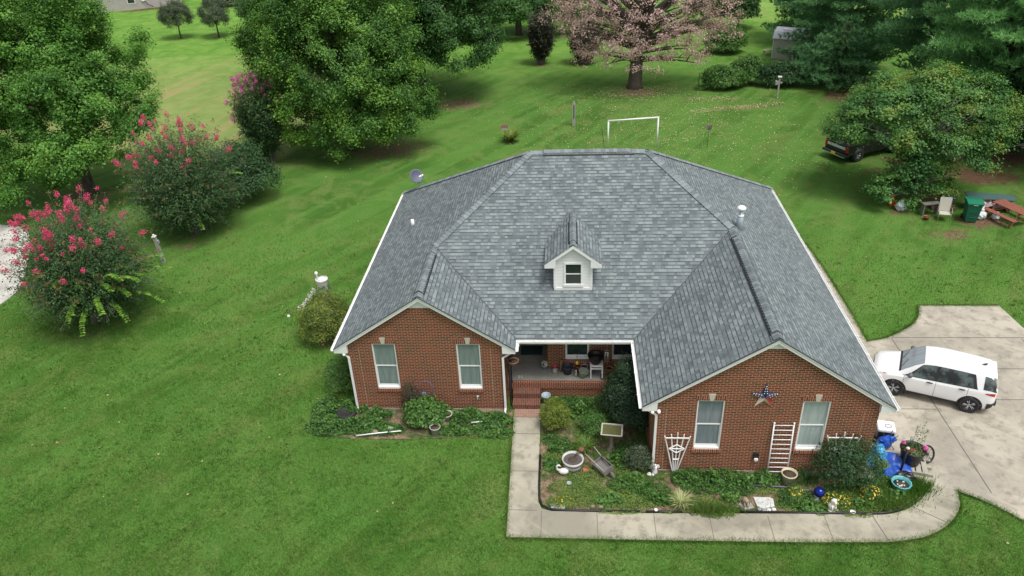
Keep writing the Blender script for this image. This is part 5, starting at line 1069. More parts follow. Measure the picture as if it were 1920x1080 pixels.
for s in (-1, 1):
    q = [(.30, s*.865, 1.19), (1.30, s*.865, 1.19), (.98, s*.725, 1.64), (.36, s*.725, 1.64)]; quadon('side_window', *(q if s < 0 else [q[1], q[0], q[3], q[2]]), CARGLASS, .012)
    mb = MB(); mb.box(1.12, 1.26, s*1.0-.08, s*1.0+.08, 1.12, 1.30, 0, None, .03); mb.build('mirror', TRIM, trk)
    mb = MB(); mb.box(-2.435, -2.36, s*.84-.08, s*.84+.085, .72, 1.08, 0, None, .015); mb.build('tail_lamp', LENSR, trk)
    for xw in (-1.45, 1.62): 
        wheel(trk, xw, s*.84, s, .37, .24, .22, 5, CHROME); mb = MB(); mb.tube([(xw, s*.60, .42), (xw, s*.935, .42)], .45, 20); mb.build('wheel_arch', TRIM, trk)
mb = MB(); mb.box(-2.43, -2.36, -.74, .74, .56, 1.15, 0, None, .015); tg = mb.build('tailgate', TRUCKP, trk)
mb = MB(); mb.box(-2.442, -2.428, -.72, .72, .86, 1.02, 0, None, .005); mb.build('tailgate_band', M('silver_band', (.50, .56, .56), .35, .2, 4), tg)
mb = MB(); mb.box(-2.445, -2.43, -.06, .06, 1.04, 1.10); mb.build('tailgate_handle', CHROME, tg)
mb = MB(); mb.box(-2.62, -2.42, -.92, .92, .44, .60, 0, None, .03); bp = mb.build('rear_bumper', TRIM, trk)
mb = MB(); mb.box(-2.635, -2.60, -.92, .92, .42, .49, 0, None, .01); mb.build('bumper_trim', CHROME, bp)
mb = MB(); mb.box(-2.645, -2.62, -.16, .16, .47, .62); mb.build('number_plate', M('yellow_plate', (.75, .48, .06), .5), trk)
mb = MB(); mb.box(2.58, 2.68, -.9, .9, .45, .62, 0, None, .03); mb.build('front_bumper', CHROME, trk)

# ================================================================ HOUSE-SIDE OBJECTS
# star
ST_ = thing('wall_star', 'red, white and blue metal star hung high on the right gable wall', 'star', (5.94, WYR-.02, 3.13))
RED = M('star_red', (.30, .02, .02), .5); BLUE = M('star_blue', (.012, .018, .06), .5); CREAM = M('cream_paint', (.62, .56, .45), .6)
pts = []
for k in range(10):
    a = math.pi/2+k*math.pi/5; r = .50 if k % 2 == 0 else .18; pts.append((r*math.cos(a)*.95, 0, r*math.sin(a)))
mb = MB(); c = (0, -.11, 0); cols = {0: (1, 1), 2: (1, 0), 4: (2, 2), 6: (0, 2), 8: (1, 1)}
for k in range(0, 10, 2):
    tip = pts[k]; p = pts[(k+9) % 10]; n = pts[(k+1) % 10]; ca, cb = {0: (1, 1), 2: (1, 0), 4: (2, 2), 6: (2, 0), 8: (0, 1)}[k]
    if k == 2: ca, cb = 1, 0
    if k == 8: ca, cb = 0, 1
    mb.add([tip, p, c], [(0, 1, 2)], ca); mb.add([tip, c, n], [(0, 1, 2)], cb)
mb.add(pts, [tuple(range(10))], 1); mb.build('star_body', [RED, BLUE, CREAM], ST_)
mb = MB()
for k in (0, 2, 8):
    tip = Vector(pts[k])
    for t_ in (.25, .45, .65, .83):
        for s in (-1, 1):
            e = Vector(pts[(k+s) % 10]); q = tip.lerp(Vector(c), t_).lerp(tip.lerp(e, t_), .5 if t_ > .3 else .3); mb.ball(q+Vector((0, -.008, 0)), .02, .006, .02, n=6)
mb.build('star_dots', WHITE, ST_)
# trellises
def bar(mb, a, b, w_=.021): mb.tube([a, b], w_, 5, smooth=False)
TG = 'white fan trellises'
def fan(loc, label, hgt, wd):
    t = thing('fan_trellis', label, 'trellis', loc, 0, TG); mb = MB()
    for k in range(5): f = k/4-.5; bar(mb, (f*.10, 0, 0), (f*wd, 0, hgt*(1.0-.08*abs(f)*2)))
    for z, ex in ((.88, 1.0), (.36, .5)): bar(mb, (-wd*.5*z*ex-.02, -.015, hgt*z), (wd*.5*z*ex+.02, -.015, hgt*z))
    z0, z1, zm = .52, .72, .62; w2 = wd*.30; P = [(-w2, -.015, hgt*zm), (0, -.015, hgt*z1), (w2, -.015, hgt*zm), (0, -.015, hgt*z0)]
    for i in range(4): bar(mb, P[i], P[(i+1) % 4])
    bar(mb, P[0], P[2]); mb.build('lattice', WHITE, t); return t
fan((3.42, WYR-.10, .0), 'white fan trellis with a diamond lattice, fully visible at the left of the right gable', 1.72, .80)
fan((8.52, WYR-.10, .0), 'white fan trellis rising behind the nandina shrub', 1.82, 1.02)
t = thing('ladder_trellis', 'white ladder-like panel leaning on the right gable wall between its two windows', 'trellis', (6.65, WYR-.07, 0)); mb = MB()
for x in (-.30, .30): mb.tube([(x*1.04, -.14, .12), (x, .02, 2.08)], .024, 6)
for k in range(11): f = k/10; mb.tube([(-.30, -.125+.14*f, .22+1.80*f), (.30, -.125+.14*f, .22+1.80*f)], .015, 5)
mb.ball((-.30, .02, 2.11), .035); mb.ball((.30, .02, 2.11), .035); mb.build('rails', WHITE, t)
t = thing('metal_trellis', 'purple scrolled metal trellis with a blue flower against the left gable wall', 'trellis', (-5.15, WYL-.12, 0)); mb = MB(); PUR = M('purple_metal', (.16, .10, .20), .5)
bz = [(-.26, 0, 0), (-.26, 0, 1.1)]+[(.26*math.cos(math.pi*(1-k/8)), 0, 1.1+.30*math.sin(math.pi*k/8)) for k in range(1, 8)]+[(.26, 0, 1.1), (.26, 0, 0)]; mb.tube(bz, .014, 5)
for cx, cz, s in ((.10, .85, 1), (-.10, .62, -1), (.10, .40, 1)): mb.tube([(cx+s*(.02+.012*k)*math.cos(k*.7), 0, cz+(.02+.012*k)*math.sin(k*.7)) for k in range(12)], .010, 4)
mb.build('frame', PUR, t); mb = MB()
for k in range(6): a = k*math.pi/3; mb.ball((-.08+.055*math.cos(a), -.03, .86+.055*math.sin(a)), .035, .012, .035, n=6)
mb.build('flower_ornament', M('flower_blue', (.18, .36, .60), .4), t)

TERRA = M('terracotta', (.42, .16, .08), .85, .2, 10); POTW = M('white_pot', (.60, .58, .52), .7, .2, 8); SOILM = M('pot_soil', (.07, .05, .035), .95, .4, 20); STONEG = M('grey_stone', (.30, .30, .29), .85, .3, 12)
def pot(name, label, loc, r, h, mat, taper=.72, rim=.0, soil=True, group=None, cat='flower pot', T=None, n=22):
    t = thing(name, label, cat, loc, 0, group); mb = MB(); rr = rim or r*.08
    mb.lathe([(r*taper, 0), (r*.92, h*.86), (r+rr*.3, h*.87), (r+rr*.4, h), (r-rr, h), (r-rr*1.2, h*.80)], (0, 0, 0), n, T=T); mb.build('pot_body', mat, t)
    if soil: mb = MB(); mb.lathe([(0.01, h*.70), (r-rr*1.2, h*.80), (0.01, h*.84)], (0, 0, 0), n, T=T); mb.build('soil', SOILM, t)
    return t
pot('flower_pot', 'white round pot of soil near the hydrangea, closest to the left wall', (-4.40, 21.25, .03), .20, .24, POTW)
pot('flower_pot', 'grey-white pot of soil standing in the ivy nearer the lawn', (-4.70, 20.45, .03), .19, .32, M('aged_pot', (.42, .40, .36), .8, .3, 8))
pot('flower_pot', 'cream pot of soil at the foot of the white ladder-like panel', (6.93, 18.30, .03), .24, .44, M('cream_pot', (.55, .50, .34), .7, .2, 8))
pot('bucket', 'small blue-grey bucket beside the porch steps', (-.84, 22.22, .03), .17, .36, M('bluegrey_plastic', (.30, .38, .42), .5), soil=False, cat='bucket')
# turquoise scalloped planter
t = thing('planter', 'turquoise ribbed round planter in the grass at the right end of the bed', 'planter', (10.25, 18.02, .03)); t.scale = (.86, .86, .9); mb = MB(); n = 48; vs = []; pr = [(.20, 0), (.26, .2), (.32, .40), (.34, .43), (.29, .43), (.25, .30)]
TURQ = M('turquoise_glaze', (.10, .36, .38), .3, .15, 6)
for i, (r, z) in enumerate(pr):
    for k in range(n): a = 2*math.pi*k/n; q = r*(1+.05*abs(math.cos(a*6))); vs.append((q*math.cos(a), q*math.sin(a), z))
mb.add(vs, [(i*n+k, i*n+(k+1) % n, (i+1)*n+(k+1) % n, (i+1)*n+k) for i in range(len(pr)-1) for k in range(n)], 0, True); mb.build('pot_body', TURQ, t)
mb = MB(); mb.lathe([(.01, .26), (.262, .31), (.01, .33)]); mb.build('soil', SOILM, t)
rg = random.Random(4)
for k in range(9): mb = MB(); mb.ball((rg.uniform(-.15, .15), rg.uniform(-.15, .15), .35), .03, .04, .025, n=6); mb.build('pebble', POTW, t)
# black bag
t = thing('plastic_bag', 'crumpled shiny black plastic bag behind the turquoise planter', 'bag', (10.55, 18.45, .02)); mb = MB(); mb.ball((0, 0, .17), .32, .22, .19, n=16, seed=5, amp=.16); mb.build('bag_body', M('black_film', (.012, .012, .013), .18, .2, 6, spec=.8), t)
# half-barrel planter, rusty bracket
t = thing('barrel_planter', 'white-washed half barrel planter with dark bands in the garden bed', 'planter', (.12, 18.85, .02)); mb = MB(); mb.lathe([(.27, 0), (.33, .22), (.36, .42), (.33, .42), (.30, .30)], n=28); mb.build('staves', M('whitewash_wood', (.50, .50, .45), .8, .3, 8), t)
mb = MB(); mb.lathe([(.295, .08), (.305, .08), (.315, .13), (.30, .13)], n=28); mb.lathe([(.345, .29), (.352, .29), (.360, .35), (.35, .35)], n=28); mb.build('hoop', M('dark_hoop', (.08, .075, .07), .7), t); mb = MB(); mb.lathe([(.01, .3), (.31, .34), (.01, .36)]); mb.build('soil', SOILM, t)
t = thing('hand_pump', 'small rusty hand pump at the back rim of the half barrel', 'hand pump', (.40, 19.12, .02)); mb = MB(); RUST = M('rust', (.17, .085, .045), .9, .4, 14)
mb.lathe([(.10, 0), (.10, .04), (.05, .06), (.05, .5), (.10, .52), (.10, .60), (.04, .62)], n=12); mb.tube([(0, 0, .50), (-.14, -.10, .50), (-.19, -.14, .42)], .03, 8); mb.tube([(0, 0, .6), (.12, .06, .66), (.18, .08, .50), (.19, .08, .30)], .014, 6); mb.build('pump_body', RUST, t)
pot('flower_pot', 'small orange clay pot lying right of the half barrel', (.55, 18.80, .06), .10, .17, TERRA, T=Matrix.Rotation(R_(60), 4, 'X'), soil=False)
# swan ornament
t = thing('swan_ornament', 'white swan-shaped garden ornament left of the half barrel', 'garden ornament', (-.18, 18.55, .03)); mb = MB(); WH = M('chalk_white', (.70, .69, .66), .7, .12, 10)
mb.ball((0, 0, .12), .17, .11, .11, n=14); mb.tube([(-.13, 0, .15), (-.22, 0, .22), (-.22, 0, .34), (-.15, 0, .38), (-.10, 0, .33)], [.05, .035, .03, .032, .02], 8); mb.build('swan_body', WH, t)
mb = MB(); mb.tube([(-.10, 0, .335), (-.05, 0, .30)], [.018, .006], 6); mb.build('beak', AMBER, t)
# birdbath (square mossy basin)
t = thing('birdbath', 'square moss-filled stone basin on a slim pedestal in front of the dark glossy shrub', 'birdbath', (1.43, 19.75, 0), R_(-6)); mb = MB(); mb.lathe([(.17, 0), (.15, .06), (.07, .14), (.06, .70), (.15, .80)], n=14); mb.build('pedestal', M('stained_stone', (.20, .18, .14), .9, .4, 8), t)
mb = MB(); o_, i_ = .36, .31
mb.add([(-.2, -.18, .78), (.2, -.18, .78), (.2, .18, .78), (-.2, .18, .78), (-o_, -.31, .90), (o_, -.31, .90), (o_, .31, .90), (-o_, .31, .90), (-i_, -.26, .90), (i_, -.26, .90), (i_, .26, .90), (-i_, .26, .90), (-i_, -.26, .84), (i_, -.26, .84), (i_, .26, .84), (-i_, .26, .84)],
  [(3, 2, 1, 0), (0, 1, 5, 4), (1, 2, 6, 5), (2, 3, 7, 6), (3, 0, 4, 7), (4, 5, 9, 8), (5, 6, 10, 9), (6, 7, 11, 10), (7, 4, 8, 11), (8, 9, 13, 12), (9, 10, 14, 13), (10, 11, 15, 14), (11, 8, 12, 15)]); mb.build('basin', M('basin_stone', (.42, .40, .34), .85, .3, 10), t)
mb = MB(); mb.box(-i_+.002, i_-.002, -.258, .258, .80, .865); mb.build('moss', M('moss_fill', (.09, .095, .03), .95, .5, 14), t)
# wheelbarrow planter
t = thing('wheelbarrow_planter', 'small weathered wooden wheelbarrow planter tipped in the middle of the garden bed', 'planter', (1.12, 18.70, .03), R_(-52)); OLDW = M('weathered_wood', (.17, .16, .145), .9, .35, 6)
mb = MB(); T = Matrix.Translation((0, 0, .16)) @ Matrix.Rotation(R_(18), 4, 'X')
mb.box(-.30, .30, -.19, .19, 0, .03, T=T); mb.box(-.30, .30, -.21, -.19, 0, .20, T=T); mb.box(-.30, .30, .19, .21, 0, .20, T=T); mb.box(.28, .30, -.188, .188, .031, .22, T=T); mb.box(-.30, -.28, -.188, .188, .031, .16, T=T); mb.build('tray', OLDW, t)
mb = MB(); mb.tube([(.3, -.12, .17), (-.72, -.2, .36)], .018, 6); mb.tube([(.3, .12, .20), (-.72, .2, .42)], .018, 6); mb.build('handle', M('pale_wood', (.38, .36, .32), .85), t)
mb = MB(); mb.lathe([(.13, -.02), (.13, .02), (.02, .025)], (0, 0, 0), 18, T=Matrix.Translation((.42, 0, .13)) @ Matrix.Rotation(R_(90), 4, 'X')); mb.build('wheel', OLDW, t)
# lamps / bulbs / ornaments
pot('solar_light', 'small round white garden light beside the path edge below the pale tuft', (2.66, 16.99, 0), .055, .12, WHITE, soil=False, cat='garden light'); pot('jar', 'small white jar lid lying at the path edge below the yellow flowers', (8.55, 17.07, .03), .075, .07, WHITE, soil=False, cat='jar'); pot('jar', 'tiny glass jar in the grass right of the turquoise planter', (11.0, 18.25, .03), .06, .10, M('jar_glass', (.4, .45, .42), .2), soil=False, cat='jar')
pot('garden_stone', 'round grey-blue stone ball lying in the left part of the bed', (.0, 18.05, .03), .08, .10, M('bluish_stone', (.32, .36, .38), .6), soil=False, cat='stone')
t = thing('gazing_ball', 'shiny dark blue gazing ball on a short white stand', 'gazing ball', (7.68, 17.62, .03)); mb = MB(); mb.ball((0, 0, .30), .17, n=28); mb.build('globe', M('blue_mirror', (.01, .025, .22), .06, .1, 2, metal=.55, bump=0), t); mb = MB(); mb.lathe([(.12, 0), (.09, .06), (.07, .12), (.09, .16)], (-.05, -.03, 0), 14); mb.build('stand', WHITE, t)
def statue(name, label, loc, kind, mat, s=1.0, cat='statue', rz=0):
    t = thing(name, label, cat, loc, rz); mb = MB()
    if kind == 'dog':
        mb.ball((0, 0, .14*s), .13*s, .11*s, .15*s, n=12); mb.tube([(0, 0, .05*s), (0, 0, .2*s), (0, -.02*s, .30*s)], [.13*s, .10*s, .06*s], 10); mb.ball((0, -.05*s, .36*s), .075*s, .085*s, .07*s, n=10); mb.ball((0, -.13*s, .34*s), .035*s); mb.ball((-.07*s, -.03*s, .36*s), .02*s, .03*s, .05*s); mb.ball((.07*s, -.03*s, .36*s), .02*s, .03*s, .05*s)
        for x in (-.06, .06): mb.tube([(x*s, -.09*s, .22*s), (x*s, -.12*s, 0)], .028*s, 6)
        mb.box(-.15*s, .15*s, -.16*s, .12*s, -.02, .02*s)
    elif kind == 'angel':
        mb.lathe([(.12*s, 0), (.10*s, .1*s), (.07*s, .25*s), (.08*s, .34*s), (.03*s, .38*s)], n=12); mb.ball((0, 0, .44*s), .055*s)
        for x in (-1, 1): mb.ball((x*.11*s, .05*s, .32*s), .08*s, .02*s, .11*s)
    elif kind == 'sphinx':
        mb.ball((0, .05*s, .10*s), .09*s, .14*s, .10*s); mb.ball((0, -.06*s, .20*s), .065*s, .06*s, .075*s); mb.ball((0, -.06*s, .17*s), .08*s, .04*s, .09*s)
        for x in (-.05, .05): mb.tube([(x*s, -.06*s, .12*s), (x*s, -.14*s, .02*s)], .025*s, 6)
    mb.build('statue_body', mat, t); return t
statue('dog_statue', 'white seated dog statue right of the blue gazing ball', (7.98, 17.25, .04), 'dog', WH, 1.0, 'statue', .3)
statue('lion_statue', 'small tan lion figurine on a grey slate at the front of the bed', (5.42, 17.33, .06), 'sphinx', M('tan_stone', (.33, .26, .17), .85, .3, 12), 1.0)
statue('angel_statue', 'small white angel figurine at the left corner of the right gable wall', (2.78, 18.62, .05), 'angel', WH, .8)
statue('angel_statue', 'slender pale figurine beside the downspout by the dark glossy shrub', (2.34, 19.12, .10), 'angel', WH, 1.35)
def slab(name, label, pts, z, th, mat, cat='stone'):
    c = np.mean(pts, 0); t = thing(name, label, cat, (c[0], c[1], 0)); mb = MB(); mb.prism([(x-c[0], y-c[1], z+.02*i/len(pts)) for i, (x, y) in enumerate(pts)][::-1], (0, 0, -th)); mb.build('slab', mat, t); return t
slab('stone_slab', 'flat white stone slab in the bare patch of the bed', [(5.72, 17.62), (5.76, 17.25), (5.92, 17.12), (6.1, 17.2), (6.28, 17.24), (6.30, 17.55), (6.2, 17.60)], .08, .06, M('white_stone', (.55, .57, .55), .8, .25, 5))
slab('slate', 'dark grey slate tile under the small tan lion', [(5.22, 17.35), (5.38, 17.12), (5.68, 17.2), (5.56, 17.46), (5.4, 17.5)], .05, .03, STONEG)
slab('stepping_stone', 'pale grey stepping stone in the left corner of the bed', [(-.62, 17.22), (-.55, 17.03), (-.15, 17.01), (-.12, 17.15), (-.35, 17.25)], .055, .03, M('pale_stone', (.40, .41, .40), .85))
rg = random.Random(8)
ROCKD = [(5.80, 17.12, 'mottled grey rock below the white slab, leftmost of four'), (5.93, 17.08, 'grey rock below the white slab, second of four from the left'), (6.08, 17.10, 'whitish rock below the white slab, third of four from the left'), (6.24, 17.12, 'pale rock below the white slab, rightmost of four'), (.72, 17.12, 'brown-grey rock in the weeds near the path, left of its neighbour'), (.98, 17.10, 'brown-grey rock in the weeds near the path, right of its neighbour'), (-6.35, 20.62, 'blue-grey rock in the bare patch of the left bed'), (-6.85, 20.45, 'pointed tan rock at the left end of the white pipe'), (2.60, 18.55, 'small white rock at the house corner downspout')]
for x, y, lb in ROCKD:
    t = thing('rock', lb, 'rock', (x, y, .04)); s = .11 if x < -6 else .075; mb = MB(); mb.ball((0, 0, .03), s, s*.8, s*.75, n=10, seed=int(x*10), amp=.2); mb.build('rock_body', STONEG if 'grey' in lb and 'brown' not in lb else WH if lb.startswith(('whit', 'pale', 'small white')) else M('brown_rock', (.26, .21, .16), .9), t)
# black edging, pipes
t = thing('garden_edging', 'low black plastic edging along the garden bed and path', 'edging', (0, 17, 0)); mb = MB()
E_ = [(-.975, 19.4), (-.965, 18.0), (-.94, 17.45), (-.84, 17.14), (-.6, 16.995), (-.2, 16.955), (2.17, 16.955)]
for seg, nm in ((E_, 0), ([(2.35, 16.955), (3.45, 16.97)], 1), ([(5.2, 17.02), (8.9, 17.045)]+arc([(8.9, 17.045), (9.66, 17.12), (10.32, 17.41), (10.86, 17.88)], 3), 2)): mb.tube([(x, y-17, .06) for x, y in seg], .038, 6)
mb.build('edging_strip', BLACK, t)
t = thing('drain_pipe', 'black drain pipe lying across the bed below the right window', 'pipe', (6.6, 17.9, .06)); mb = MB(); mb.tube([(-1.1, .22, .02), (-.4, .18, .04), (.3, .12, .05), (.85, .04, .03), (1.0, -.02, .02)], .045, 8); mb.build('pipe', M('grey_black_plastic', (.05, .052, .06), .35), t)
t = thing('plastic_pipe', 'white pipe lying along the left bed, the longer of two', 'pipe', (-6.7, 20.30, .14)); mb = MB(); mb.tube([(-.78, -.14, 0), (.0, 0, .01), (.78, .14, 0)], .022, 8); mb.build('pipe', WHITE, t)
t = thing('plastic_pipe', 'short white pipe piece in the left bed near the path', 'pipe', (-3.15, 20.95, .16)); mb = MB(); mb.tube([(-.32, -.05, 0), (.3, .05, 0)], .022, 8); mb.build('pipe', WHITE, t)
t = thing('tire_planter', 'black rubber ring planter at the left corner of the house', 'planter', (-8.15, 21.45, .0)); mb = MB(); mb.lathe([(.22, 0), (.34, .03), (.37, .10), (.33, .16), (.25, .16), (.21, .1)], n=24); mb.build('ring', RUBBER, t); mb = MB(); mb.lathe([(.01, .08), (.22, .09), (.01, .1)]); mb.build('soil', SOILM, t)
# fibre post, tall black pole planter by the steps, hanging baskets
t = thing('shepherd_hook', 'black iron pole with a hanging bowl of flowers at the left end of the porch', 'plant hanger', (-2.14, 22.05, 0)); mb = MB(); mb.tube([(0, 0, 0), (0, 0, 2.2), (.03, 0, 2.32), (.12, -.02, 2.36), (.16, -.02, 2.28)], .014, 6); mb.build('pole', IRON, t)
t = thing('hanging_planter', 'brown hanging bowl planter under the eave at the left end of the porch', 'hanging planter', (-1.97, 22.02, 1.98)); mb = MB(); mb.lathe([(.04, -.10), (.15, -.02), (.20, .08), (.205, .11), (.18, .11), (.15, .04)], n=20); mb.build('bowl', M('brown_glaze', (.22, .12, .07), .5), t); mb = MB(); mb.lathe([(.01, .05), (.17, .07), (.01, .09)]); mb.build('soil', SOILM, t)
mb = MB()
for k in range(3): a = k*2.09; mb.tube([(.19*math.cos(a), .19*math.sin(a), .1), (0, 0, .36)], .004, 4)
mb.build('hanger', IRON, t)

# ================================================================ PORCH OBJECTS (floor z .66)
FZ = .66
t = thing('plant_stand_table', 'white wooden stool against the porch back wall carrying the black cauldron', 'stool', (1.02, 23.05, FZ)); mb = MB(); mb.box(-.24, .24, -.20, .20, .52, .56, 0, None, .008); mb.build('seat', WHITE, t)
for x in (-.21, .21):
    for y in (-.17, .17): mb = MB(); mb.box(x-.022, x+.022, y-.022, y+.022, 0, .519); mb.build('leg', WHITE, t)
mb = MB(); mb.box(-.19, .19, -.182, -.158, .40, .46); mb.box(-.19, .19, .158, .182, .40, .46); mb.build('apron', WHITE, t)
t = thing('cauldron', 'wide black cauldron planter standing on the white stool', 'planter', (.98, 23.07, FZ+.565)); mb = MB(); mb.lathe([(.16, 0), (.22, .12), (.27, .28), (.30, .36), (.285, .38), (.25, .34), (.20, .2)], n=24); mb.build('pot_body', BLACK, t); mb = MB(); mb.lathe([(.01, .2), (.22, .24), (.01, .26)]); mb.build('soil', SOILM, t)
pot('bucket', 'dark blue-black bucket on the porch below the left porch window', (-.05, 23.18, FZ), .20, .34, M('blue_black', (.035, .042, .06), .5), soil=False, cat='bucket')
pot('flower_pot', 'terracotta pot on the porch right of the white stool', (1.50, 23.18, FZ), .14, .26, TERRA)
pot('flower_pot', 'rust-red pot behind the sage green bucket on the porch', (.36, 23.28, FZ), .13, .28, M('rust_red', (.26, .06, .04), .6))
pot('flower_pot', 'grey pot between the rust-red pot and the white stool', (.58, 23.27, FZ), .14, .28, STONEG)
t = thing('bucket', 'sage green pail with a wire handle on the porch left of the white stool', 'bucket', (.50, 22.98, FZ)); SAGE = M('sage_enamel', (.30, .34, .24), .5); mb = MB(); mb.lathe([(.13, 0), (.20, .27), (.21, .28), (.185, .28), (.12, .04)], n=22, T=Matrix.Rotation(R_(14), 4, 'Y')); mb.build('pail_body', SAGE, t); mb = MB(); mb.tube([(.21*math.cos(a), -.2*math.sin(a)*.5-.05, .26-.22*math.sin(a)) for a in np.linspace(0, math.pi, 10)], .006, 5); mb.build('handle', IRON, t)
t = thing('spray_bottle', 'white spray bottle standing on the porch', 'bottle', (.27, 22.98, FZ)); mb = MB(); mb.lathe([(.045, 0), (.045, .16), (.016, .2), (.016, .24)], n=12); mb.build('bottle_body', M('clear_green', (.35, .42, .33), .3), t); mb = MB(); mb.box(-.03, .02, -.015, .015, .24, .28, 0, None, .006); mb.build('nozzle', WHITE, t)
def figure(label, x, c1, c2):
    t = thing('garden_gnome', label, 'figurine', (x, 23.2, FZ)); mb = MB(); mb.lathe([(.09, 0), (.11, .1), (.07, .2)], n=12); mb.build('torso', c1, t); mb = MB(); mb.ball((0, 0, .24), .055); mb.build('head', M('skin_tone', (.50, .32, .24), .7), t); mb = MB(); mb.lathe([(.07, .25), (.04, .33), (.005, .42)], n=10); mb.build('hat', c2, t)
figure('small gnome figurine with a pink-red hat on the porch floor', -.52, STONEG, M('pink_red', (.5, .04, .08), .6))
t = thing('flower_bunch', 'small bunch of pale flowers in a blue pot at the corner of the porch entrance', 'potted plant', (-.92, 23.45, FZ)); mb = MB(); mb.lathe([(.07, 0), (.10, .16), (.085, .16)], n=14); mb.build('pot_body', M('blue_pot', (.08, .20, .30), .4), t); rg2 = np.random.default_rng(4); d = rdir(rg2, 120); leaves('flowers', d*.13+np.array([0, -.02, .24]), d, .05, M('pale_petal', (.6, .55, .42), .7), t, rg2, .9)
t = thing('rolled_mat', 'upright brown bundle leaning by the wall left of the dark bucket', 'bundle', (-.30, 23.3, FZ)); mb = MB(); mb.tube([(0, 0, 0), (.02, .05, .5)], .055, 8); mb.build('roll', M('brown_reed', (.20, .12, .06), .9), t)
t = thing('doormat', 'dark green doormat in front of the recessed door', 'doormat', (-1.45, 24.62, FZ)); mb = MB(); mb.box(-.42, .42, -.30, .30, .004, .022, 0, None, .005); mb.build('mat', M('green_mat', (.025, .075, .07), .95, .3, 30), t)
t = thing('doormat', 'brown coir mat at the right end of the porch', 'doormat', (1.55, 22.96, FZ)); mb = MB(); mb.box(-.38, .38, -.18, .18, .004, .02, 0, None, .005); mb.build('mat', M('coir', (.10, .065, .035), .95, .3, 30), t)
t = thing('wind_chime', 'silver tube wind chime hanging under the porch eave', 'wind chime', (1.36, 22.62, 2.02)); mb = MB(); GALV2 = M('chime_metal', (.55, .55, .52), .3, .1, 6, metal=.7); mb.tube([(0, 0, .1), (0, 0, .46)], .004, 4)
mb.lathe([(.08, .02), (.08, .05), (.06, .05), (.06, .02)], n=16)
for k in range(5): a = k*1.256; mb.tube([(.07*math.cos(a), .07*math.sin(a), .02), (.07*math.cos(a), .07*math.sin(a), -.42-.04*(k % 3))], .012, 6)
mb.build('tubes', GALV2, t)
t = thing('suncatcher', 'small yellow hanging ornament before the left porch window', 'ornament', (.30, 22.75, 1.66)); mb = MB(); mb.ball((0, 0, -.22), .055, .02, .085); mb.build('drop', M('yellow_plastic', (.75, .45, .03), .5), t); mb = MB(); mb.tube([(0, 0, -.14), (0, 0, .8)], .008, 4); mb.build('cord', IRON, t)
# cushioned chair at the right end
t = thing('patio_chair', 'brown metal chair with a red and green checked cushion on the porch', 'chair', (1.98, 22.98, FZ), R_(155)); RB = M('rust_brown', (.16, .06, .03), .7)
mb = MB(); mb.box(-.24, .24, -.24, .24, .38, .41, 0, None, .01); mb.build('seat', RB, t)
T = Matrix.Translation((0, .23, .40)) @ Matrix.Rotation(R_(-14), 4, 'X'); mb = MB(); mb.box(-.24, .24, -.015, .015, 0, .52, 0, T, .01); mb.build('backrest', RB, t)
for x in (-.21, .21):
    for y in (-.21, .21): mb = MB(); mb.tube([(x, y, .38), (x*1.1, y*1.15, 0)], .014, 6); mb.build('leg', RB, t)
tt = NT('checked_cloth'); ck = tt.node('ShaderNodeTexChecker'); tt.l.new(tt.uv(), ck.inputs[0]); ck.inputs['Scale'].default_value = 9; ck.inputs[1].default_value = (.42, .10, .07, 1); ck.inputs[2].default_value = (.30, .32, .18, 1); tt.set(ck.outputs[0], .9)
mb = MB(); mb.box(-.23, .23, -.23, .22, .41, .50, 0, None, .035); mb.build('cushion', tt.m, t)
t = thing('porch_planter', 'leafy dark plant spilling over the right end of the porch', 'potted plant', (2.35, 22.8, FZ)); rg2 = np.random.default_rng(14); d = rdir(rg2, 900); leaves('foliage', d*np.array([.24, .22, .26])*(rg2.random((900, 1))**.4)+np.array([0, 0, .42]), d+np.array([0, 0, .5]), .05, HOLLY, t, rg2); mb = MB(); mb.lathe([(.1, 0), (.15, .24), (.13, .24)], n=16); mb.build('pot_body', BLACK, t)
t = thing('metal_sign', 'small pale scroll-shaped metal ornament leaning at the left edge of the porch floor', 'ornament', (-1.80, 22.8, FZ)); mb = MB()
for s in (-1, 1): mb.tube([(s*(.05+.03*math.cos(k*.6)), 0, .10+.06*math.sin(k*.6)) for k in range(11)], .009, 5)
mb.build('scroll', WH, t)

# ================================================================ DRIVE-END CLUTTER
t = thing('cooler', 'white-lidded portable cooler with black base near the right house corner', 'cooler', (10.55, 20.35, .04), R_(-12)); mb = MB(); mb.box(-.26, .26, -.24, .24, 0, .52, 0, None, .04); mb.build('cooler_body', BLACK, t); mb = MB(); mb.box(-.28, .28, -.26, .26, .522, .66, 0, None, .05); mb.build('lid', WHITE, t); mb = MB(); mb.tube([(.05+.10*math.cos(a), -.04+.09*math.sin(a), .668) for a in np.linspace(0, 6.0, 16)], .009, 5); mb.build('handle', BLACK, t)
mb = MB(); mb.lathe([(.10, -.03), (.10, .03), (.02, .03)], n=16, T=Matrix.Translation((-.31, -.12, .10)) @ Matrix.Rotation(R_(90), 4, 'Y')); mb.build('wheel', BLACK, t)
def cloth(name, label, loc, pts_fn, mat, cat, rz=0, nu=26, nv=26):
    t = thing(name, label, cat, loc, rz); vs = [pts_fn(i/nu, j/nv) for i in range(nu+1) for j in range(nv+1)]; mb = MB(); mb.add(vs, [(i*(nv+1)+j, (i+1)*(nv+1)+j, (i+1)*(nv+1)+j+1, i*(nv+1)+j+1) for i in range(nu) for j in range(nv)], 0, True)
    o = mb.build('sheet', mat, t); md = o.modifiers.new('thickness', 'SOLIDIFY'); md.thickness = .006; return t
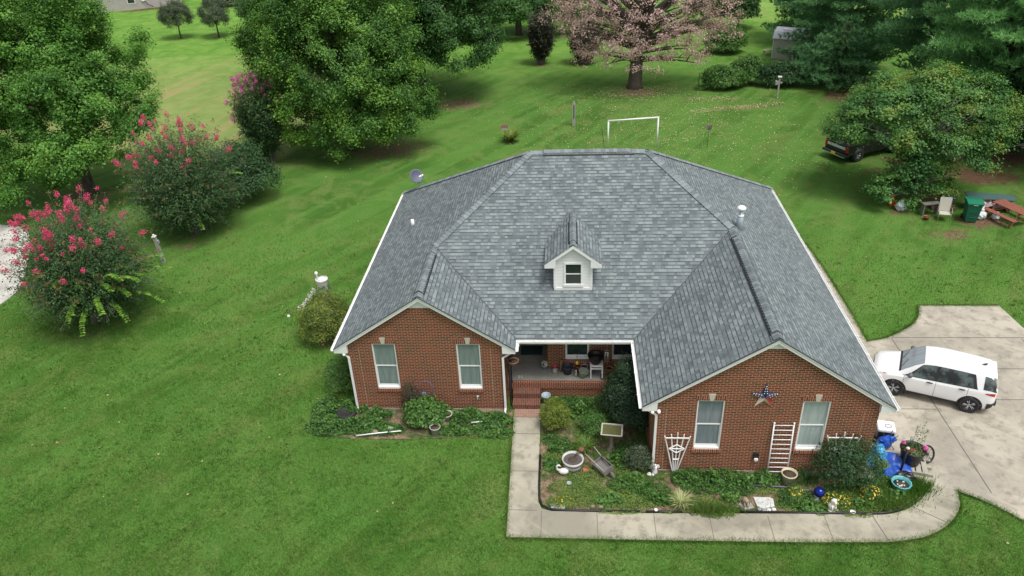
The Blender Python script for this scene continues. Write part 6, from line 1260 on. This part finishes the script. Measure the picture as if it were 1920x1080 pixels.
def crump(i, j, s): return .5*math.sin(i*9+s)*math.sin(j*11+s*2)+.35*math.sin(i*19+j*7+s)+.25*math.sin(j*23-i*13+s*3)
TARPL = M('light_blue_tarp', (.045, .30, .58), .35, .2, 6); TARPD = M('royal_blue_tarp', (.018, .09, .46), .35, .2, 6)
cloth('tarp', 'crumpled light blue tarp heaped beside the nandina shrub', (10.02, 19.42, .03), lambda a, b: ((a-.5)*.78+.04*crump(a, b, 1), (b-.5)*.72+.04*crump(b, a, 2), max(.0, .62*(1-((a-.5)**2+(b-.5)**2)*3.9)**1.0+.10*crump(a, b, 5)) if ((a-.5)**2+(b-.5)**2)*3.9 < 1 else .02+.03*abs(crump(a, b, 3))), TARPL, 'tarp')
cloth('tarp', 'flat royal blue tarp spread on the ground below the heaped tarp', (10.38, 18.92, .05), lambda a, b: ((a-.5)*1.05+.03*crump(a, b, 4), (b-.5)*.85-(a-.5)*.22+.03*crump(b, a, 5), .05+.03*crump(a, b, 6)+.30*b*b*(1-abs(a-.5))), TARPD, 'tarp', R_(-18))
# folded blue camp chair
t = thing('camp_chair', 'folded royal blue camping chair slumped in front of the white cooler', 'folding chair', (10.5, 19.86, .04), R_(25)); mb = MB(); rgx = random.Random(3)
for k in range(7): mb.ball((rgx.uniform(-.22, .22), rgx.uniform(-.16, .16), .30+rgx.uniform(-.12, .24)), .17, .10, .13, n=10, seed=k, amp=.22)
mb.build('fabric', TARPD, t); mb = MB()
for x, y, x2, y2 in ((-.25, -.1, .2, .1), (.25, -.1, -.2, .12), (-.1, .15, .15, -.18)): mb.tube([(x, y, 0), (x2, y2, .72)], .012, 6)
mb.build('frame', IRON, t)
t = thing('wooden_pallet', 'small weathered wooden pallet under the large black flower tub', 'pallet', (11.0, 19.12, .04), R_(-14)); mb = MB()
for k in range(5): mb.box(-.45+.19*k, -.30+.19*k, -.38, .38, .10, .12)
for y in (-.34, 0, .34): mb.box(-.45, .61, y-.03, y+.03, 0, .099)
mb.build('slats', M('pallet_wood', (.36, .34, .28), .85, .25, 6), t)
t = thing('flower_tub', 'large black flower tub with tall spiky plants and purple petunias', 'planter', (10.98, 19.20, .165)); mb = MB(); mb.lathe([(.27, 0), (.33, .30), (.37, .52), (.40, .55), (.365, .56), (.33, .48)], n=28); mb.build('pot_body', BLACK, t); mb = MB(); mb.lathe([(.01, .45), (.335, .48), (.01, .5)]); mb.build('soil', SOILM, t)
rg2 = np.random.default_rng(24); P = []; N = []
for bx, by, tx, ty, hz in ((.05, .05, .02, .12, 1.0), (.12, .08, .22, .18, 1.08), (.15, 0, .33, .08, .8), (.0, .1, -.05, .15, .40)):
    for k in range(60): f = rg2.random(); a = rg2.uniform(0, 6.28); rr_ = .07*(1-f*.5); P.append((bx+(tx-bx)*f+rr_*math.cos(a), by+(ty-by)*f+rr_*math.sin(a), .5+hz*f)); N.append((math.cos(a), math.sin(a), .7))
for k in range(260): d_ = rdir(rg2, 1)[0]; P.append((d_[0]*.34, d_[1]*.32, .52+abs(d_[2])*.12)); N.append((d_[0], d_[1], 1))
leaves('foliage', np.array(P), np.array(N), .065, leafmat('tub_leaf', [(.05, .12, .03), (.09, .20, .05), (.14, .22, .07)], .2, .3), t, rg2, .4)
d = rdir(rg2, 160); leaves('flowers', np.concatenate([d[:90]*.085+np.array([.34, -.05, .62]), d[90:]*.06+np.array([-.26, .16, .66])]), d, .06, MAUVE, t, rg2, .95)
d = rdir(rg2, 260); leaves('dry_foliage', d*np.array([.26, .10, .06])+np.array([-.12, -.12, .60]), d, .05, M('rusty_foliage', (.20, .06, .035), .8), t, rg2, .5)
t = thing('cart_wheel', 'black spoked bicycle wheel leaning behind the flower tub', 'wheel', (11.58, 19.40, .04)); T = Matrix.Translation((0, 0, .27)) @ Matrix.Rotation(R_(25), 4, 'Z') @ Matrix.Rotation(R_(62), 4, 'X')
mb = MB(); nn = 30; mb.add([tuple(Vector(((.27+.032*math.cos(b))*math.cos(a), (.27+.032*math.cos(b))*math.sin(a), .032*math.sin(b)))) for a in np.linspace(0, 2*math.pi, nn, endpoint=False) for b in np.linspace(0, 2*math.pi, 8, endpoint=False)], [(i*8+j, ((i+1) % nn)*8+j, ((i+1) % nn)*8+(j+1) % 8, i*8+(j+1) % 8) for i in range(nn) for j in range(8)], 0, True, T); mb.build('tyre', RUBBER, t)
mb = MB(); mb.lathe([(.04, -.03), (.04, .03)], n=12, T=T)
for k in range(12): a = k*math.pi/6; mb.tube([T @ Vector((.03*math.cos(a), .03*math.sin(a), 0)), T @ Vector((.25*math.cos(a), .25*math.sin(a), 0))], .006, 4)
mb.build('spokes', IRON, t)
t = thing('black_post', 'leaning short black post with a pale cap at the edge of the blue tarp', 'post', (10.55, 18.78, .04)); mb = MB(); mb.tube([(0, 0, 0), (.08, .10, .95)], .035, 8); mb.build('pole', BLACK, t); mb = MB(); mb.ball((.08, .10, .98), .06, .06, .05, n=8); mb.build('cap', POTW, t)
pot('flower_pot', 'blue-green pot of yellowish foliage between the nandina and the blue tarp', (9.92, 18.80, .03), .19, .36, TURQ)
make_bush('potted_foliage', 'yellow-green foliage growing in the blue-green pot', (9.92, 18.80, .30), .24, .2, .26, WEED, 900, .035, 131, cat='plant')

# ================================================================ LEFT SIDE ORNAMENT
t = thing('lighthouse_ornament', 'white tapered lighthouse-like lawn ornament with a curving flowered trail behind the boxwood', 'garden ornament', (-10.75, 28.35, 0)); mb = MB(); mb.lathe([(.40, 0), (.34, .7), (.25, 1.75), (.27, 1.78), (.27, 1.84), (.22, 1.85)], n=28); mb.build('tower', WH, t)
mb = MB(); mb.lathe([(.22, 1.851), (.23, 1.86), (.02, 1.88)], n=28); mb.build('cap', WHITE, t)
mb = MB(); mb.tube([(-.22, .1, 1.75), (-.23, .1, 1.98)], .03, 8); mb.ball((-.23, .1, 2.04), .075, .075, .09, n=14); mb.build('finial', WHITE, t)
rg2 = np.random.default_rng(31); TP = np.array([tuple(p) for p in bez((-.36, -.1, 1.35), (-.6, -.3, .9), (-1.35, -.9, .45), 60)]); q = TP[rg2.integers(0, 46, 320)]+rg2.normal(size=(320, 3))*np.array([.045, .04, .05]); leaves('flower_trail', q, rg2.normal(size=q.shape)+np.array([0, -.3, .8]), .062, WH, t, rg2, .9)
a = rg2.uniform(3.3, 6.6, 900); z = rg2.uniform(.3, 1.6, 900); r = .40-.09*z+.02; leaves('vine', np.stack([r*np.cos(a), r*np.sin(a), z], 1), np.stack([np.cos(a), np.sin(a), .3+0*a], 1), .045, IVY, t, rg2)
mb = MB(); mb.ball((-1.42, -.95, .50), .065, n=12); mb.build('finial', WHITE, t)

# ================================================================ BACK YARD
POST = M('grey_post_wood', (.33, .32, .29), .9, .25, 6)
t = thing('wooden_post', 'leaning grey wooden post with a small cap between the two largest crape myrtles', 'post', (-20.7, 33.3, 0)); T = Matrix.Rotation(R_(-3), 4, 'Y') @ Matrix.Rotation(R_(3), 4, 'X'); mb = MB(); mb.box(-.075, .075, -.075, .075, -.05, 1.50, 0, T, .01); mb.build('post_shaft', POST, t)
mb = MB(); mb.box(-.10, .10, -.10, .10, 1.50, 1.55, 0, T, .01); mb.ball(T @ Vector((0, 0, 1.60)), .06); mb.build('cap', WH, t); mb = MB(); mb.box(.075, .16, -.06, .06, 1.12, 1.30, 0, T, .01); mb.build('box_fitting', STONEG, t)
t = thing('wooden_post', 'lone slim grey post with a dark slot on the back lawn behind the house', 'post', (.41, 53.7, 0)); mb = MB(); mb.box(-.11, .11, -.07, .07, -.05, 1.62, 0, None, .01); mb.box(-.07, .07, -.05, .05, 1.62, 1.75, 0, None, .01); mb.build('post_shaft', POST, t); mb = MB(); mb.box(-.03, .03, -.076, -.068, .5, 1.5); mb.build('slot', BLACK, t)
t = thing('birdhouse_post', 'grey birdhouse on a tall post right of the bushes', 'birdhouse', (16.05, 59.3, 0)); t.scale = (.85, .85, .9); mb = MB(); mb.box(-.07, .07, -.07, .07, -.05, 1.75, 0, None, .01); mb.build('post_shaft', POST, t); mb = MB(); mb.box(-.34, -.09, -.14, .14, 1.15, 1.48, 0, None, .01); mb.box(.09, .26, -.08, .08, 1.25, 1.36, 0, None, .01); mb.build('nest_box', POST, t); mb = MB(); mb.box(-.17, .17, -.13, .13, 1.751, 1.86, 0, None, .01); mb.build('cap', WH, t)
t = thing('garden_sign', 'small brownish red sign on a thin stake above the hosta clump', 'sign', (-4.4, 50.9, 0)); mb = MB(); mb.tube([(0, 0, 0), (0, 0, .75)], .018, 6); mb.build('stake', IRON, t); mb = MB(); mb.box(-.24, .24, -.02, .02, .68, 1.0, 0, Matrix.Rotation(R_(-20), 4, 'X'), .006); mb.build('board', M('brown_red_board', (.17, .08, .07), .7, .3, 8), t); mb = MB(); mb.box(-.22, .22, -.026, -.022, .69, .76, 0, Matrix.Rotation(R_(-20), 4, 'X')); mb.build('board_strip', STONEG, t)
t = thing('pinwheel', 'small red and blue spinner on a thin stake right of the goal frame', 'pinwheel', (9.15, 48.9, 0)); mb = MB(); mb.tube([(0, 0, 0), (0, 0, 1.2)], .014, 5); mb.build('stake', IRON, t); mb = MB()
for k in range(8): a = k*math.pi/4; mb.add([(0, -.05, 1.33), (.19*math.cos(a), -.02, 1.33+.19*math.sin(a)), (.19*math.cos(a+.6), -.07, 1.33+.19*math.sin(a+.6))], [(0, 1, 2)], k % 2)
o = mb.build('vanes', [M('spin_red', (.35, .05, .05), .5), M('spin_blue', (.06, .09, .30), .5)], t); o.modifiers.new('thickness', 'SOLIDIFY').thickness = .004
t = thing('metal_rod', 'thin dark green rod standing in the grass left of the bushes', 'stake', (10.52, 62.4, 0)); mb = MB(); mb.tube([(0, 0, 0), (0, 0, 1.25)], .025, 6); mb.build('rod', M('dark_green_paint', (.02, .05, .03), .6), t)
make_bush('grass_tuft', 'small grass tuft at the foot of the thin green rod', (10.6, 61.9, 0), .45, .3, .3, BUSHG, 700, .08, 141, cat='plant')
t = thing('metal_rod', 'thin leaning dark rod beside the left post of the goal frame', 'stake', (2.35, 49.6, 0)); mb = MB(); mb.tube([(.05, 0, 0), (-.12, 0, 1.2)], .014, 6); mb.build('rod', IRON, t)
t = thing('goal_frame', 'plain white pipe goal frame standing just beyond the roof ridge', 'goal', (4.25, 48.9, 0)); mb = MB(); mb.tube([(-1.62, 0, 0), (-1.62, 0, 1.84)], .055, 8); mb.build('post', WHITE, t); mb = MB(); mb.tube([(1.60, 0, 0), (1.60, 0, 2.02)], .055, 8); mb.build('post', WHITE, t); mb = MB(); mb.tube([(-1.66, 0, 1.87), (1.66, 0, 2.05)], .055, 8); mb.build('crossbar', WHITE, t)
# shed
shed = thing('garden_shed', 'grey vinyl shed with a pale barrel roof half hidden by pine boughs', 'shed', (19.95, 71.9, 0), R_(-26)); SV = M('shed_vinyl', (.38, .36, .33), .6, .08, 6); mb = MB()
gp = [(-1.25, -1.2, 0), (1.25, -1.2, 0), (1.25, -1.2, 1.75), (.85, -1.2, 2.2), (0, -1.2, 2.42), (-.85, -1.2, 2.2), (-1.25, -1.2, 1.75)]
T = Matrix.Rotation(R_(-90), 4, 'Z'); mb.prism(gp, (0, 2.6, 0), T=T); mb.build('wall', SV, shed)
mb = MB(); g2 = [(-1.35, 1.72), (-.92, 2.24), (0, 2.48), (.92, 2.24), (1.35, 1.72)]
for i in range(4): (a, b), (c_, d_) = g2[i], g2[i+1]; mb.prism([(a, -1.32, b), (c_, -1.32, d_), (c_, -1.32, d_+.05), (a, -1.32, b+.05)], (0, 2.84, 0), T=T)
mb.build('roof', M('shed_roof', (.36, .38, .42), .5, .08, 4), shed); mb = MB()
mb.box(-.6, .6, -1.235, -1.205, .05, 1.85, 0, T, .005); dr_ = mb.build('door', M('shed_door', (.22, .23, .24), .6), shed)
mb = MB(); mb.box(-.68, -.58, -1.25, -1.205, 0, 1.95, 0, T); mb.box(.58, .68, -1.25, -1.205, 0, 1.95, 0, T); mb.box(1.18, 1.27, -1.25, -1.205, 0, 1.75, 0, T); mb.box(-1.27, -1.18, -1.25, -1.205, 0, 1.75, 0, T); mb.build('corner_trim', WHITE2, shed)
mb = MB(); mb.box(.2, .55, -.6, .1, 2.42, 2.45, 0, T); mb.build('skylight', WHITE, shed)
pot('tub', 'black plastic tub against the long wall of the shed', (20.3, 70.15, 0), .42, .62, BLACK, soil=False, cat='tub')
t = thing('garden_bench', 'small pale wooden bench left of the shed', 'bench', (18.3, 72.6, 0), R_(20)); mb = MB(); mb.box(-.5, .5, -.18, .18, .40, .45); mb.build('seat', M('bench_wood', (.42, .36, .26), .8), t)
for x in (-.42, .42): mb = MB(); mb.box(x-.04, x+.04, -.15, .15, 0, .399); mb.build('leg', M('bench_wood', (.42, .36, .26), .8), t)
# lawn chair
t = thing('lawn_chair', 'beige sling lawn chair standing left of the green wheelie bin', 'chair', (19.45, 37.45, 0), R_(-14)); SL = M('beige_sling', (.47, .45, .38), .8, .08, 20); FRM = M('champagne_frame', (.38, .35, .28), .4)
T = Matrix.Translation((0, .20, .42)) @ Matrix.Rotation(R_(-12), 4, 'X'); mb = MB(); mb.box(-.26, .26, -.24, .22, .40, .425, 0, None, .008); mb.build('seat', SL, t); mb = MB(); mb.box(-.25, .25, -.012, .012, .02, .74, 0, T, .008); mb.build('backrest', SL, t)
for s in (-1, 1):
    mb = MB(); mb.tube([(s*.28, -.26, 0), (s*.28, -.24, .38), (s*.30, -.22, .60), (s*.31, -.05, .67), (s*.30, .22, .66)], .014, 6); mb.build('armrest', FRM, t); mb = MB(); mb.tube([(s*.27, .36, 0), (s*.27, .20, .40), (s*.26, .34, 1.14)], .014, 6); mb.build('leg', FRM, t)
# wheelie bins
def bin_(label, loc, rz, c, s, lidc):
    t = thing('wheelie_bin', label, 'bin', loc, rz); B = M('bin_'+label[:5].strip().replace(' ', '_'), c, .5, .08, 5); mb = MB()
    lo = [(-.24, -.26, .06), (.24, -.26, .06), (.24, .24, .06), (-.24, .24, .06)]; hi = [(-.31, -.36, 1.0), (.31, -.36, 1.0), (.31, .34, 1.0), (-.31, .34, 1.0)]
    V = [Vector(p)*s for p in lo+hi]; mb.add(V, [(3, 2, 1, 0), (0, 1, 5, 4), (1, 2, 6, 5), (2, 3, 7, 6), (3, 0, 4, 7)]); mb.box(-.33*s, .33*s, -.385*s, -.34*s, .93*s, 1.0*s, bev=.006); mb.box(-.345*s, -.31*s, -.34*s, .36*s, .94*s, 1.0*s); mb.box(.31*s, .345*s, -.34*s, .36*s, .94*s, 1.0*s)
    for zz in (.3, .6): mb.box(-.16*s, .16*s, (-.275-.1*zz)*s-.012, (-.255-.1*zz)*s, (zz-.02)*s, (zz+.02)*s)
    mb.build('bin_body', B, t); mb = MB(); mb.prism([(-.35*s, -.41*s, 1.002*s), (-.35*s, .38*s, 1.002*s), (-.35*s, .38*s, 1.07*s), (-.35*s, .0, 1.11*s), (-.35*s, -.41*s, 1.04*s)], (.70*s, 0, 0)); mb.build('lid', M('lid_'+label[:5].strip().replace(' ', '_'), lidc, .4, .06, 5), t)
    mb = MB(); mb.tube([(-.3*s, .42*s, .98*s), (.3*s, .42*s, .98*s)], .02, 6); mb.build('handle', BLACK, t)
    for s2 in (-1, 1): mb = MB(); mb.lathe([(.12*s, -.025), (.12*s, .025), (.02, .03)], n=16, T=Matrix.Translation((s2*.27*s, .28*s, .12*s)) @ Matrix.Rotation(R_(90), 4, 'Y')); mb.build('wheel', RUBBER, t)
    mb = MB(); mb.box(-.10*s, .10*s, -.392*s, -.386*s, .95*s, .98*s); mb.build('label_strip', WHITE, t)
bin_('green wheelie bin with a closed lid between the lawn chair and the picnic table', (20.72, 37.35, 0), R_(-10), (.012, .115, .065), 1.08, (.015, .17, .095))
bin_('blue recycling bin mostly hidden behind the green wheelie bin', (20.05, 38.75, 0), R_(8), (.02, .06, .25), .72, (.03, .10, .35))
# picnic table
t = thing('picnic_table', 'red-brown wooden picnic table at the right edge of the picture', 'picnic table', (22.72, 37.35, 0), R_(112)); RW = M('redbrown_wood', (.25, .085, .055), .75, .3, 6); mb = MB()
for k in range(5): mb.box(-.92, .92, -.37+.15*k, -.235+.15*k, .72, .76, 0, None, .004)
mb.build('tabletop', RW, t)
for s in (-1, 1): mb = MB(); mb.box(-.92, .92, s*.74-.14, s*.74-.005, .42, .46, 0, None, .004); mb.box(-.92, .92, s*.74+.005, s*.74+.14, .42, .46, 0, None, .004); mb.build('bench_seat', RW, t)
for x in (-.68, .68):
    mb = MB(); mb.box(x-.02, x+.02, -.86, .86, .33, .419); mb.box(x-.02, x+.02, -.36, .36, .63, .719); mb.build('crossbeam', RW, t)
    for s in (-1, 1): mb = MB(); mb.prism([(x+.022, s*.62, 0), (x+.022, s*.72, 0), (x+.022, s*.32, .70), (x+.022, s*.22, .70)], (.04, 0, 0)); mb.build('leg', RW, t)
t = thing('board', 'weathered dark green board lying level on supports behind the picnic table', 'board', (22.25, 38.75, 0), R_(-12)); mb = MB(); mb.box(-1.15, 1.15, -.42, .42, .70, .745, 0, None, .005); mb.build('panel', M('green_board', (.05, .10, .095), .7, .35, 5), t)
for x in (-.95, .95): mb = MB(); mb.box(x-.04, x+.04, -.3, .3, 0, .699); mb.build('trestle', OLDW, t)
cloth('quilt', 'faded pink quilt heaped between the green board and the picnic table', (21.95, 38.35, 0), lambda a, b: ((a-.5)*1.35+.05*crump(a, b, 7), (b-.5)*.75+.05*crump(b, a, 8), .30+.16*crump(a, b, 9)+.25*(1-abs(a-.5)*1.4)), M('pink_quilt', (.42, .30, .31), .9, .35, 9), 'quilt')
def sack(label, loc, s, mat, sd): 
    t = thing('plastic_bag', label, 'bag', loc); mb = MB(); mb.ball((0, 0, .18*s), .22*s, .20*s, .20*s, n=14, seed=sd, amp=.14); mb.tube([(0, 0, .34*s), (.02, .01, .46*s)], [.05*s, .09*s], 8); mb.build('bag_body', mat, t)
WBAG = M('white_film', (.66, .68, .70), .35, .08, 6); sack('white plastic bag pressed between the green bin and the picnic table', (21.28, 37.85, .30), 1.4, WBAG, 1); sack('white plastic bag on the ground below the picnic bench', (21.35, 37.55, .0), 1.2, WBAG, 2); sack('pale plastic bag lying left of the grey leaning trunks', (17.75, 38.7, .0), 1.3, M('grey_film', (.48, .55, .58), .4), 3)
sack('small white bag under the picnic table top', (22.1, 37.5, .0), .9, WBAG, 6)
t = thing('cardboard_piece', 'scrap of yellowish cardboard under the picnic table', 'cardboard', (21.85, 37.85, 0)); mb = MB(); mb.box(-.2, .2, -.14, .14, .30, .36, 0, Matrix.Rotation(R_(12), 4, 'X'), .004); mb.build('flap', M('yellow_card', (.48, .40, .20), .8), t)
t = thing('toy_slide', 'small orange plastic toy in the weeds left of the leaning trunks', 'toy', (17.55, 39.3, 0)); OR = M('orange_plastic', (.62, .10, .025), .5); mb = MB(); mb.box(-.16, .16, -.12, .12, 0, .28, 0, None, .03); mb.tube([(-.1, 0, .26), (-.05, .02, .5), (.12, .04, .55)], .05, 8); mb.build('toy_body', OR, t); mb = MB(); mb.ball((.12, -.08, .30), .07); mb.build('toy_knob', M('toy_yellow', (.7, .42, .03), .5), t)
pot('flower_pot', 'small red pot on the bare soil in front of the leaning trunks', (18.62, 37.5, 0), .15, .20, M('red_pot', (.32, .06, .05), .6))
t = thing('side_table', 'weathered wooden bench hidden in the growth left of the lawn chair', 'bench', (19.0, 38.15, 0), R_(10)); mb = MB(); mb.box(-.45, .45, -.16, .16, .62, .67); mb.build('top', OLDW, t)
for x in (-.38, .38): mb = MB(); mb.box(x-.03, x+.03, -.12, .12, 0, .619); mb.build('leg', OLDW, t)
t = thing('brick_stack', 'low stack of dark red pavers behind the lawn chair', 'paver stack', (20.0, 38.9, 0), R_(-8)); mb = MB()
for i in range(5):
    for j in range(3): mb.box(-.6+.24*i, -.38+.24*i, -.3+.2*j, -.12+.2*j, 0, .16+.04*((i+j) % 2), 0, None, .006)
mb.build('pavers', M('dark_paver', (.16, .07, .055), .9, .3, 8), t)
# ================================================================ FAR LEFT: neighbour house, netting enclosure
nh = thing('neighbour_house', 'pale grey brick house cut off by the top left edge of the picture', 'house', (-58.0, 106.0, 0), math.atan2(4.3, 9.6)); NB = brickmat('pale_brick', (.46, .43, .41), (.36, .34, .33), (.50, .48, .46))
mb = MB(); mb.box(-6, 5.2, 0, 9, 0, 3.0); mb.build('wall', NB, nh)
mb = MB(); mb.add([(-6.5, -.5, 2.9), (5.7, -.5, 2.9), (5.7, 9.5, 2.9), (-6.5, 9.5, 2.9), (-2.5, 4.5, 5.6), (2, 4.5, 5.6)], [(0, 1, 5, 4), (1, 2, 5), (2, 3, 4, 5), (3, 0, 4), (3, 2, 1, 0)]); mb.build('roof', SHINGLE, nh)
for x in (-1.1, 3.9):
    mb = MB(); mb.box(x-.5, x+.5, -.04, .02, .75 if x < 0 else 1.3, 2.4); wv = mb.build('window', WHITE, nh); mb = MB(); mb.box(x-.42, x+.42, -.055, -.041, .84 if x < 0 else 1.4, 2.3); mb.build('pane', GLASS_D, wv)
mb = MB(); mb.box(.2, .62, -.14, -.001, .95, 1.9, 0, None, .02); mb.build('meter_box', WHITE2, nh); mb = MB(); mb.tube([(2.5, -.08, .1), (2.5, -.08, 2.8)], .05, 6); mb.build('downspout', WHITE2, nh); mb = MB(); mb.tube([(.6, -.2, 1.0), (.9, -.2, .5), (1.5, -.3, .15)], .05, 6); mb.build('pipe', BLACK, nh)
t = thing('netting_enclosure', 'dark netting enclosure on posts at the top edge left of the trees', 'enclosure', (-44, 107, 0)); GPW = 6.0
for k in range(6): mb = MB(); mb.tube([(-4.5+2.2*k, 0, 0), (-4.5+2.2*k, 0, 2.6)], .05, 6); mb.build('post', OLDW, t)
mb = MB()
for z in np.linspace(.2, 2.5, 10): mb.tube([(-4.5, 0, z), (6.5, 0, z)], .012, 4)
for x in np.linspace(-4.5, 6.5, 34): mb.tube([(x, 0, 0), (x, 0, 2.5)], .010, 4)
mb.build('netting', IRON, t)
